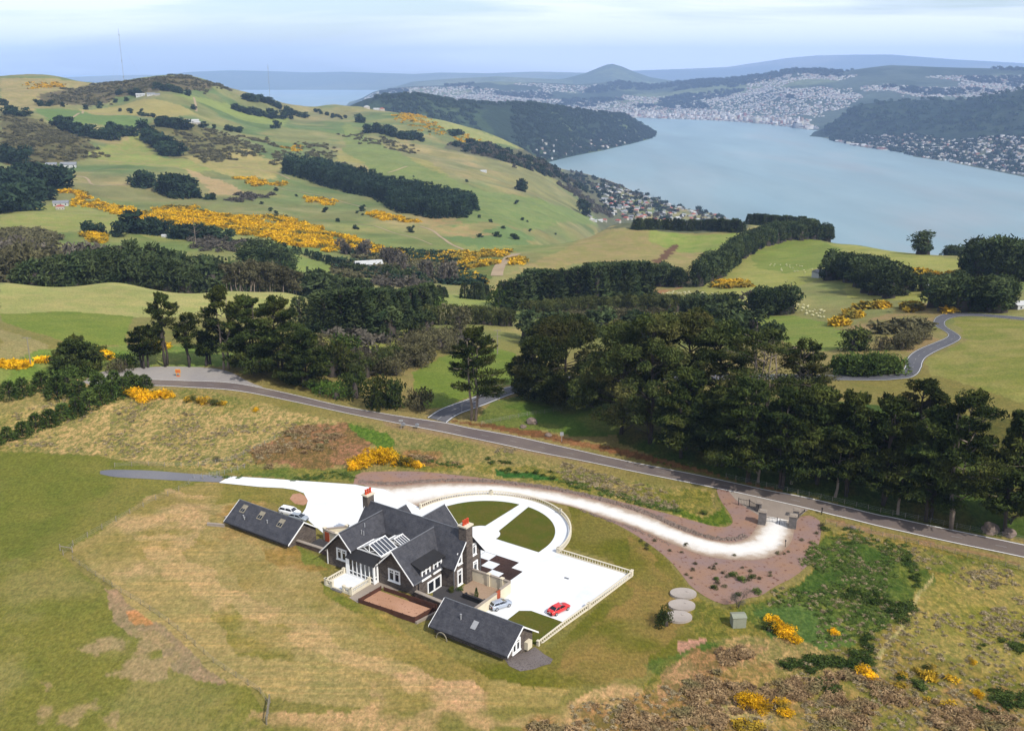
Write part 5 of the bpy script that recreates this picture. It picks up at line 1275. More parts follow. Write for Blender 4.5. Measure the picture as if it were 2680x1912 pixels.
# small drain posts (shadows on the white yard come from the piers)
# masts on the skyline
def mast(label, px, py_top, r, w, n, mat):
    d = ray(px, 190); h = math.hypot(d[0], d[1]); x, y = d[0] / h * r, d[1] / h * r
    dt = ray(px, py_top); zt = CZ + dt[2] / math.hypot(dt[0], dt[1]) * r; zb = Hs(x, y) - 2
    e = empty('radio_mast', (x, y, zb), 0, label, 'radio mast'); H_ = zt - zb
    m_ = MB()
    for k in range(3):
        a = 2 * math.pi * k / 3; m_.tube([(w * math.cos(a), w * math.sin(a), 0), (w * math.cos(a), w * math.sin(a), H_)], .10, 4)
    for i in range(n):
        z0, z1 = H_ * i / n, H_ * (i + 1) / n
        for k in range(3):
            a, b = 2 * math.pi * k / 3, 2 * math.pi * (k + 1) / 3
            m_.tube([(w * math.cos(a), w * math.sin(a), z0), (w * math.cos(b), w * math.sin(b), z1)], .07, 3)
    m_.build('lattice', mat, e)
    for t in (.25, .5, .9):
        g_ = MB(); g_.cyl(0, 0, H_ * t, H_ * t + 2.5, w * 1.5, 8); g_.build('platform', mat, e)
    for k in range(3):
        a = 2 * math.pi * k / 3 + .5; g_ = MB(); g_.tube([(0, 0, H_ * .8), (H_ * .4 * math.cos(a), H_ * .4 * math.sin(a), 0)], .05, 3); g_.build('guy_wire', mat, e)
mast('tall thin radio mast behind the left hilltop', 322, 76, 3150, 1.0, 26, M['galvanized'])
mast('shorter thin radio mast right of the hilltop against the sea', 702, 170, 3000, .6, 14, M['galvanized'])
# ---------------------------------------------------------------- foliage builders (numpy)
TR = np.random.RandomState(77)
def cards(c, size, flat=0.0, out=None, aspect=.6, rng=TR):
    """one small leaf-clump quad at each centre; 'out' biases the long axis"""
    n = len(c)
    d = rng.normal(size=(n, 3)); 
    if out is not None: d = out + d * .55
    d /= np.linalg.norm(d, axis=1)[:, None] + 1e-9
    u = rng.normal(size=(n, 3)); u[:, 2] += flat * 3
    w = np.cross(d, u); w /= np.linalg.norm(w, axis=1)[:, None] + 1e-9
    s = (size * (0.6 + .8 * rng.rand(n)))[:, None] * .5
    a = d * s; b = w * s * aspect
    v = np.stack([c - a - b * .7, c + a - b * .35, c + a * 1.15 + b * .35, c - a + b * .7], 1).reshape(-1, 3)
    q = np.arange(4 * n).reshape(-1, 4)
    return v, q
class Tree:
    def __init__(s): s.lv = []; s.tb = MB()
    def puff(s, c, r, n, size, flat=0.0, shell=.55, outb=.0, aspect=.6):
        d = TR.normal(size=(n, 3)); d /= np.linalg.norm(d, axis=1)[:, None]
        k = (shell + (1 - shell) * TR.rand(n)) ** .7
        p = d * k[:, None] * np.array(r)[None] * (0.85 + .3 * TR.rand(n))[:, None]
        out = d * [1, 1, .4] * outb if outb else None
        s.lv.append(cards(p + np.array(c)[None], size, flat, out, aspect)[0])
    def spray(s, base, tip, n, width, size, thick=.25):
        base = np.array(base); tip = np.array(tip); ax = tip - base; L = np.linalg.norm(ax); ax = ax / L
        side = np.cross(ax, [0, 0, 1.]); side /= np.linalg.norm(side) + 1e-9
        t = TR.rand(n) ** .8; w = width * np.sin(np.pi * np.clip(t * .8 + .2, 0, 1)) ; o = (TR.rand(n) - .5) * 2
        p = base + ax * (t * L)[:, None] + side * (o * w)[:, None] + np.array([0, 0, 1.]) * (TR.normal(size=n) * thick - np.abs(o) * w * .25)[:, None]
        out = ax[None] * 1.0 + side[None] * (o * .8)[:, None] + np.array([[0, 0, .12]])
        s.lv.append(cards(p, size, .8, out, .42)[0])
    def crown_mesh(s, mat):
        v = np.concatenate(s.lv); return np_mesh('crown', v, np.arange(len(v)).reshape(-1, 4), mat)
    def trunk_mesh(s, mat): return s.tb.mesh('trunk', mat, smooth=True)
def branch(t, p0, p1, r0, r1, sag=.0, k=6, wob=.3):
    p0 = np.array(p0, float); p1 = np.array(p1, float); pts = []; n = 5; L = np.linalg.norm(p1 - p0)
    for i in range(n + 1):
        q = p0 + (p1 - p0) * i / n; q = q + TR.normal(size=3) * wob * .05 * L * (0 < i < n); q[2] += sag * math.sin(math.pi * i / n); pts.append(tuple(q))
    t.tb.tube(pts, [r0 + (r1 - r0) * i / n for i in range(n + 1)], k)
def macrocarpa(h=20, rad_=8, dens=1.0, mat='macrocarpa_leaf', open_=.0, bark='bark_dark', seed=0, lean=0, size=.62, stems=2, low=.12):
    TR.seed(seed); t = Tree()
    top = np.array([lean, lean * .3, h * .9])
    for k in range(stems):
        a = TR.rand() * 6.28; o = .0 if stems == 1 else .8
        branch(t, (o * math.cos(a), o * math.sin(a), -.6), (top[0] + rad_ * .22 * math.cos(a), top[1] + rad_ * .22 * math.sin(a), h * (.78 + .15 * TR.rand())), .55 if stems == 1 else .42, .10, k=8)
    nl = int(17 + 7 * dens)
    for i in range(nl):
        f = (i + .5) / nl; z = h * (low + (.97 - low) * f)
        prof = (math.sin(math.pi * min(1, f * .72 + .22)) ** .7) * (0.75 + .5 * TR.rand())
        R = rad_ * prof * (1 - .25 * f); a = i * 2.4 + TR.rand() * .8
        if TR.rand() < open_: continue
        cx, cy = lean * f + math.cos(a) * R * .62, lean * .3 * f + math.sin(a) * R * .62
        p0 = (lean * f * .8, 0, z - h * .10); p1 = (lean * f + math.cos(a) * R, math.sin(a) * R, z + .3)
        branch(t, p0, p1, .17, .05, .2, 5)
        m_ = 3 + int(2 * TR.rand())
        for j in range(m_):
            aa = a + (TR.rand() - .5) * 1.3; rr = R * (.75 + .4 * TR.rand())
            tip = (lean * f + math.cos(aa) * rr, math.sin(aa) * rr, z + (TR.rand() - .45) * 1.6)
            b = (cx * .45, cy * .45, z - .4 + (TR.rand() - .5) * .8)
            t.spray(b, tip, int(150 * dens), rr * .30, size, .28)
        t.puff((cx, cy, z), (R * .42, R * .42, .75 + .5 * TR.rand()), int(110 * dens), size, .6, .4)
    t.puff((lean, lean * .3, h * .93), (rad_ * .32, rad_ * .32, h * .07), int(260 * dens), size, .2, .4)
    return t.crown_mesh(M[mat]), t.trunk_mesh(M[bark])
def bigpine(h=22, rad_=8, dens=1.0, mat='olive_leaf', seed=0, size=.55, low=.2, bark='bark_dark', puffs=34, openness=0.):
    TR.seed(seed); t = Tree()
    branch(t, (0, 0, -.6), (TR.normal() * .6, TR.normal() * .6, h * .9), .55, .12, k=8)
    for i in range(puffs):
        f = TR.rand() ** .8; z = h * (low + (.95 - low) * f); R = rad_ * math.sin(math.pi * (f * .66 + .26)) * (.55 + .5 * TR.rand()) ; a = TR.rand() * 6.28
        c = (math.cos(a) * R, math.sin(a) * R, z); branch(t, (0, 0, z - h * .12), c, .15, .05, .0, 5)
        r = rad_ * (.15 + .13 * TR.rand())
        t.puff(c, (r, r, r * .62), int(230 * dens * (r / 2) ** 1.3), size, .1, .5, .8, .5)
    return t.crown_mesh(M[mat]), t.trunk_mesh(M[bark])
def conifer(h=16, rad_=3.2, n=900, mat='pine_leaf', seed=0, size=.9, base=.05, pw=.85, lump=.3):
    TR.seed(seed); f = TR.rand(n) ** 1.25; a = TR.rand(n) * 6.28
    layer = 1 + lump * np.sin(f * h * 1.6 + a * 1.0 + TR.rand() * 6) * np.sin(a * 3 + f * 9)
    R = rad_ * (1 - f) ** pw * layer * (.55 + .45 * TR.rand(n)) + .1
    z = h * (base + (1 - base) * f) ; c = np.c_[np.cos(a) * R, np.sin(a) * R, z]
    out = np.c_[np.cos(a), np.sin(a), .25 + .5 * f]
    v, q = cards(c, size, .3, out, .5)
    mb = MB(); mb.tube([(0, 0, -.5), (0, 0, h * .9)], [h * .016, .05], 6)
    return np_mesh('crown', v, q, M[mat]), mb.mesh('trunk', M['bark_dark'])
def rounded(h=9, rad_=5, n=900, mat='pine_leaf', seed=0, size=.9, trunk=.18, lobes=9, bark='bark_dark'):
    TR.seed(seed); t = Tree(); t.tb.tube([(0, 0, -.4), (0, 0, h * .6)], [.25, .12], 6)
    for i in range(lobes):
        a = TR.rand() * 6.28; rr = rad_ * (.25 + .4 * TR.rand()); z = h * (trunk + .12 + (.72 - trunk) * TR.rand()); r = rad_ * (.34 + .2 * TR.rand())
        t.puff((math.cos(a) * rr, math.sin(a) * rr, z), (r, r, r * .8), n // lobes, size, .1, .5, .6, .55)
    t.puff((0, 0, h * .78), (rad_ * .5, rad_ * .5, h * .2), n // lobes, size, .1, .5)
    return t.crown_mesh(M[mat]), t.trunk_mesh(M[bark])
def bare(h=9, rad_=5, n=500, seed=0, size=.5, mat='gray_twig', bark='bark_dark', stems=7, thin=1.):
    TR.seed(seed); t = Tree()
    for i in range(stems):
        a = TR.rand() * 6.28; rr = rad_ * (.3 + .6 * TR.rand()); tip = (math.cos(a) * rr, math.sin(a) * rr, h * (.6 + .35 * TR.rand()))
        mid = (tip[0] * .35, tip[1] * .35, h * .4); b_ = .022 * h * thin; branch(t, (0, 0, -.3), mid, b_, b_ * .6, k=4); branch(t, mid, tip, b_ * .6, b_ * .2, k=4)
        for j in range(5):
            a2 = TR.rand() * 6.28; q = (tip[0] + math.cos(a2) * rad_ * .3, tip[1] + math.sin(a2) * rad_ * .3, tip[2] + h * (.02 + .12 * TR.rand())); branch(t, [mid[k] * .5 + tip[k] * .5 for k in range(3)], q, b_ * .3, b_ * .1, k=3)
        t.puff(tip, (rad_ * .42, rad_ * .42, h * .18), n // stems, size, 0, .2, .9, .16)
    return t.crown_mesh(M[mat]), t.trunk_mesh(M[bark])
def gum(h=15, seed=0, mat='brown_leaf'):
    TR.seed(seed); t = Tree(); branch(t, (0, 0, -.5), (TR.normal() * .5, TR.normal() * .5, h * .85), .22, .06, k=5)
    for i in range(6):
        a = TR.rand() * 6.28; z = h * (.55 + .4 * TR.rand()); t.puff((math.cos(a) * 1.3, math.sin(a) * 1.3, z), (1.5, 1.5, 1.2), 60, .8, .2, .3)
    return t.crown_mesh(M[mat]), t.trunk_mesh(M['bark_pale'])
def dead(h=8, seed=0):
    TR.seed(seed); t = Tree(); branch(t, (0, 0, -.4), (.3, .2, h), .35, .06, k=6)
    for i in range(10):
        a = TR.rand() * 6.28; z = h * (.3 + .6 * TR.rand()); q = (math.cos(a) * h * .3, math.sin(a) * h * .3, z + h * .15); branch(t, (0, 0, z - .5), q, .09, .02, k=4)
    return t.tb
def place(me, x, y, name, label=None, cat='tree', group=None, s=1.0, rz=None, parts=True, sz=None, dz=-.15, pname=('crown', 'trunk')):
    crown, trunk = me; z = Hs(x, y) + dz
    rz = TR.rand() * 6.28 if rz is None else rz
    if parts:
        e = empty(name, (x, y, z), rz, label, cat, group); e.scale = (s, s, sz or s)
        o = bpy.data.objects.new(pname[0], crown); link(o, e)
        o = bpy.data.objects.new(pname[1], trunk); link(o, e)
        return e
    o = bpy.data.objects.new(name, crown); link(o); o.location = (x, y, z); o.rotation_euler = (0, 0, rz); o.scale = (s, s, sz or s)
    return tag(o, label, cat, group)
def at(px, py):
    return hitp([(px, py)])[0]
def atr(px, r):
    d = ray(px, 700); h = math.hypot(d[0], d[1]); return d[0] / h * r, d[1] / h * r
def height_for(px, py, top, base=None):
    x, y = base or hitp([(px, py)])[0]; d = math.hypot(x, y)
    dt = ray(px, top); zt = CZ + dt[2] / math.hypot(dt[0], dt[1]) * d
    return zt - Hs(x, y)

# ---------------------------------------------------------------- near trees, one by one: (base px, top py, half width px, kind, label)
near_trees = [
 ((205, 972), 880, 62, 'mac', 'spreading dark conifer left of the gravel layby'),
 ((380, 962), 850, 45, 'macopen', 'low wind swept conifer at the left end of the layby'),
 ((440, 958), 762, 44, 'macopen', 'tall open conifer behind the layby sign, thin dark crown'),
 ((500, 958), 815, 52, 'macopen', 'open conifer with several bare trunks behind the layby'),
 ((545, 955), 870, 36, 'macopen', 'short dark conifer between the bare trunks behind the layby'),
 ((592, 968), 742, 62, 'macbare', 'tall conifer with a pale bare trunk at the right end of the layby'),
 ((655, 975), 770, 72, 'mac', 'dense dark conifer right of the pale trunked one'),
 ((735, 985), 772, 90, 'mac', 'broad dense dark conifer, largest of the group behind the layby'),
 ((800, 1010), 860, 70, 'mac', 'lower dark conifer at the right edge of the layby group'),
 ((1240, 1098), 852, 78, 'macbare', 'lone tall conifer with a thick pale trunk at the road junction'),
 ((1480, 1048), 832, 150, 'pine', 'broad olive green pine behind the junction paddock'),
 ((1400, 1040), 880, 70, 'pine', 'olive green pine left of the broad one'),
 ((1625, 1135), 840, 115, 'pine', 'tall olive pine beside the shaded paddock'),
 ((1700, 1160), 800, 110, 'pine', 'tallest olive pine of the dark grove'),
 ((1800, 1110), 812, 120, 'pine', 'broad pine at the back of the grove'),
 ((1870, 1120), 828, 100, 'pine', 'rounded pine at the back of the grove, under the far road'),
 ((1790, 1195), 960, 95, 'mac', 'low sweeping macrocarpa in front of the tall pines'),
 ((1990, 1160), 850, 130, 'bareb', 'wide tree with pale bare branches behind the dark row'),
 ((2090, 1140), 880, 70, 'bareb', 'twiggy olive tree behind the dark row'),
 ((1950, 1255), 985, 105, 'mac', 'dark macrocarpa behind the entrance, left of the row'),
 ((2050, 1272), 1010, 90, 'mac', 'dark macrocarpa behind the entrance gate'),
 ((2130, 1262), 1005, 105, 'mac', 'dark macrocarpa right of the entrance gate'),
 ((2215, 1292), 1020, 95, 'mac', 'dark feathery macrocarpa in the middle of the row'),
 ((2310, 1315), 1030, 100, 'mac', 'dark feathery macrocarpa with low branches right of the middle'),
 ((2390, 1240), 978, 80, 'pine', 'round topped pine rising behind the macrocarpa row'),
 ((2500, 1382), 1012, 115, 'macbare', 'macrocarpa with a split orange brown trunk at the right of the row'),
 ((2430, 1360), 1060, 85, 'mac', 'dark macrocarpa left of the split trunk'),
 ((2640, 1395), 1065, 75, 'mac', 'dark macrocarpa at the right edge of the picture'),
 ((1880, 1215), 1010, 80, 'mac', 'dark macrocarpa between the grove and the row'),
]
for i, ((bx, by), ty, hwp, kind, lab) in enumerate(near_trees):
    x, y = at(bx, by); d = math.hypot(x, y); h = height_for(bx, by, ty)
    dep = math.hypot(d, CZ); R = hwp * dep / F * 1.02
    if kind == 'mac': me_ = macrocarpa(h, R * 1.04, 1.6, seed=100 + i, stems=2, low=.06 if bx < 1000 else .17, size=.72)
    elif kind == 'macopen': me_ = macrocarpa(h, R, .9, seed=100 + i, open_=.35, low=.38, stems=3, bark='bark_dark')
    elif kind == 'macbare': me_ = macrocarpa(h, R * 1.08, 1.5, seed=100 + i, open_=.3, low=.30, stems=2, bark='bark_pale')
    elif kind == 'pine': me_ = bigpine(h, R, 1.3, seed=100 + i, puffs=int(30 + R * 2.2), low=.12, size=.72)
    else: me_ = macrocarpa(h, R * 1.1, 1.0, seed=100 + i, open_=.2, mat='olive_leaf', bark='bark_pale', stems=5, low=.35)
    nm = {'mac': 'macrocarpa_tree', 'macopen': 'macrocarpa_tree', 'macbare': 'macrocarpa_tree', 'pine': 'pine_tree', 'bareb': 'bare_branched_tree'}[kind]
    place(me_, x, y, nm, lab, 'tree', 'big conifers along the road', rz=0)
# extra trunks under the row, leaning bare stems
for i, (bx, by, ty) in enumerate(((2070, 1265, 1130), (1985, 1262, 1180), (2185, 1300, 1150), (2350, 1345, 1190))):
    x, y = at(bx, by); h = height_for(bx, by, ty); tb = dead(h, 40 + i)
    o = tb.build('dead_tree', M['bark_pale'], loc=(x, y, Hs(x, y) - .2)); tag(o, ['pale dead trunk behind the entrance gate', 'thin pale dead trunk left of the gate', 'dead trunk with side branches in the dark row', 'pale dead stem near the middle of the row'][i], 'tree')
# ---------------------------------------------------------------- shrubs close by
SH = {
 'shrub': [rounded(1.0, 1.0, 700, 'shrub_leaf', 300 + i, .16, 0, 7) for i in range(3)],
 'pinebush': [conifer(1.0, .52, 700, 'shrub_leaf', 310 + i, .16, 0, .7) for i in range(3)],
 'bright': [rounded(1.0, 1.0, 700, 'bright_leaf', 320 + i, .13, 0, 8) for i in range(2)],
 'dark': [rounded(1.0, .9, 900, 'macrocarpa_leaf', 330 + i, .13, 0, 8) for i in range(3)],
 'twig': [bare(1.0, .9, 700, 340 + i, .13) for i in range(3)],
 'brown': [rounded(1.0, .9, 700, 'brown_leaf', 350 + i, .12, 0, 8) for i in range(3)],
 'gorse': [rounded(.9, 1.0, 800, 'gorse_flower', 360 + i, .14, 0, 10) for i in range(3)],
 'bracken': [rounded(.8, 1.0, 800, 'bracken', 370 + i, .14, 0, 10) for i in range(3)],
 'hedge': [rounded(1.0, .44, 1100, 'hedge_leaf', 450 + i, .085, .02, 14) for i in range(3)],
 'olive': [rounded(1.0, .5, 1100, 'olive_leaf', 455 + i, .085, .02, 14) for i in range(3)],
 'far': [rounded(1.0, .62, 260, 'plantation_leaf', 380 + i, .22, 0, 6) for i in range(4)],
 'farcon': [conifer(1.0, .26, 300, 'plantation_leaf', 390 + i, .14, 0, .7, .2) for i in range(4)],
 'midpine': [rounded(1.0, .42, 1300, 'pine_leaf', 400 + i, .085, .05, 14) for i in range(4)],
 'midcon': [conifer(1.0, .26, 1100, 'pine_leaf', 410 + i, .085, 0.02, .75) for i in range(4)],
 'gum': [gum(15, 420 + i) for i in range(3)],
 'fartwig': [rounded(1.0, .6, 240, 'gray_twig', 430 + i, .17, 0, 6) for i in range(3)],
 'belt': [rounded(1.0, .44, 420, 'pine_leaf', 440 + i, .15, .0, 10) for i in range(4)],
}
def put(kind, px, py, h, label, cat='shrub', group=None, name=None, parts=True, w=1.0, world=None):
    x, y = world or at(px, py); me_ = SH[kind][TR.randint(len(SH[kind]))]
    sx = h * w / (15 if kind == 'gum' else 1); sz = h / (15 if kind == 'gum' else 1)
    return place(me_, x, y, name or 'shrub', label, cat, group, s=sx, sz=sz, parts=parts, dz=-.05 * h if kind != 'gum' else 0)
TR.seed(9)
for kind, px, py, h, w, lab, cat in (
 ('dark', 1742, 1635, 3.0, .9, 'dark rounded bush left of the three concrete tank lids', 'shrub'),
 ('twig', 1930, 1588, 3.0, .9, 'dark twiggy bush at the lower tip of the mulch bed', 'shrub'),
 ('dark', 2012, 1650, 1.6, 1.1, 'low dark bush right of the green pump shed', 'shrub'),
 ('dark', 980, 1062, 9, .75, 'dark round tree right of the bright green bush', 'tree'),
 ('dark', 1040, 1062, 8, .75, 'dark round tree next to the road by the junction', 'tree'),
 ('brown', 1100, 1070, 6.5, .8, 'shaded bush at the corner of the road junction', 'shrub'),
 ('bright', 880, 1042, 5, 1.1, 'bright green bush at the far edge of the road', 'shrub'),
 ('bright', 840, 1030, 3.5, 1.2, 'lower bright green bush left of the larger one', 'shrub'),
 ('dark', 930, 1040, 8, .7, 'dark tree behind the bright green bush', 'tree'),
 ('dark', 870, 985, 11, .7, 'dark olive tree at the right end of the layby group', 'tree'),
 ('twig', 940, 985, 6, .8, 'gray bare bush above the dark roadside trees', 'shrub'),
 ('twig', 1000, 975, 6, .8, 'gray bare bush in the scrub above the junction', 'shrub'),
 ('twig', 1060, 950, 6, .8, 'gray brown bare bush at the edge of the green paddock', 'shrub'),
 ('brown', 1130, 915, 6.5, .8, 'brown olive tree at the corner of the green paddock', 'tree'),
 ('brown', 1120, 890, 6, .9, 'gray bare tree above the lone conifer', 'tree'),
 ('brown', 1200, 870, 13, .65, 'brown crowned tree behind the lone conifer', 'tree'),
 ('shrub', 1150, 840, 10, .8, 'green and brown round tree left of the trimmed hedge', 'tree'),
 ('brown', 1180, 925, 5, 1, 'gray brown shrub on the paddock edge', 'shrub'),
 ('shrub', 900, 925, 7, .9, 'olive tree at the right of the layby conifers', 'tree'),
 ('brown', 850, 930, 8, .9, 'brown tree behind the layby conifers', 'tree'),
 ('shrub', 175, 1015, 6, .9, 'round green bush below the spreading conifer', 'shrub'),
 ('pinebush', 230, 985, 5, 1.1, 'small green conifer at the layby edge', 'shrub'),
 ('brown', 315, 970, 4, 1.2, 'olive bush at the left end of the layby', 'shrub'),
 ('shrub', 330, 962, 4.5, .9, 'green bush beside the low wind swept conifer', 'shrub'),
 ('shrub', 1840, 1345, .9, 1.2, 'low green shrub in the lawn by the road', 'shrub'),
 ('brown', 2150, 1378, .9, 1, 'small bush by the tall dark post', 'shrub'),
 ('pinebush', 1247, 1562, 2.0, .35, 'slim dark potted conifer in the courtyard', 'shrub'),
 ('dark', 1180, 1548, 1.1, .8, 'small green shrub against the house wall', 'shrub'),
 ('bright', 1205, 1545, .9, .9, 'bright green shrub at the foot of the chimney', 'shrub'),
 ('brown', 570, 1205, 1.2, 1.2, 'brown tuft by the farm track gate', 'shrub'),
): put(kind, px, py, h, lab, cat, w=w, name='tree' if cat == 'tree' else 'shrub')
# young pine row at the left
for i, (px, py, h) in enumerate([(20,1150,3.6),(60,1140,4),(95,1120,4.2),(130,1110,4.4),(165,1095,4.5),(200,1085,4.6),(235,1065,5),(265,1050,5),(295,1040,5.2),(325,1030,5),(355,1022,4.8),(380,1012,3.8),(110,1015,5.2),(60,1030,4.8),(25,1040,5),(150,1035,6),(260,1020,5),(300,1008,4.6),(210,1040,5),(340,1005,4),(-15,1165,4)]):
    put('pinebush', px, py, h, 'young green pine in the row left of the road bend', 'shrub', 'young pines in a row left of the road bend', 'young_pine', w=1.15)
# bushes on the mulch
for i in range(34):
    px, py = [(1700, 1415), (1790, 1440), (1850, 1490), (1900, 1480), (1960, 1500), (1900, 1530), (2000, 1500), (2060, 1450), (2100, 1410), (1820, 1500)][i % 10]
    px += TR.normal() * 22; py += TR.normal() * 12
    put('brown', px, py, .35 + .3 * TR.rand(), 'tiny brown shrub planted in the bark mulch', 'shrub', 'small shrubs planted in the mulch bed', 'small_shrub', parts=False, w=1.2)
for px, py, h in ((1920,1508,1.0),(1942,1520,1.0),(1970,1512,.8),(1930,1560,.8),(1980,1552,1.0),(1870,1540,.8),(1876,1518,.7)):
    put('shrub', px, py, h, 'small green shrub planted in the lower mulch bed', 'shrub', 'green shrubs in the lower mulch bed', 'small_shrub', parts=False, w=1.1)
# gorse bushes near the road and house
for group, pts, lab in (
  ('gorse bushes on the bank above the white paving', [(935,1222,2.6),(960,1215,3),(985,1205,3.2),(1010,1208,3.0),(1040,1212,2.6),(1070,1218,2.2),(1000,1195,2.8),(925,1228,1.6),(1095,1222,1.4)], 'flowering yellow gorse bush on the bank above the white paving'),
  ('gorse bushes on the straw slope below the road bend', [(335,1035,2.6),(360,1038,2.8),(385,1040,2.6),(410,1040,2.2),(375,1050,2.4),(440,1040,2.0),(500,1050,2.0),(530,1055,2),(560,1058,1.8),(580,1060,1.5),(345,1030,2.2),(425,1036,2.2),(670,1075,1.2),(175,1072,1.4),(190,1074,1.2)], 'flowering yellow gorse bush below the road bend'),
  ('gorse bushes in the rough beside the pump shed', [(2020,1632,1.6),(2035,1645,1.8),(2050,1655,1.8),(2065,1665,1.8),(2078,1678,1.5),(2180,1655,.9),(2185,1660,.9)], 'flowering gorse bush right of the pump shed'),
  ('gorse bushes at the bottom right', [(1955,1840,1.8),(1975,1850,2),(1990,1858,1.6),(2045,1850,1.4),(2055,1870,1.4),(2260,1762,1.4),(2275,1775,1.2),(2430,1750,1.0),(2555,1822,1.1),(2545,1735,.8)], 'yellow gorse bush in the brown scrub at the lower right')):
    for px, py, h in pts: put('gorse', px, py, h, lab, 'gorse bush', group, 'gorse_bush', parts=False, w=1.15)
# ---------------------------------------------------------------- blocks of trees beyond the road
TR.seed(21)
def sample_poly(poly, n, world=None):
    P = world or hitp(poly); xs = [p[0] for p in P]; ys = [p[1] for p in P]; out = []; k = 0
    while len(out) < n and k < 60:
        X = np.array([random.uniform(min(xs), max(xs)) for _ in range(n * 2)]); Y = np.array([random.uniform(min(ys), max(ys)) for _ in range(n * 2)])
        ok = inpoly(X, Y, P); out += list(zip(X[ok], Y[ok])); k += 1
    return out[:n]
def spaced(pts, dmin):
    out = []
    for p in pts:
        if all((p[0] - q[0]) ** 2 + (p[1] - q[1]) ** 2 > dmin * dmin for q in out): out.append(p)
    return out
def block(kind, pts, h, hv, w, name, label, group, parts=True, cat='tree'):
    for p in pts:
        put(kind, 0, 0, h * (1 + hv * (TR.rand() * 2 - 1)), label, cat, group, name, parts, w * (.9 + .2 * TR.rand()), world=p)
def block_to(kind, pts, tops, w, name, label, group, parts=True, hv=.1, cat='tree', lo=6, hi=40):
    """trees whose tops reach the given photo rows"""
    for p in pts:
        px, _ = proj(p[0], p[1], Hs(*p)); ty = np.interp(px, [t[0] for t in tops], [t[1] for t in tops])
        h = height_for(px, 0, ty, p) * (1 + hv * (TR.rand() * 1.6 - 1.1)); h = min(max(h, lo), hi)
        put(kind, 0, 0, h, label, cat, group, name, parts, w * (.9 + .25 * TR.rand()) * (1 if h < 22 else 22 / h), world=p)
def line_pts(px, n, r=None, rows=1, gap=4, jit=1.5):
    P = even(hitp(px) if r is None else [atr(x, rr) for x, rr in zip(px, r)], n); out = []
    for i, p in enumerate(P):
        for k in range(rows):
            out.append((p[0] + TR.normal() * jit, p[1] + k * gap + TR.normal() * jit))
    return out
# pines hiding behind the crest of the left paddock
BT = [(60, 684), (100, 668), (200, 646), (300, 641), (390, 652), (470, 674)]
block_to('midpine', line_pts([68, 180, 300, 400, 470], 26, [552, 552, 555, 555, 552], 2, 12, 2), BT, 1.05, 'pine_tree', 'dark pine in the thick belt behind the left paddock crest', 'pine belt behind the left paddock')
block_to('midcon', line_pts([310, 380, 450], 9, [600, 600, 600], 1, 6, 2), [(300, 622), (450, 636)], 1.3, 'pine_tree', 'taller dark pine at the back of the belt behind the left paddock', 'tall pines at the back of the belt')
block_to('fartwig', line_pts([-20, 60, 150, 300], 24, [640, 640, 645, 645], 2, 12, 3), [(0, 606), (60, 625), (150, 640), (300, 645)], 1.1, 'bare_tree', 'brown leafless tree behind the left end of the pine belt', 'brown trees left of the pine belt')
block_to('brown', line_pts([-10, 40, 100, 130], 12, [600, 600, 600, 600], 1, 12, 4), [(0, 632), (130, 660)], 1.3, 'bush_tree', 'olive yellow bush left of the pine belt', 'olive bushes left of the pine belt')
block_to('gum', line_pts([600, 660, 720, 765], 30, [545, 548, 552, 555], 1, 8, 2), [(595, 686), (680, 682), (766, 704)], 1.1, 'gum_tree', 'gum tree with thin pale trunk behind the paddock crest', 'gum trees behind the paddock crest')
block_to('midpine', line_pts([645, 690, 735], 6, [720, 720, 720], 1, 6, 2), [(630, 636), (690, 608), (750, 640)], 1.1, 'pine_tree', 'big round pine rising behind the gum trees', 'round pines behind the gum trees')
block_to('belt', line_pts([470, 530, 590, 640], 14, [640, 640, 640, 640], 1, 25, 9), [(470, 646), (540, 662), (640, 674)], 1.1, 'bush_tree', 'gray green tree between the pine belt and the gum trees', 'mixed trees in the valley')
block_to('belt', line_pts([765, 800, 850, 900, 960, 1040], 22, [600, 600, 590, 580, 570, 560], 1, 22, 9), [(770, 676), (830, 700), (900, 718), (960, 728), (1040, 750)], 1.1, 'bush_tree', 'gray green tree in the valley right of the gum trees', 'mixed trees right of the gum trees')
block_to('farcon', line_pts([(735,655),(800,668),(860,688),(930,706),(1010,722)], 34, None, 1, 6, 2), [(735, 632), (850, 664), (950, 690), (1010, 706)], 1.2, 'conifer_tree', 'dark conifer of the thin strip under the long gorse band', 'thin conifer strip under the gorse', parts=False)
VT = [(790, 772), (850, 765), (900, 748), (1000, 757), (1058, 757), (1121, 735), (1150, 770)]
block_to('midcon', line_pts([(800,858),(842,866),(940,874),(1000,856),(1058,846),(1109,836)], 34, None, 3, 9, 2.5), VT, 1.25, 'conifer_tree', 'dark pointed pine in the valley block left of the trimmed hedges', 'valley pine block')
block_to('midcon', line_pts([(1100,800),(1130,785),(1150,775)], 8, None, 2, 9, 2.5), VT, 1.25, 'conifer_tree', 'dark pointed pine at the upper right end of the valley block', 'upper end of the valley pine block')
block('belt', line_pts([(880,712),(950,712),(1020,722),(1080,740)], 16, None, 1, 14, 6), 7, .3, 1.2, 'bush_tree', 'dark low tree in the gully', 'low trees in the gully')
block('fartwig', line_pts([(900,660),(940,668),(1010,690),(1150,740),(1180,745)], 14, None, 1, 8, 5), 14, .2, .7, 'poplar_tree', 'bluish gray leafless tree in the gully near the white roof', 'bluish trees in the gully')
block('midcon', line_pts([(1225,781),(1250,783),(1280,782)], 7), 10, .15, 1.1, 'pine_tree', 'small dark conifer clump in the small paddock', 'small conifer clump')
block('shrub', line_pts([(1312,806),(1314,808)], 1), 13, .1, .8, 'round_tree', 'round brown green tree at the left end of the trimmed hedge', None)
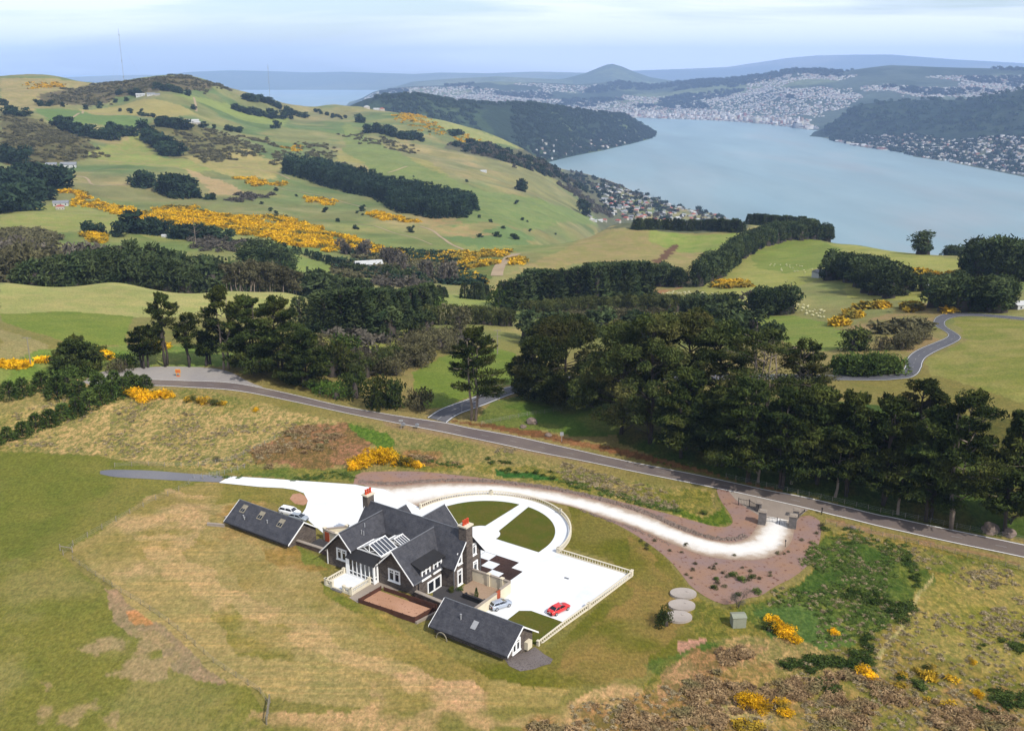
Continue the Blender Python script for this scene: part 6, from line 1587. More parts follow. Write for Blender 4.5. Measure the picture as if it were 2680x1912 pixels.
# big block in the middle
block_to('midcon', line_pts([(1345,808),(1420,806),(1500,805),(1580,800),(1650,795)], 24, None, 2, 14, 4), [(1335, 735), (1400, 700), (1460, 705), (1540, 690), (1660, 685)], 1.25, 'pine_tree', 'tall dark pine in the broad block in the middle distance', 'broad pine block in the middle distance')
block_to('midcon', line_pts([(1540,790),(1600,785),(1680,775)], 16, None, 2, 12, 3), [(1540, 690), (1600, 682), (1690, 684)], 1.2, 'pine_tree', 'pale topped pine at the right of the broad block', 'pale topped pines of the broad block')
block_to('midpine', line_pts([(1690,746),(1740,748),(1795,750)], 11, None, 2, 12, 3), [(1680, 680), (1740, 682), (1780, 700), (1800, 715)], 1.0, 'pine_tree', 'very dark tree in the short block before the diagonal belt', 'short block before the diagonal belt')
# trimmed hedges
block('hedge', line_pts([(1135,850),(1200,846),(1330,852)], 20, None, 1, 5, .8), 10, .05, 1.0, 'hedge_tree', 'dark tree of the trimmed shelter hedge left of the broad block', 'left trimmed shelter hedge')
block('hedge', line_pts([(1380,835),(1500,825),(1620,818),(1775,815)], 36, None, 1, 5, .8), 11, .05, .95, 'hedge_tree', 'dark tree of the long trimmed shelter hedge in front of the broad block', 'long trimmed shelter hedge')
block('brown', line_pts([(1480,862),(1600,852),(1740,848)], 24, None, 1, 5, 1), 8, .12, 1.0, 'hedge_tree', 'pale olive tree of the hedge in front of the trimmed hedge', 'pale olive hedge')
block('midpine', line_pts([(1800,838),(1850,842),(1910,838)], 14, None, 2, 10, 2), 13, .2, 1.0, 'bush_tree', 'dark tree in the clump right of the long hedge', 'clump right of the long hedge')
block('belt', line_pts([(1390,900),(1450,890),(1560,880),(1700,880),(1800,880),(1900,870),(1960,900)], 26, None, 1, 10, 5), 13, .25, 1.1, 'bush_tree', 'dark tree behind the big olive pines', 'trees behind the big olive pines')
# diagonal belt climbing to the ridge
block('midpine', line_pts([(1830,748),(1860,735),(1890,715),(1930,680),(1980,650),(2040,632),(2100,625),(2165,612)], 62, None, 2, 9, 2), 18, .1, .95, 'shelterbelt_tree', 'dark pine of the diagonal belt climbing to the ridge', 'diagonal pine belt')
block('midcon', line_pts([(1664,600),(1750,601),(1850,601),(1935,607)], 44, None, 1, 6, 1.5), 11.5, .15, 1.6, 'shelterbelt_tree', 'dark pine of the low belt behind the brown hill', 'low belt behind the brown hill')
block_to('midcon', line_pts([1962, 2040, 2125], 26, [1095, 1085, 1075], 2, 9, 2), [(1960, 556), (2125, 568)], 1.3, 'shelterbelt_tree', 'tall dark pine standing on the ridge before the harbour', 'tall ridge pines')
put('midpine', 2415, 660, 20, 'lone round pine on the ridge above the harbour', 'tree', None, 'pine_tree', True, 1.35)
block('midpine', line_pts([2490, 2540, 2600, 2680, 2740], 26, [900, 890, 880, 870, 860], 2, 10, 3), 17, .15, 1.3, 'pine_tree', 'dark pine on the right ridge above the harbour', 'right ridge pines')
block('midpine', line_pts([(2570,728),(2620,730),(2700,735)], 16, None, 2, 12, 3), 24, .1, 1.0, 'pine_tree', 'very dark pine at the far right behind the paddock', 'dark pines at the far right')
block('midpine', line_pts([(2190,728),(2230,735),(2270,745),(2320,770),(2350,778)], 26, None, 2, 9, 3), 17, .15, 1.15, 'conifer_tree', 'dark pine in the mass behind the winding road', 'pine mass behind the winding road')
block('midpine', line_pts([(2370,760),(2430,760),(2500,755)], 18, None, 1, 10, 3), 10, .12, 1.1, 'conifer_tree', 'dark pine in the thin belt right of the pine mass', 'thin belt right of the pine mass')
block('midpine', line_pts([(2480,808),(2530,812),(2600,815),(2650,805)], 22, None, 2, 10, 4), 14, .25, 1.15, 'pine_tree', 'dark tree around the house beyond the winding road', 'trees around the house beyond the winding road')
block('midpine', line_pts([(1970,822),(2010,822),(2050,824)], 9, None, 1, 10, 2), 15, .15, 1.05, 'bush_tree', 'dark rounded tree of the small clump in the sheep paddock', 'clump in the sheep paddock')
put('fartwig', 1968, 815, 12, 'brown leafless tree at the left of the clump in the sheep paddock', 'tree', None, 'bare_tree', False, 1.0)
block('shrub', line_pts([(2200,975),(2240,978),(2290,980),(2335,976)], 18, None, 1, 6, 1.2), 5.5, .2, .9, 'bush_tree', 'green bushy tree beside the side road', 'bushy trees beside the side road')
block('dark', line_pts([(2235,915),(2255,918)], 2), 8, .1, .9, 'bush_tree', 'dark round tree beside the bushy row on the side road', 'dark round trees beside the side road')
block('brown', line_pts([(2310,915),(2345,915),(2385,895),(2425,885)], 12, None, 1, 6, 2), 4.5, .2, 1.0, 'bush_tree', 'brown low bush inside the bend of the side road', 'brown bushes inside the road bend')
block('brown', line_pts([(900,990),(960,985),(1040,960),(1110,930),(1170,900)], 16, None, 2, 6, 3), 6, .25, 1.0, 'bush_tree', 'olive brown bush in the scrub above the road', 'olive brown bushes above the road')
block('olive', line_pts([(930,985),(1000,975),(1060,950)], 10, None, 1, 6, 3), 7, .2, 1.0, 'bush_tree', 'dark olive bush in the scrub above the road', 'dark olive bushes above the road')
block('bush' if 'bush' in SH else 'belt', line_pts([(1020,885),(1100,878)], 6, None, 1, 8, 3), 12, .2, .9, 'bush_tree', 'dark green tree above the gray scrub', 'dark trees above the gray scrub')
# left hillside groups
for pts, n, h, lab, grp in (
 ([(20,300),(60,305)], 5, 17, 'round dark tree group at the left edge below the hill', 'dark trees at the left edge'),
 ([(90,275),(125,278),(160,280)], 6, 11, 'dark tree in the small row under the hilltop', 'small row under the hilltop'),
 ([(5,275),(15,276)], 2, 12, 'dark tree at the far left under the ridge', 'far left ridge trees'),
 ([(150,330),(190,345),(220,360),(260,365)], 13, 19, 'dark tree in the row above the brown scrub', 'row above the brown scrub'),
 ([(275,365),(290,368)], 2, 20, 'dark tree right of the row above the scrub', 'pair right of the scrub row'),
 ([(300,355),(345,355)], 5, 18, 'dark rounded tree in the gap below the green paddock', 'rounded trees below the green paddock'),
 ([(320,292),(370,300),(400,308)], 10, 8, 'dark hedge tree along the high paddock', 'hedge along the high paddock'),
 ([(385,350),(400,375),(430,395),(460,410)], 14, 22, 'dark tree in the block running down the hill', 'dark block running down the hill'),
 ([(420,330),(460,335),(480,340)], 9, 18, 'dark tree at the top of the block running down the hill', 'top of the dark hill block'),
 ([(530,335),(580,340),(635,345)], 10, 11, 'dark tree beside the farm buildings on the hill', 'trees beside the hill farm'),
 ([(320,250),(345,250),(365,252)], 6, 14, 'dark tree beside the hilltop farmhouse', 'hilltop farm trees'),
 ([(410,232),(450,240),(490,250)], 13, 13, 'dark tree on the slope under the hilltop', 'trees on the slope under the hilltop'),
 ([(220,287),(248,280),(278,273),(305,266),(335,265)], 5, 10, 'single dark tree in the spaced row along the lane', 'spaced row along the lane'),
 ([(725,335),(728,336)], 1, 16, 'lone round tree on the open hillside', None),
 ([(503,286),(505,287)], 1, 11, 'lone small tree beside the farm lane', None),
 ([(610,285),(650,300),(690,305)], 16, 15, 'dark pine in the front of the ridge belt', 'front of the ridge belt'),
 ([(640,262),(700,270),(760,300),(800,310)], 22, 16, 'dark pine in the ridge belt against the sea', 'ridge belt against the sea'),
 ([(820,290),(860,302),(900,312)], 14, 9, 'dark hedge tree on the right of the ridge belt', 'hedge right of the ridge belt'),
 ([(700,310),(750,308)], 6, 19, 'round dark tree in front of the ridge belt', 'round trees before the ridge belt'),
 ([(960,345),(1010,352),(1060,365),(1105,368)], 20, 18, 'dark tree in the block below the gorse on the ridge', 'block below the ridge gorse'),
 ([(940,320),(950,322)], 3, 17, 'dark tree left of the ridge gorse', 'trees left of the ridge gorse'),
 ([(1185,355),(1200,352)], 4, 14, 'bluish tree pair on the pale slope', 'pair on the pale slope'),
 ([(1365,500),(1370,502)], 2, 20, 'round tree clump alone on the green slope', 'clump on the green slope'),
 ([(1527,562),(1529,563)], 1, 24, 'lone pointed conifer above the shore suburb', None),
 ([(365,488),(385,490)], 4, 22, 'dark tree pair on the lower left slope', 'pair on the lower left slope'),
 ([(440,505),(470,512),(490,515)], 9, 24, 'dark gray tree in the clump on the lower left slope', 'clump on the lower left slope'),
 ([(105,480),(135,490),(165,492)], 10, 24, 'dark tree in front of the farmhouse on the left slope', 'farmhouse trees on the left slope'),
 ([(0,420),(20,425),(50,425)], 7, 20, 'dark tree at the left edge above the farmhouse', 'left edge trees'),
 ([(0,560),(30,552),(60,540),(90,515)], 16, 22, 'tall dark conifer at the left edge', 'tall left edge conifers'),
 ([(10,500),(40,490),(75,480)], 8, 22, 'tall dark conifer above the left edge group', 'upper left edge conifers'),
 ([(345,608),(350,610)], 2, 18, 'slim dark tree in the lower left paddock', 'slim trees in the lower left paddock'),
 ([(380,605),(430,615),(480,622),(520,625),(590,628)], 24, 11, 'dark conifer in the shelter row under the gorse', 'shelter row under the gorse'),
 ([(240,610),(255,612),(290,618)], 5, 9, 'small dark tree by the lower gorse patch', 'small trees by the lower gorse'),
 ([(515,520),(1,1)][:1] + [(518, 521)], 1, 8, 'round bush right of the lower left clump', None),
 ([(560,522),(545,520)], 5, 6, 'small bush on the dry slope', 'small bushes on the dry slope'),
 ([(900,560),(930,545)], 0, 0, '', None),
 ):
    if n: block('far', line_pts(pts, n, None, 1, 6, 5 if n > 3 else 1.5), h * 1.1, .18, 1.15, 'hill_tree', lab, grp, parts=False)
for i in range(42):   # scattered bushes on the open pastures
    px = 640 + TR.rand() * 820; py = 400 + (px - 640) * .12 + TR.rand() * 170; p = hit(px, py)
    put('far', 0, 0, 2.5 + 4.5 * TR.rand() ** 2, 'small dark bush scattered on the far pasture', 'shrub', 'bushes scattered on the far pasture', 'hill_bush', False, 1.3, world=p)
p = hit(512, 640); tb = dead(22, 77); o = tb.build('dead_tree', M['bark_pale'], loc=(p[0], p[1], Hs(*p))); tag(o, 'big pale dead tree standing in the shelter row under the gorse', 'tree')
# plantation of conifers on the far slope: nearest ones single, the rest one wood
P = spaced(sample_poly([(748,455),(750,432),(835,440),(1000,485),(1150,522),(1238,535),(1242,552),(1200,572),(1120,572),(1030,552),(1005,528),(900,500),(820,480)], 1500), 8.5)
P.sort(key=lambda p: math.hypot(*p))
def wood(name, label, pts, kind, h, hv, w):
    V_ = []; n0 = 0; base_ = []
    for me_, _ in SH[kind]:
        a = np.empty(len(me_.vertices) * 3, dtype=np.float32); me_.vertices.foreach_get('co', a); base_.append(a.reshape(-1, 3))
    for p in pts:
        b = base_[TR.randint(len(base_))]; s = h * (1 + hv * (TR.rand() * 2 - 1)); c = TR.rand() * 6.28; cc, ss = math.cos(c), math.sin(c); ww = s * w
        V_.append(np.c_[(b[:, 0] * cc - b[:, 1] * ss) * ww + p[0], (b[:, 0] * ss + b[:, 1] * cc) * ww + p[1], b[:, 2] * s + Hs(*p) - .05 * s])
    v = np.concatenate(V_); me_ = np_mesh(name, v, np.arange(len(v)).reshape(-1, 4), SH[kind][0][0].materials[0])
    o = bpy.data.objects.new(name, me_); link(o); return tag(o, label, kind='stuff')
block('farcon', P[:280], 21, .1, 1.1, 'plantation_conifer', 'dark conifer of the rectangular plantation on the far slope', 'conifers of the rectangular plantation', parts=False)
if len(P) > 280: wood('plantation_wood', 'back rows of the rectangular conifer plantation on the far slope', P[280:], 'farcon', 21, .1, 1.1)
# scrub and gorse masses
def scatter(name, label, polys, dens, kind, h, hv, w=1.3, cl=None, cs=25.):
    pts = []
    for q in polys:
        poly, n = q; P = sample_poly(poly, n)
        if P: A = np.array(P); k = .02 * np.hypot(A[:, 0], A[:, 1]); P = list(zip(A[:, 0] + k * fbm(A[:, 0] / 30, A[:, 1] / 30, 3), A[:, 1] + 2 * k * fbm(A[:, 0] / 30 + 9, A[:, 1] / 30, 3)))
        pts += P
    if cl is not None:
        A = np.array(pts); f = fbm(A[:, 0] / cs, A[:, 1] / cs, 4) + .12 * (TR.rand(len(A)) - .5); pts = [tuple(p) for p in A[f > cl]]
    return wood(name, label, pts, kind, h, hv, w)
def lowres(kind, mat, n, size, seed): return [rounded(.7, .9, n, mat, seed + i, size, 0, 5) for i in range(4)]
SH['scrubfar'] = lowres('s', 'brown_leaf', 46, .55, 500); SH['gorsefar'] = lowres('g', 'gorse_far', 52, .50, 510); SH['gorsemix'] = lowres('g', 'gorse_sparse', 46, .52, 515)
SH['greyfar'] = lowres('t', 'gray_twig', 46, .5, 520); SH['greenfar'] = lowres('d', 'plantation_leaf', 46, .55, 530); SH['pinefar'] = [conifer(1, .32, 60, 'plantation_leaf', 540 + i, .35, 0, .8) for i in range(3)]
scatter('gorse', 'bands of flowering yellow gorse across the valley slopes', [
 ([(150,500),(220,502),(300,530),(385,560),(390,575),(300,560),(200,520)], 420), ([(355,582),(390,565),(500,590),(498,603),(430,600)], 260),
 ([(405,548),(470,542),(560,560),(640,570),(720,600),(700,620),(640,605),(560,602),(490,592),(440,575)], 1050),
 ([(640,570),(760,570),(840,600),(850,620),(900,655),(880,660),(800,640),(720,625),(650,615)], 1050), ([(720,600),(850,610),(1000,655),(1000,665),(880,650)], 420),
 ([(615,470),(680,464),(685,490),(650,495)], 160), ([(715,482),(740,480),(735,490)], 26), ([(805,515),(870,525),(865,533),(820,528)], 80),
 ([(975,565),(1020,558),(1065,575),(1060,590),(1010,580)], 190), ([(240,617),(280,620),(275,632),(250,628)], 60), ([(755,380),(765,382),(762,396),(745,390)], 26),
 ([(75,220),(145,218),(140,228),(90,230)], 120), ([(240,620),(282,622),(270,635)], 30),
 ([(1030,300),(1080,298),(1150,330),(1175,350),(1130,350),(1040,320)], 330), ([(1195,358),(1250,362),(1240,372),(1200,370)], 60),
 ([(590,600),(760,598),(850,625),(880,655),(760,640),(640,620)], 500)], 1, 'gorsefar', 3.6, .4, 1.35, cl=-.32, cs=28)
scatter('gorse', 'low gorse along the left paddock hollow', [([(0,940),(75,938),(70,955),(20,955)], 110), ([(105,935),(135,932),(130,945)], 30), ([(245,910),(290,925),(285,935),(250,925)], 26), ([(360,900),(420,905),(420,915),(370,912)], 30)], 1, 'gorsefar', 1.5, .35, 1.3)
scatter('gorse', 'sparser gorse and green scrub around the mouth of the gully', [
 ([(900,640),(1000,650),(1100,670),(1180,660),(1330,660),(1300,690),(1290,720),(1240,740),(1200,700),(1100,690),(960,670)], 900), ([(1340,680),(1390,665),(1370,690),(1330,710)], 160),
 ([(1190,690),(1290,700),(1260,745),(1220,735)], 220), ([(2380,712),(2480,720),(2550,722),(2500,732),(2400,722)], 90), ([(2240,800),(2265,800),(2262,808),(2242,808)], 16), ([(2225,825),(2265,828),(2262,835),(2230,833)], 22), ([(2190,842),(2222,850),(2210,855)], 18), ([(2310,805),(2330,806),(2325,812)], 10), ([(2360,800),(2400,808),(2430,812),(2510,808),(2490,818),(2400,818)], 90), ([(1860,745),(1930,738),(1920,752),(1870,756)], 60)], 1, 'gorsemix', 3.4, .35, 1.35, cl=-.15, cs=30)
scatter('scrub', 'olive brown scrub covering the gullies and slopes', [
 ([(0,300),(60,310),(160,340),(270,395),(260,415),(100,425),(0,425)], 900), ([(470,345),(560,345),(640,365),(680,400),(620,415),(550,425),(480,405),(460,370)], 620),
 ([(110,250),(260,214),(450,192),(560,206),(610,232),(540,238),(440,236),(300,250),(240,278),(120,270)], 1500),
 ([(770,380),(850,375),(880,420),(800,425)], 120), ([(725,400),(760,400),(755,430),(725,425)], 60), ([(660,360),(720,375),(715,385)], 60),
 ([(900,340),(1000,365),(1090,390),(1080,405),(950,375)], 160), ([(60,600),(170,610),(130,660),(0,640),(0,600)], 260), ([(880,690),(1000,690),(1110,690),(1200,700),(1190,740),(1080,745),(950,730)], 460),
 ([(900,660),(1010,670),(1200,695),(1200,705),(1000,690)], 160), ([(2300,850),(2400,830),(2430,870),(2330,880)], 90)], 1, 'scrubfar', 3.6, .4, 1.4, cl=-.35, cs=40)
scatter('scrub', 'gray leafless scrub in the valley and around the farmhouses', [
 ([(600,500),(680,515),(650,530),(600,525)], 60), ([(820,420),(900,430),(870,460),(800,440)], 60), ([(900,880),(980,860),(1080,900),(1180,860),(1200,900),(1080,960),(960,990),(900,960)], 46), ([(960,700),(1050,720),(1100,755),(1000,745)], 120),
 ([(500,620),(700,640),(620,660),(520,650)], 70)], 1, 'greyfar', 4.5, .35, 1.2)
scatter('scrub', 'green scrub on the slope above the mouth of the gully', [([(880,680),(1000,690),(1200,700),(1290,720),(1240,745),(1080,745),(950,730)], 420), ([(880,645),(1000,660),(1180,665),(1200,690),(1000,685)], 260)], 1, 'greenfar', 3.6, .4, 1.3, cl=-.2, cs=30)
# distant shore woods
scatter('shore_wood', 'dark trees along the shore below the pastures', [
 ([(1195,378),(1230,370),(1320,395),(1400,420),(1440,440),(1480,455),(1450,470),(1340,430),(1240,405)], 520), ([(1400,440),(1500,450),(1600,478),(1680,500),(1640,510),(1560,480),(1480,475)], 260),
 ([(1440,470),(1520,500),(1600,560),(1560,560),(1500,510)], 150), ([(1560,470),(1700,520),(1900,580),(1940,590),(1700,585),(1600,560)], 420)], 1, 'greyfar', 9, .4, .8, cl=-.2, cs=60)
scatter('shore_wood', 'darker evergreen trees along the shore below the pastures', [
 ([(1195,378),(1230,370),(1320,395),(1400,420),(1440,440),(1480,455),(1450,470),(1340,430),(1240,405)], 200), ([(1400,430),(1500,450),(1600,480),(1900,570),(1850,590),(1600,560),(1500,490)], 200)], 1, 'greenfar', 11, .4, .8)
# ---------------------------------------------------------------- near ground cover (bottom right bracken, tussock)
SH['brk'] = lowres('b', 'bracken', 90, .30, 550); SH['dry'] = lowres('d', 'dry_grass', 60, .34, 560); SH['grn'] = lowres('d', 'green_grass', 60, .34, 570); SH['dkb'] = lowres('d', 'shrub_leaf', 90, .3, 575); SH['gs2'] = lowres('d', 'gorse_sparse', 90, .3, 577)
scatter('bracken', 'brown bracken and dead scrub in the lower right corner', [
 ([(1400,1890),(1560,1840),(1700,1800),(1800,1770),(2000,1790),(2140,1750),(2240,1760),(2400,1830),(2620,1850),(2700,1930),(1350,1950)], 1500), ([(1860,1700),(1960,1690),(1990,1730),(1900,1760),(1860,1800),(1790,1800),(1740,1780),(1800,1740)], 260),
 ([(760,1130),(830,1105),(900,1118),(960,1150),(950,1210),(900,1215),(860,1180),(780,1160)], 330), ([(660,1180),(760,1160),(860,1190),(780,1225),(670,1215)], 120), ([(1060,1190),(1220,1215),(1180,1228),(1080,1215)], 90)], 1, 'brk', .62, .6, 1.7, cl=.02, cs=6)
scatter('scrub', 'green and dark low scrub mixed through the rough at the right', [
 ([(2140,1400),(2400,1450),(2440,1500),(2380,1620),(2300,1700),(2240,1680),(2180,1560),(2120,1480)], 170), ([(2200,1560),(2400,1540),(2360,1650),(2260,1700)], 160), ([(2100,1720),(2300,1700),(2500,1780),(2680,1820),(2680,1880),(2400,1840),(2200,1780)], 300), ([(2540,1700),(2680,1680),(2680,1800),(2560,1780)], 60), ([(1260,1210),(1500,1240),(1480,1265),(1300,1245)], 30), ([(2040,1730),(2240,1700),(2200,1800),(2040,1800)], 120)], 1, 'dkb', .7, .5, 1.5, cl=.2, cs=7)
scatter('scrub', 'gorse growing sparsely through the lower right scrub', [([(2280,1740),(2480,1750),(2600,1830),(2500,1850),(2320,1800)], 26), ([(1900,1850),(2060,1830),(2060,1900),(1920,1900)], 60)], 1, 'gs2', 1.1, .4, 1.4, cl=0, cs=6)
scatter('tussock', 'dry straw coloured tussock grass', [
 ([(0,1100),(150,1050),(420,1050),(800,1100),(860,1150),(640,1220),(300,1190),(0,1175)], 2300), ([(1300,1170),(1700,1260),(1860,1290),(1850,1350),(1700,1310),(1450,1260),(1250,1220)], 1100), ([(2150,1400),(2680,1500),(2680,1800),(2300,1780),(1900,1700),(2000,1600)], 1300), ([(1500,1850),(1850,1760),(2300,1740),(2680,1830),(2680,1912),(1500,1912)], 900), ([(2560,1500),(2680,1510),(2680,1680),(2480,1700)], 300)], 1, 'dry', .36, .5, 1.5, cl=-.06, cs=8)
scatter('tussock', 'green rank grass by the road and mulch bed', [
 ([(2140,1390),(2400,1440),(2440,1500),(2300,1640),(2100,1690),(1960,1620),(2100,1510)], 1200), ([(560,1240),(900,1240),(940,1262),(600,1246)], 160), ([(1000,1200),(1300,1225),(1700,1300),(1850,1350),(1600,1300),(1300,1245)], 500), ([(1700,1180),(1760,1190),(1850,1230),(1700,1210)], 30)], 1, 'grn', .42, .5, 1.5, cl=-.1, cs=8)

# ---------------------------------------------------------------- far hills, each a ridge with real depth
def hills(name, label, crest, foot, back, rows=34, cols=420, noise=30, colf=None, nscale=700, ledge=1.0):
    """crest/foot/back: lists of (px, py, distance) or (px, py, distance, z)"""
    def cur(lst):
        out = []
        for q in lst:
            d = ray(q[0], q[1]); h = math.hypot(d[0], d[1]); a = math.atan2(d[0], d[1]); z = q[3] if len(q) > 3 else CZ + d[2] / h * q[2]; out.append((a, q[2], z))
        return np.array(out)
    c, f_, b = cur(crest), cur(foot), cur(back); az = np.linspace(c[0, 0], c[-1, 0], cols)
    I = lambda k, i: np.interp(az, k[:, 0], k[:, i])
    def sm(a, w=5):
        kk = np.ones(w) / w; p = np.r_[[a[0]] * (w // 2), a, [a[-1]] * (w // 2)]; return np.convolve(p, kk, 'valid')
    rc, zc, rf, zf, rb, zb = sm(I(c, 1)), sm(I(c, 2)), I(f_, 1), I(f_, 2), I(b, 1), I(b, 2)
    T = np.r_[np.linspace(0, 1, rows), np.linspace(1, 2, rows // 2)[1:]]
    R = np.empty((cols, len(T))); Z = np.empty_like(R)
    for j, t in enumerate(T):
        if t <= 1: R[:, j] = rf + (rc - rf) * t; s = t ** (1 / ledge) if ledge != 1 else t; s = s * .5 + .5 * s * s * (3 - 2 * s); Z[:, j] = zf + (zc - zf) * s
        else: k = t - 1; R[:, j] = rc + (rb - rc) * k; s = k * k * (3 - 2 * k); Z[:, j] = zc + (zb - zc) * s
    X = R * np.sin(az)[:, None]; Y = R * np.cos(az)[:, None]
    w = np.clip(np.minimum(T, 2 - T) * 2.2, 0, 1)[None] * np.clip(1.25 - T, .25, 1)[None] if True else 1
    env = (1 - np.exp(-((T - 1) ** 2) / .006)) [None]
    Zn = Z + noise * w * (fbm(X / nscale, Y / nscale, 5) - .6 * np.abs(fbm(X / nscale * 1.7, Y / nscale * 1.7, 4))) * (.25 + .75 * env)
    n = len(T); a, b2 = np.meshgrid(np.arange(cols - 1), np.arange(n - 1), indexing='ij')
    q = np.stack([a * n + b2, (a + 1) * n + b2, (a + 1) * n + b2 + 1, a * n + b2 + 1], -1).reshape(-1, 4)[:, ::-1]
    me_ = np_mesh(name, np.c_[X.ravel(), Y.ravel(), Zn.ravel()], q, M['hill_ground'], smooth=True)
    TT = np.tile(T, (cols, 1)); col_attr(me_, 'gcol', colf(X.ravel(), Y.ravel(), Zn.ravel(), TT.ravel()))
    o = bpy.data.objects.new(name, me_); link(o); tag(o, label, kind='structure')
    return X, Y, Zn, T, az
def two(c1, c2, sc, lo=-.2, hi=.2, c3=None, sc3=300, t3=.25):
    def g(X, Y, Z, T):
        k = sstep(lo, hi, fbm(X / sc, Y / sc, 5))[:, None]; c = np.array(c1)[None] * (1 - k) + np.array(c2)[None] * k
        if c3 is not None:
            k3 = sstep(t3, t3 + .05, fbm(X / sc3 + 3, Y / sc3, 4))[:, None]; c = c * (1 - k3) + np.array(c3)[None] * k3
        return c
    return g
gD, gG, gP = (0.028, 0.042, 0.022), (0.065, 0.085, 0.035), (0.15, 0.17, 0.07)
# dark wooded promontory in the middle
hA = hills('headland', 'dark green wooded headland running into the harbour', [(830,285,5200,-150),(960,258,5000),(1010,250,4900),(1100,247,4800),(1180,262,4800),(1290,272,4900),(1390,270,5100),(1480,282,5400),(1560,292,5800),(1640,300,6300),(1700,322,6500,-275),(1720,336,6500,SEA-6)],
   [(830,420,3900,-330),(1100,420,3900,-320),(1300,420,4100,-312),(1405,416,4330,-308),(1440,406,4500,-308),(1500,388,4800,-308),(1580,372,5150,-308),(1650,355,5600,-308),(1700,342,6000,-309),(1720,337,6300,SEA-8)], [(830,285,6500,-340),(1720,300,7500,-340)], noise=46, nscale=520,
   colf=two((0.030, 0.048, 0.022), (0.066, 0.086, 0.034), 420, -.25, .2, (0.018, 0.03, 0.018), 260, .0))
# right headland with suburb below
hB = hills('headland', 'dark forested hill rising right of the harbour', [(2120,342,6600,SEA-5),(2150,334,6600,-285),(2200,305,6600),(2260,272,6500),(2330,264,6500),(2440,260,6500),(2520,262,6500),(2570,250,6400),(2640,242,6400),(2680,232,6300),(2760,225,6300),(3100,190,6200),(3600,170,6200)],
   [(2120,345,6350,SEA-6),(2160,352,6200,-308),(2240,370,5750,-308),(2330,385,5400,-308),(2400,400,5100,-308),(2480,410,4900,-308),(2560,422,4650,-308),(2680,441,4330,-308),(2800,455,4100,-308),(3100,480,3900,-308),(3600,500,3700,-308)], [(2120,300,8200,-345),(3600,300,8200,-345)], noise=46, nscale=600, ledge=.75,
   colf=lambda X, Y, Z, T: np.where((T < .42)[:, None], two((0.060, 0.072, 0.045), (0.10, 0.105, 0.06), 200)(X, Y, Z, T), two((0.014, 0.026, 0.016), (0.028, 0.042, 0.022), 400, c3=(0.17, 0.13, 0.055), sc3=700, t3=.36)(X, Y, Z, T)))
# city plain and hills beyond it
hC = hills('hills', 'city covered hills behind the harbour', [(900,290,11000,SEA-4),(925,264,10800,-268),(980,240,10800),(1080,226,11000),(1180,224,11200),(1280,215,11500),(1400,216,12000),(1520,222,12000),(1620,214,11800),(1700,224,11500),(1800,212,11300),(1900,207,11200),(2000,197,11000),(2070,184,10800),(2150,183,10800),(2200,188,10800),(2270,178,10800),(2330,171,10900),(2420,175,11000),(2520,178,11000),(2680,180,11000),(3100,175,11000),(3600,180,11000)],
   [(900,292,9600,SEA-5),(940,282,9300,SEA-3),(1100,290,8900,SEA-2),(1400,300,8700,-308),(1650,304,8650,-308),(1800,309,8400,-308),(1900,313,8200,-308),(2000,321,7850,-308),(2060,330,7500,-308),(2110,336,7200,-308),(2200,340,7000,-308),(2700,340,6900,-308),(3600,340,6900,-308)], [(900,250,15500,-345),(3600,250,15500,-345)], rows=60, cols=620, noise=95, nscale=1500, ledge=1.0,
   colf=two((0.050, 0.066, 0.042), (0.105, 0.125, 0.060), 900, -.1, .25, gD, 700, .12))
hD = hills('hills', 'pointed conical hill behind the city', [(1330,218,15500,-150),(1420,214,15600),(1480,205,15700),(1530,192,15800),(1560,180,15900),(1585,170,16000),(1602,167,16000),(1625,173,16000),(1660,188,15900),(1700,202,15800),(1760,212,15700),(1850,216,15600,-160)],
   [(1330,240,13600,-300),(1850,240,13600,-300)], [(1330,240,18500,-330),(1850,240,18500,-330)], noise=40, nscale=1200, colf=two((0.055, 0.075, 0.040), (0.10, 0.12, 0.06), 700))
hE = hills('hills', 'long blue range on the right horizon', [(1500,200,26000),(1640,186,26500),(1800,180,27000),(1900,176,27500),(1980,164,28000),(2060,152,28000),(2140,145,28000),(2230,143,28000),(2330,143,28000),(2420,150,28000),(2500,156,28000),(2600,161,28000),(2680,166,28000),(3000,178,28000),(3600,180,28000)],
   [(1500,230,23000,-330),(3600,230,23000,-330)], [(1500,200,32000,-340),(3600,200,32000,-340)], noise=90, nscale=3500, colf=two((0.07, 0.085, 0.06), (0.13, 0.13, 0.09), 2500))
hF = hills('hills', 'faint blue coast beyond the open sea', [(150,203,24000),(300,197,24000),(420,196,24000),(500,188,24000),(600,184,24000),(700,186,24000),(800,190,24000),(900,188,24000),(960,190,24000),(1080,194,23800),(1150,190,23600),(1280,192,23400),(1400,188,23200),(1500,190,23000),(1600,192,23000)],
   [(150,220,20500,SEA-4),(500,222,20300,SEA-2),(900,224,19800,SEA-2),(1000,222,19500,SEA-2),(1600,222,19000,SEA-2)], [(150,200,28000,-340),(1600,200,28000,-340)], noise=70, nscale=2600, colf=two((0.08, 0.10, 0.06), (0.14, 0.15, 0.09), 2200))
hG = hills('hills', 'nearer low blue coast in front of the far one', [(960,222,15500,-300),(1080,214,15400),(1180,206,15200),(1300,200,15000),(1420,206,15000),(1500,210,15000)], [(960,230,14200,SEA-3),(1500,230,14000,SEA-3)], [(960,200,17500,-345),(1500,200,17500,-345)], noise=50, nscale=1500, colf=two((0.07, 0.09, 0.05), (0.12, 0.13, 0.07), 1500))
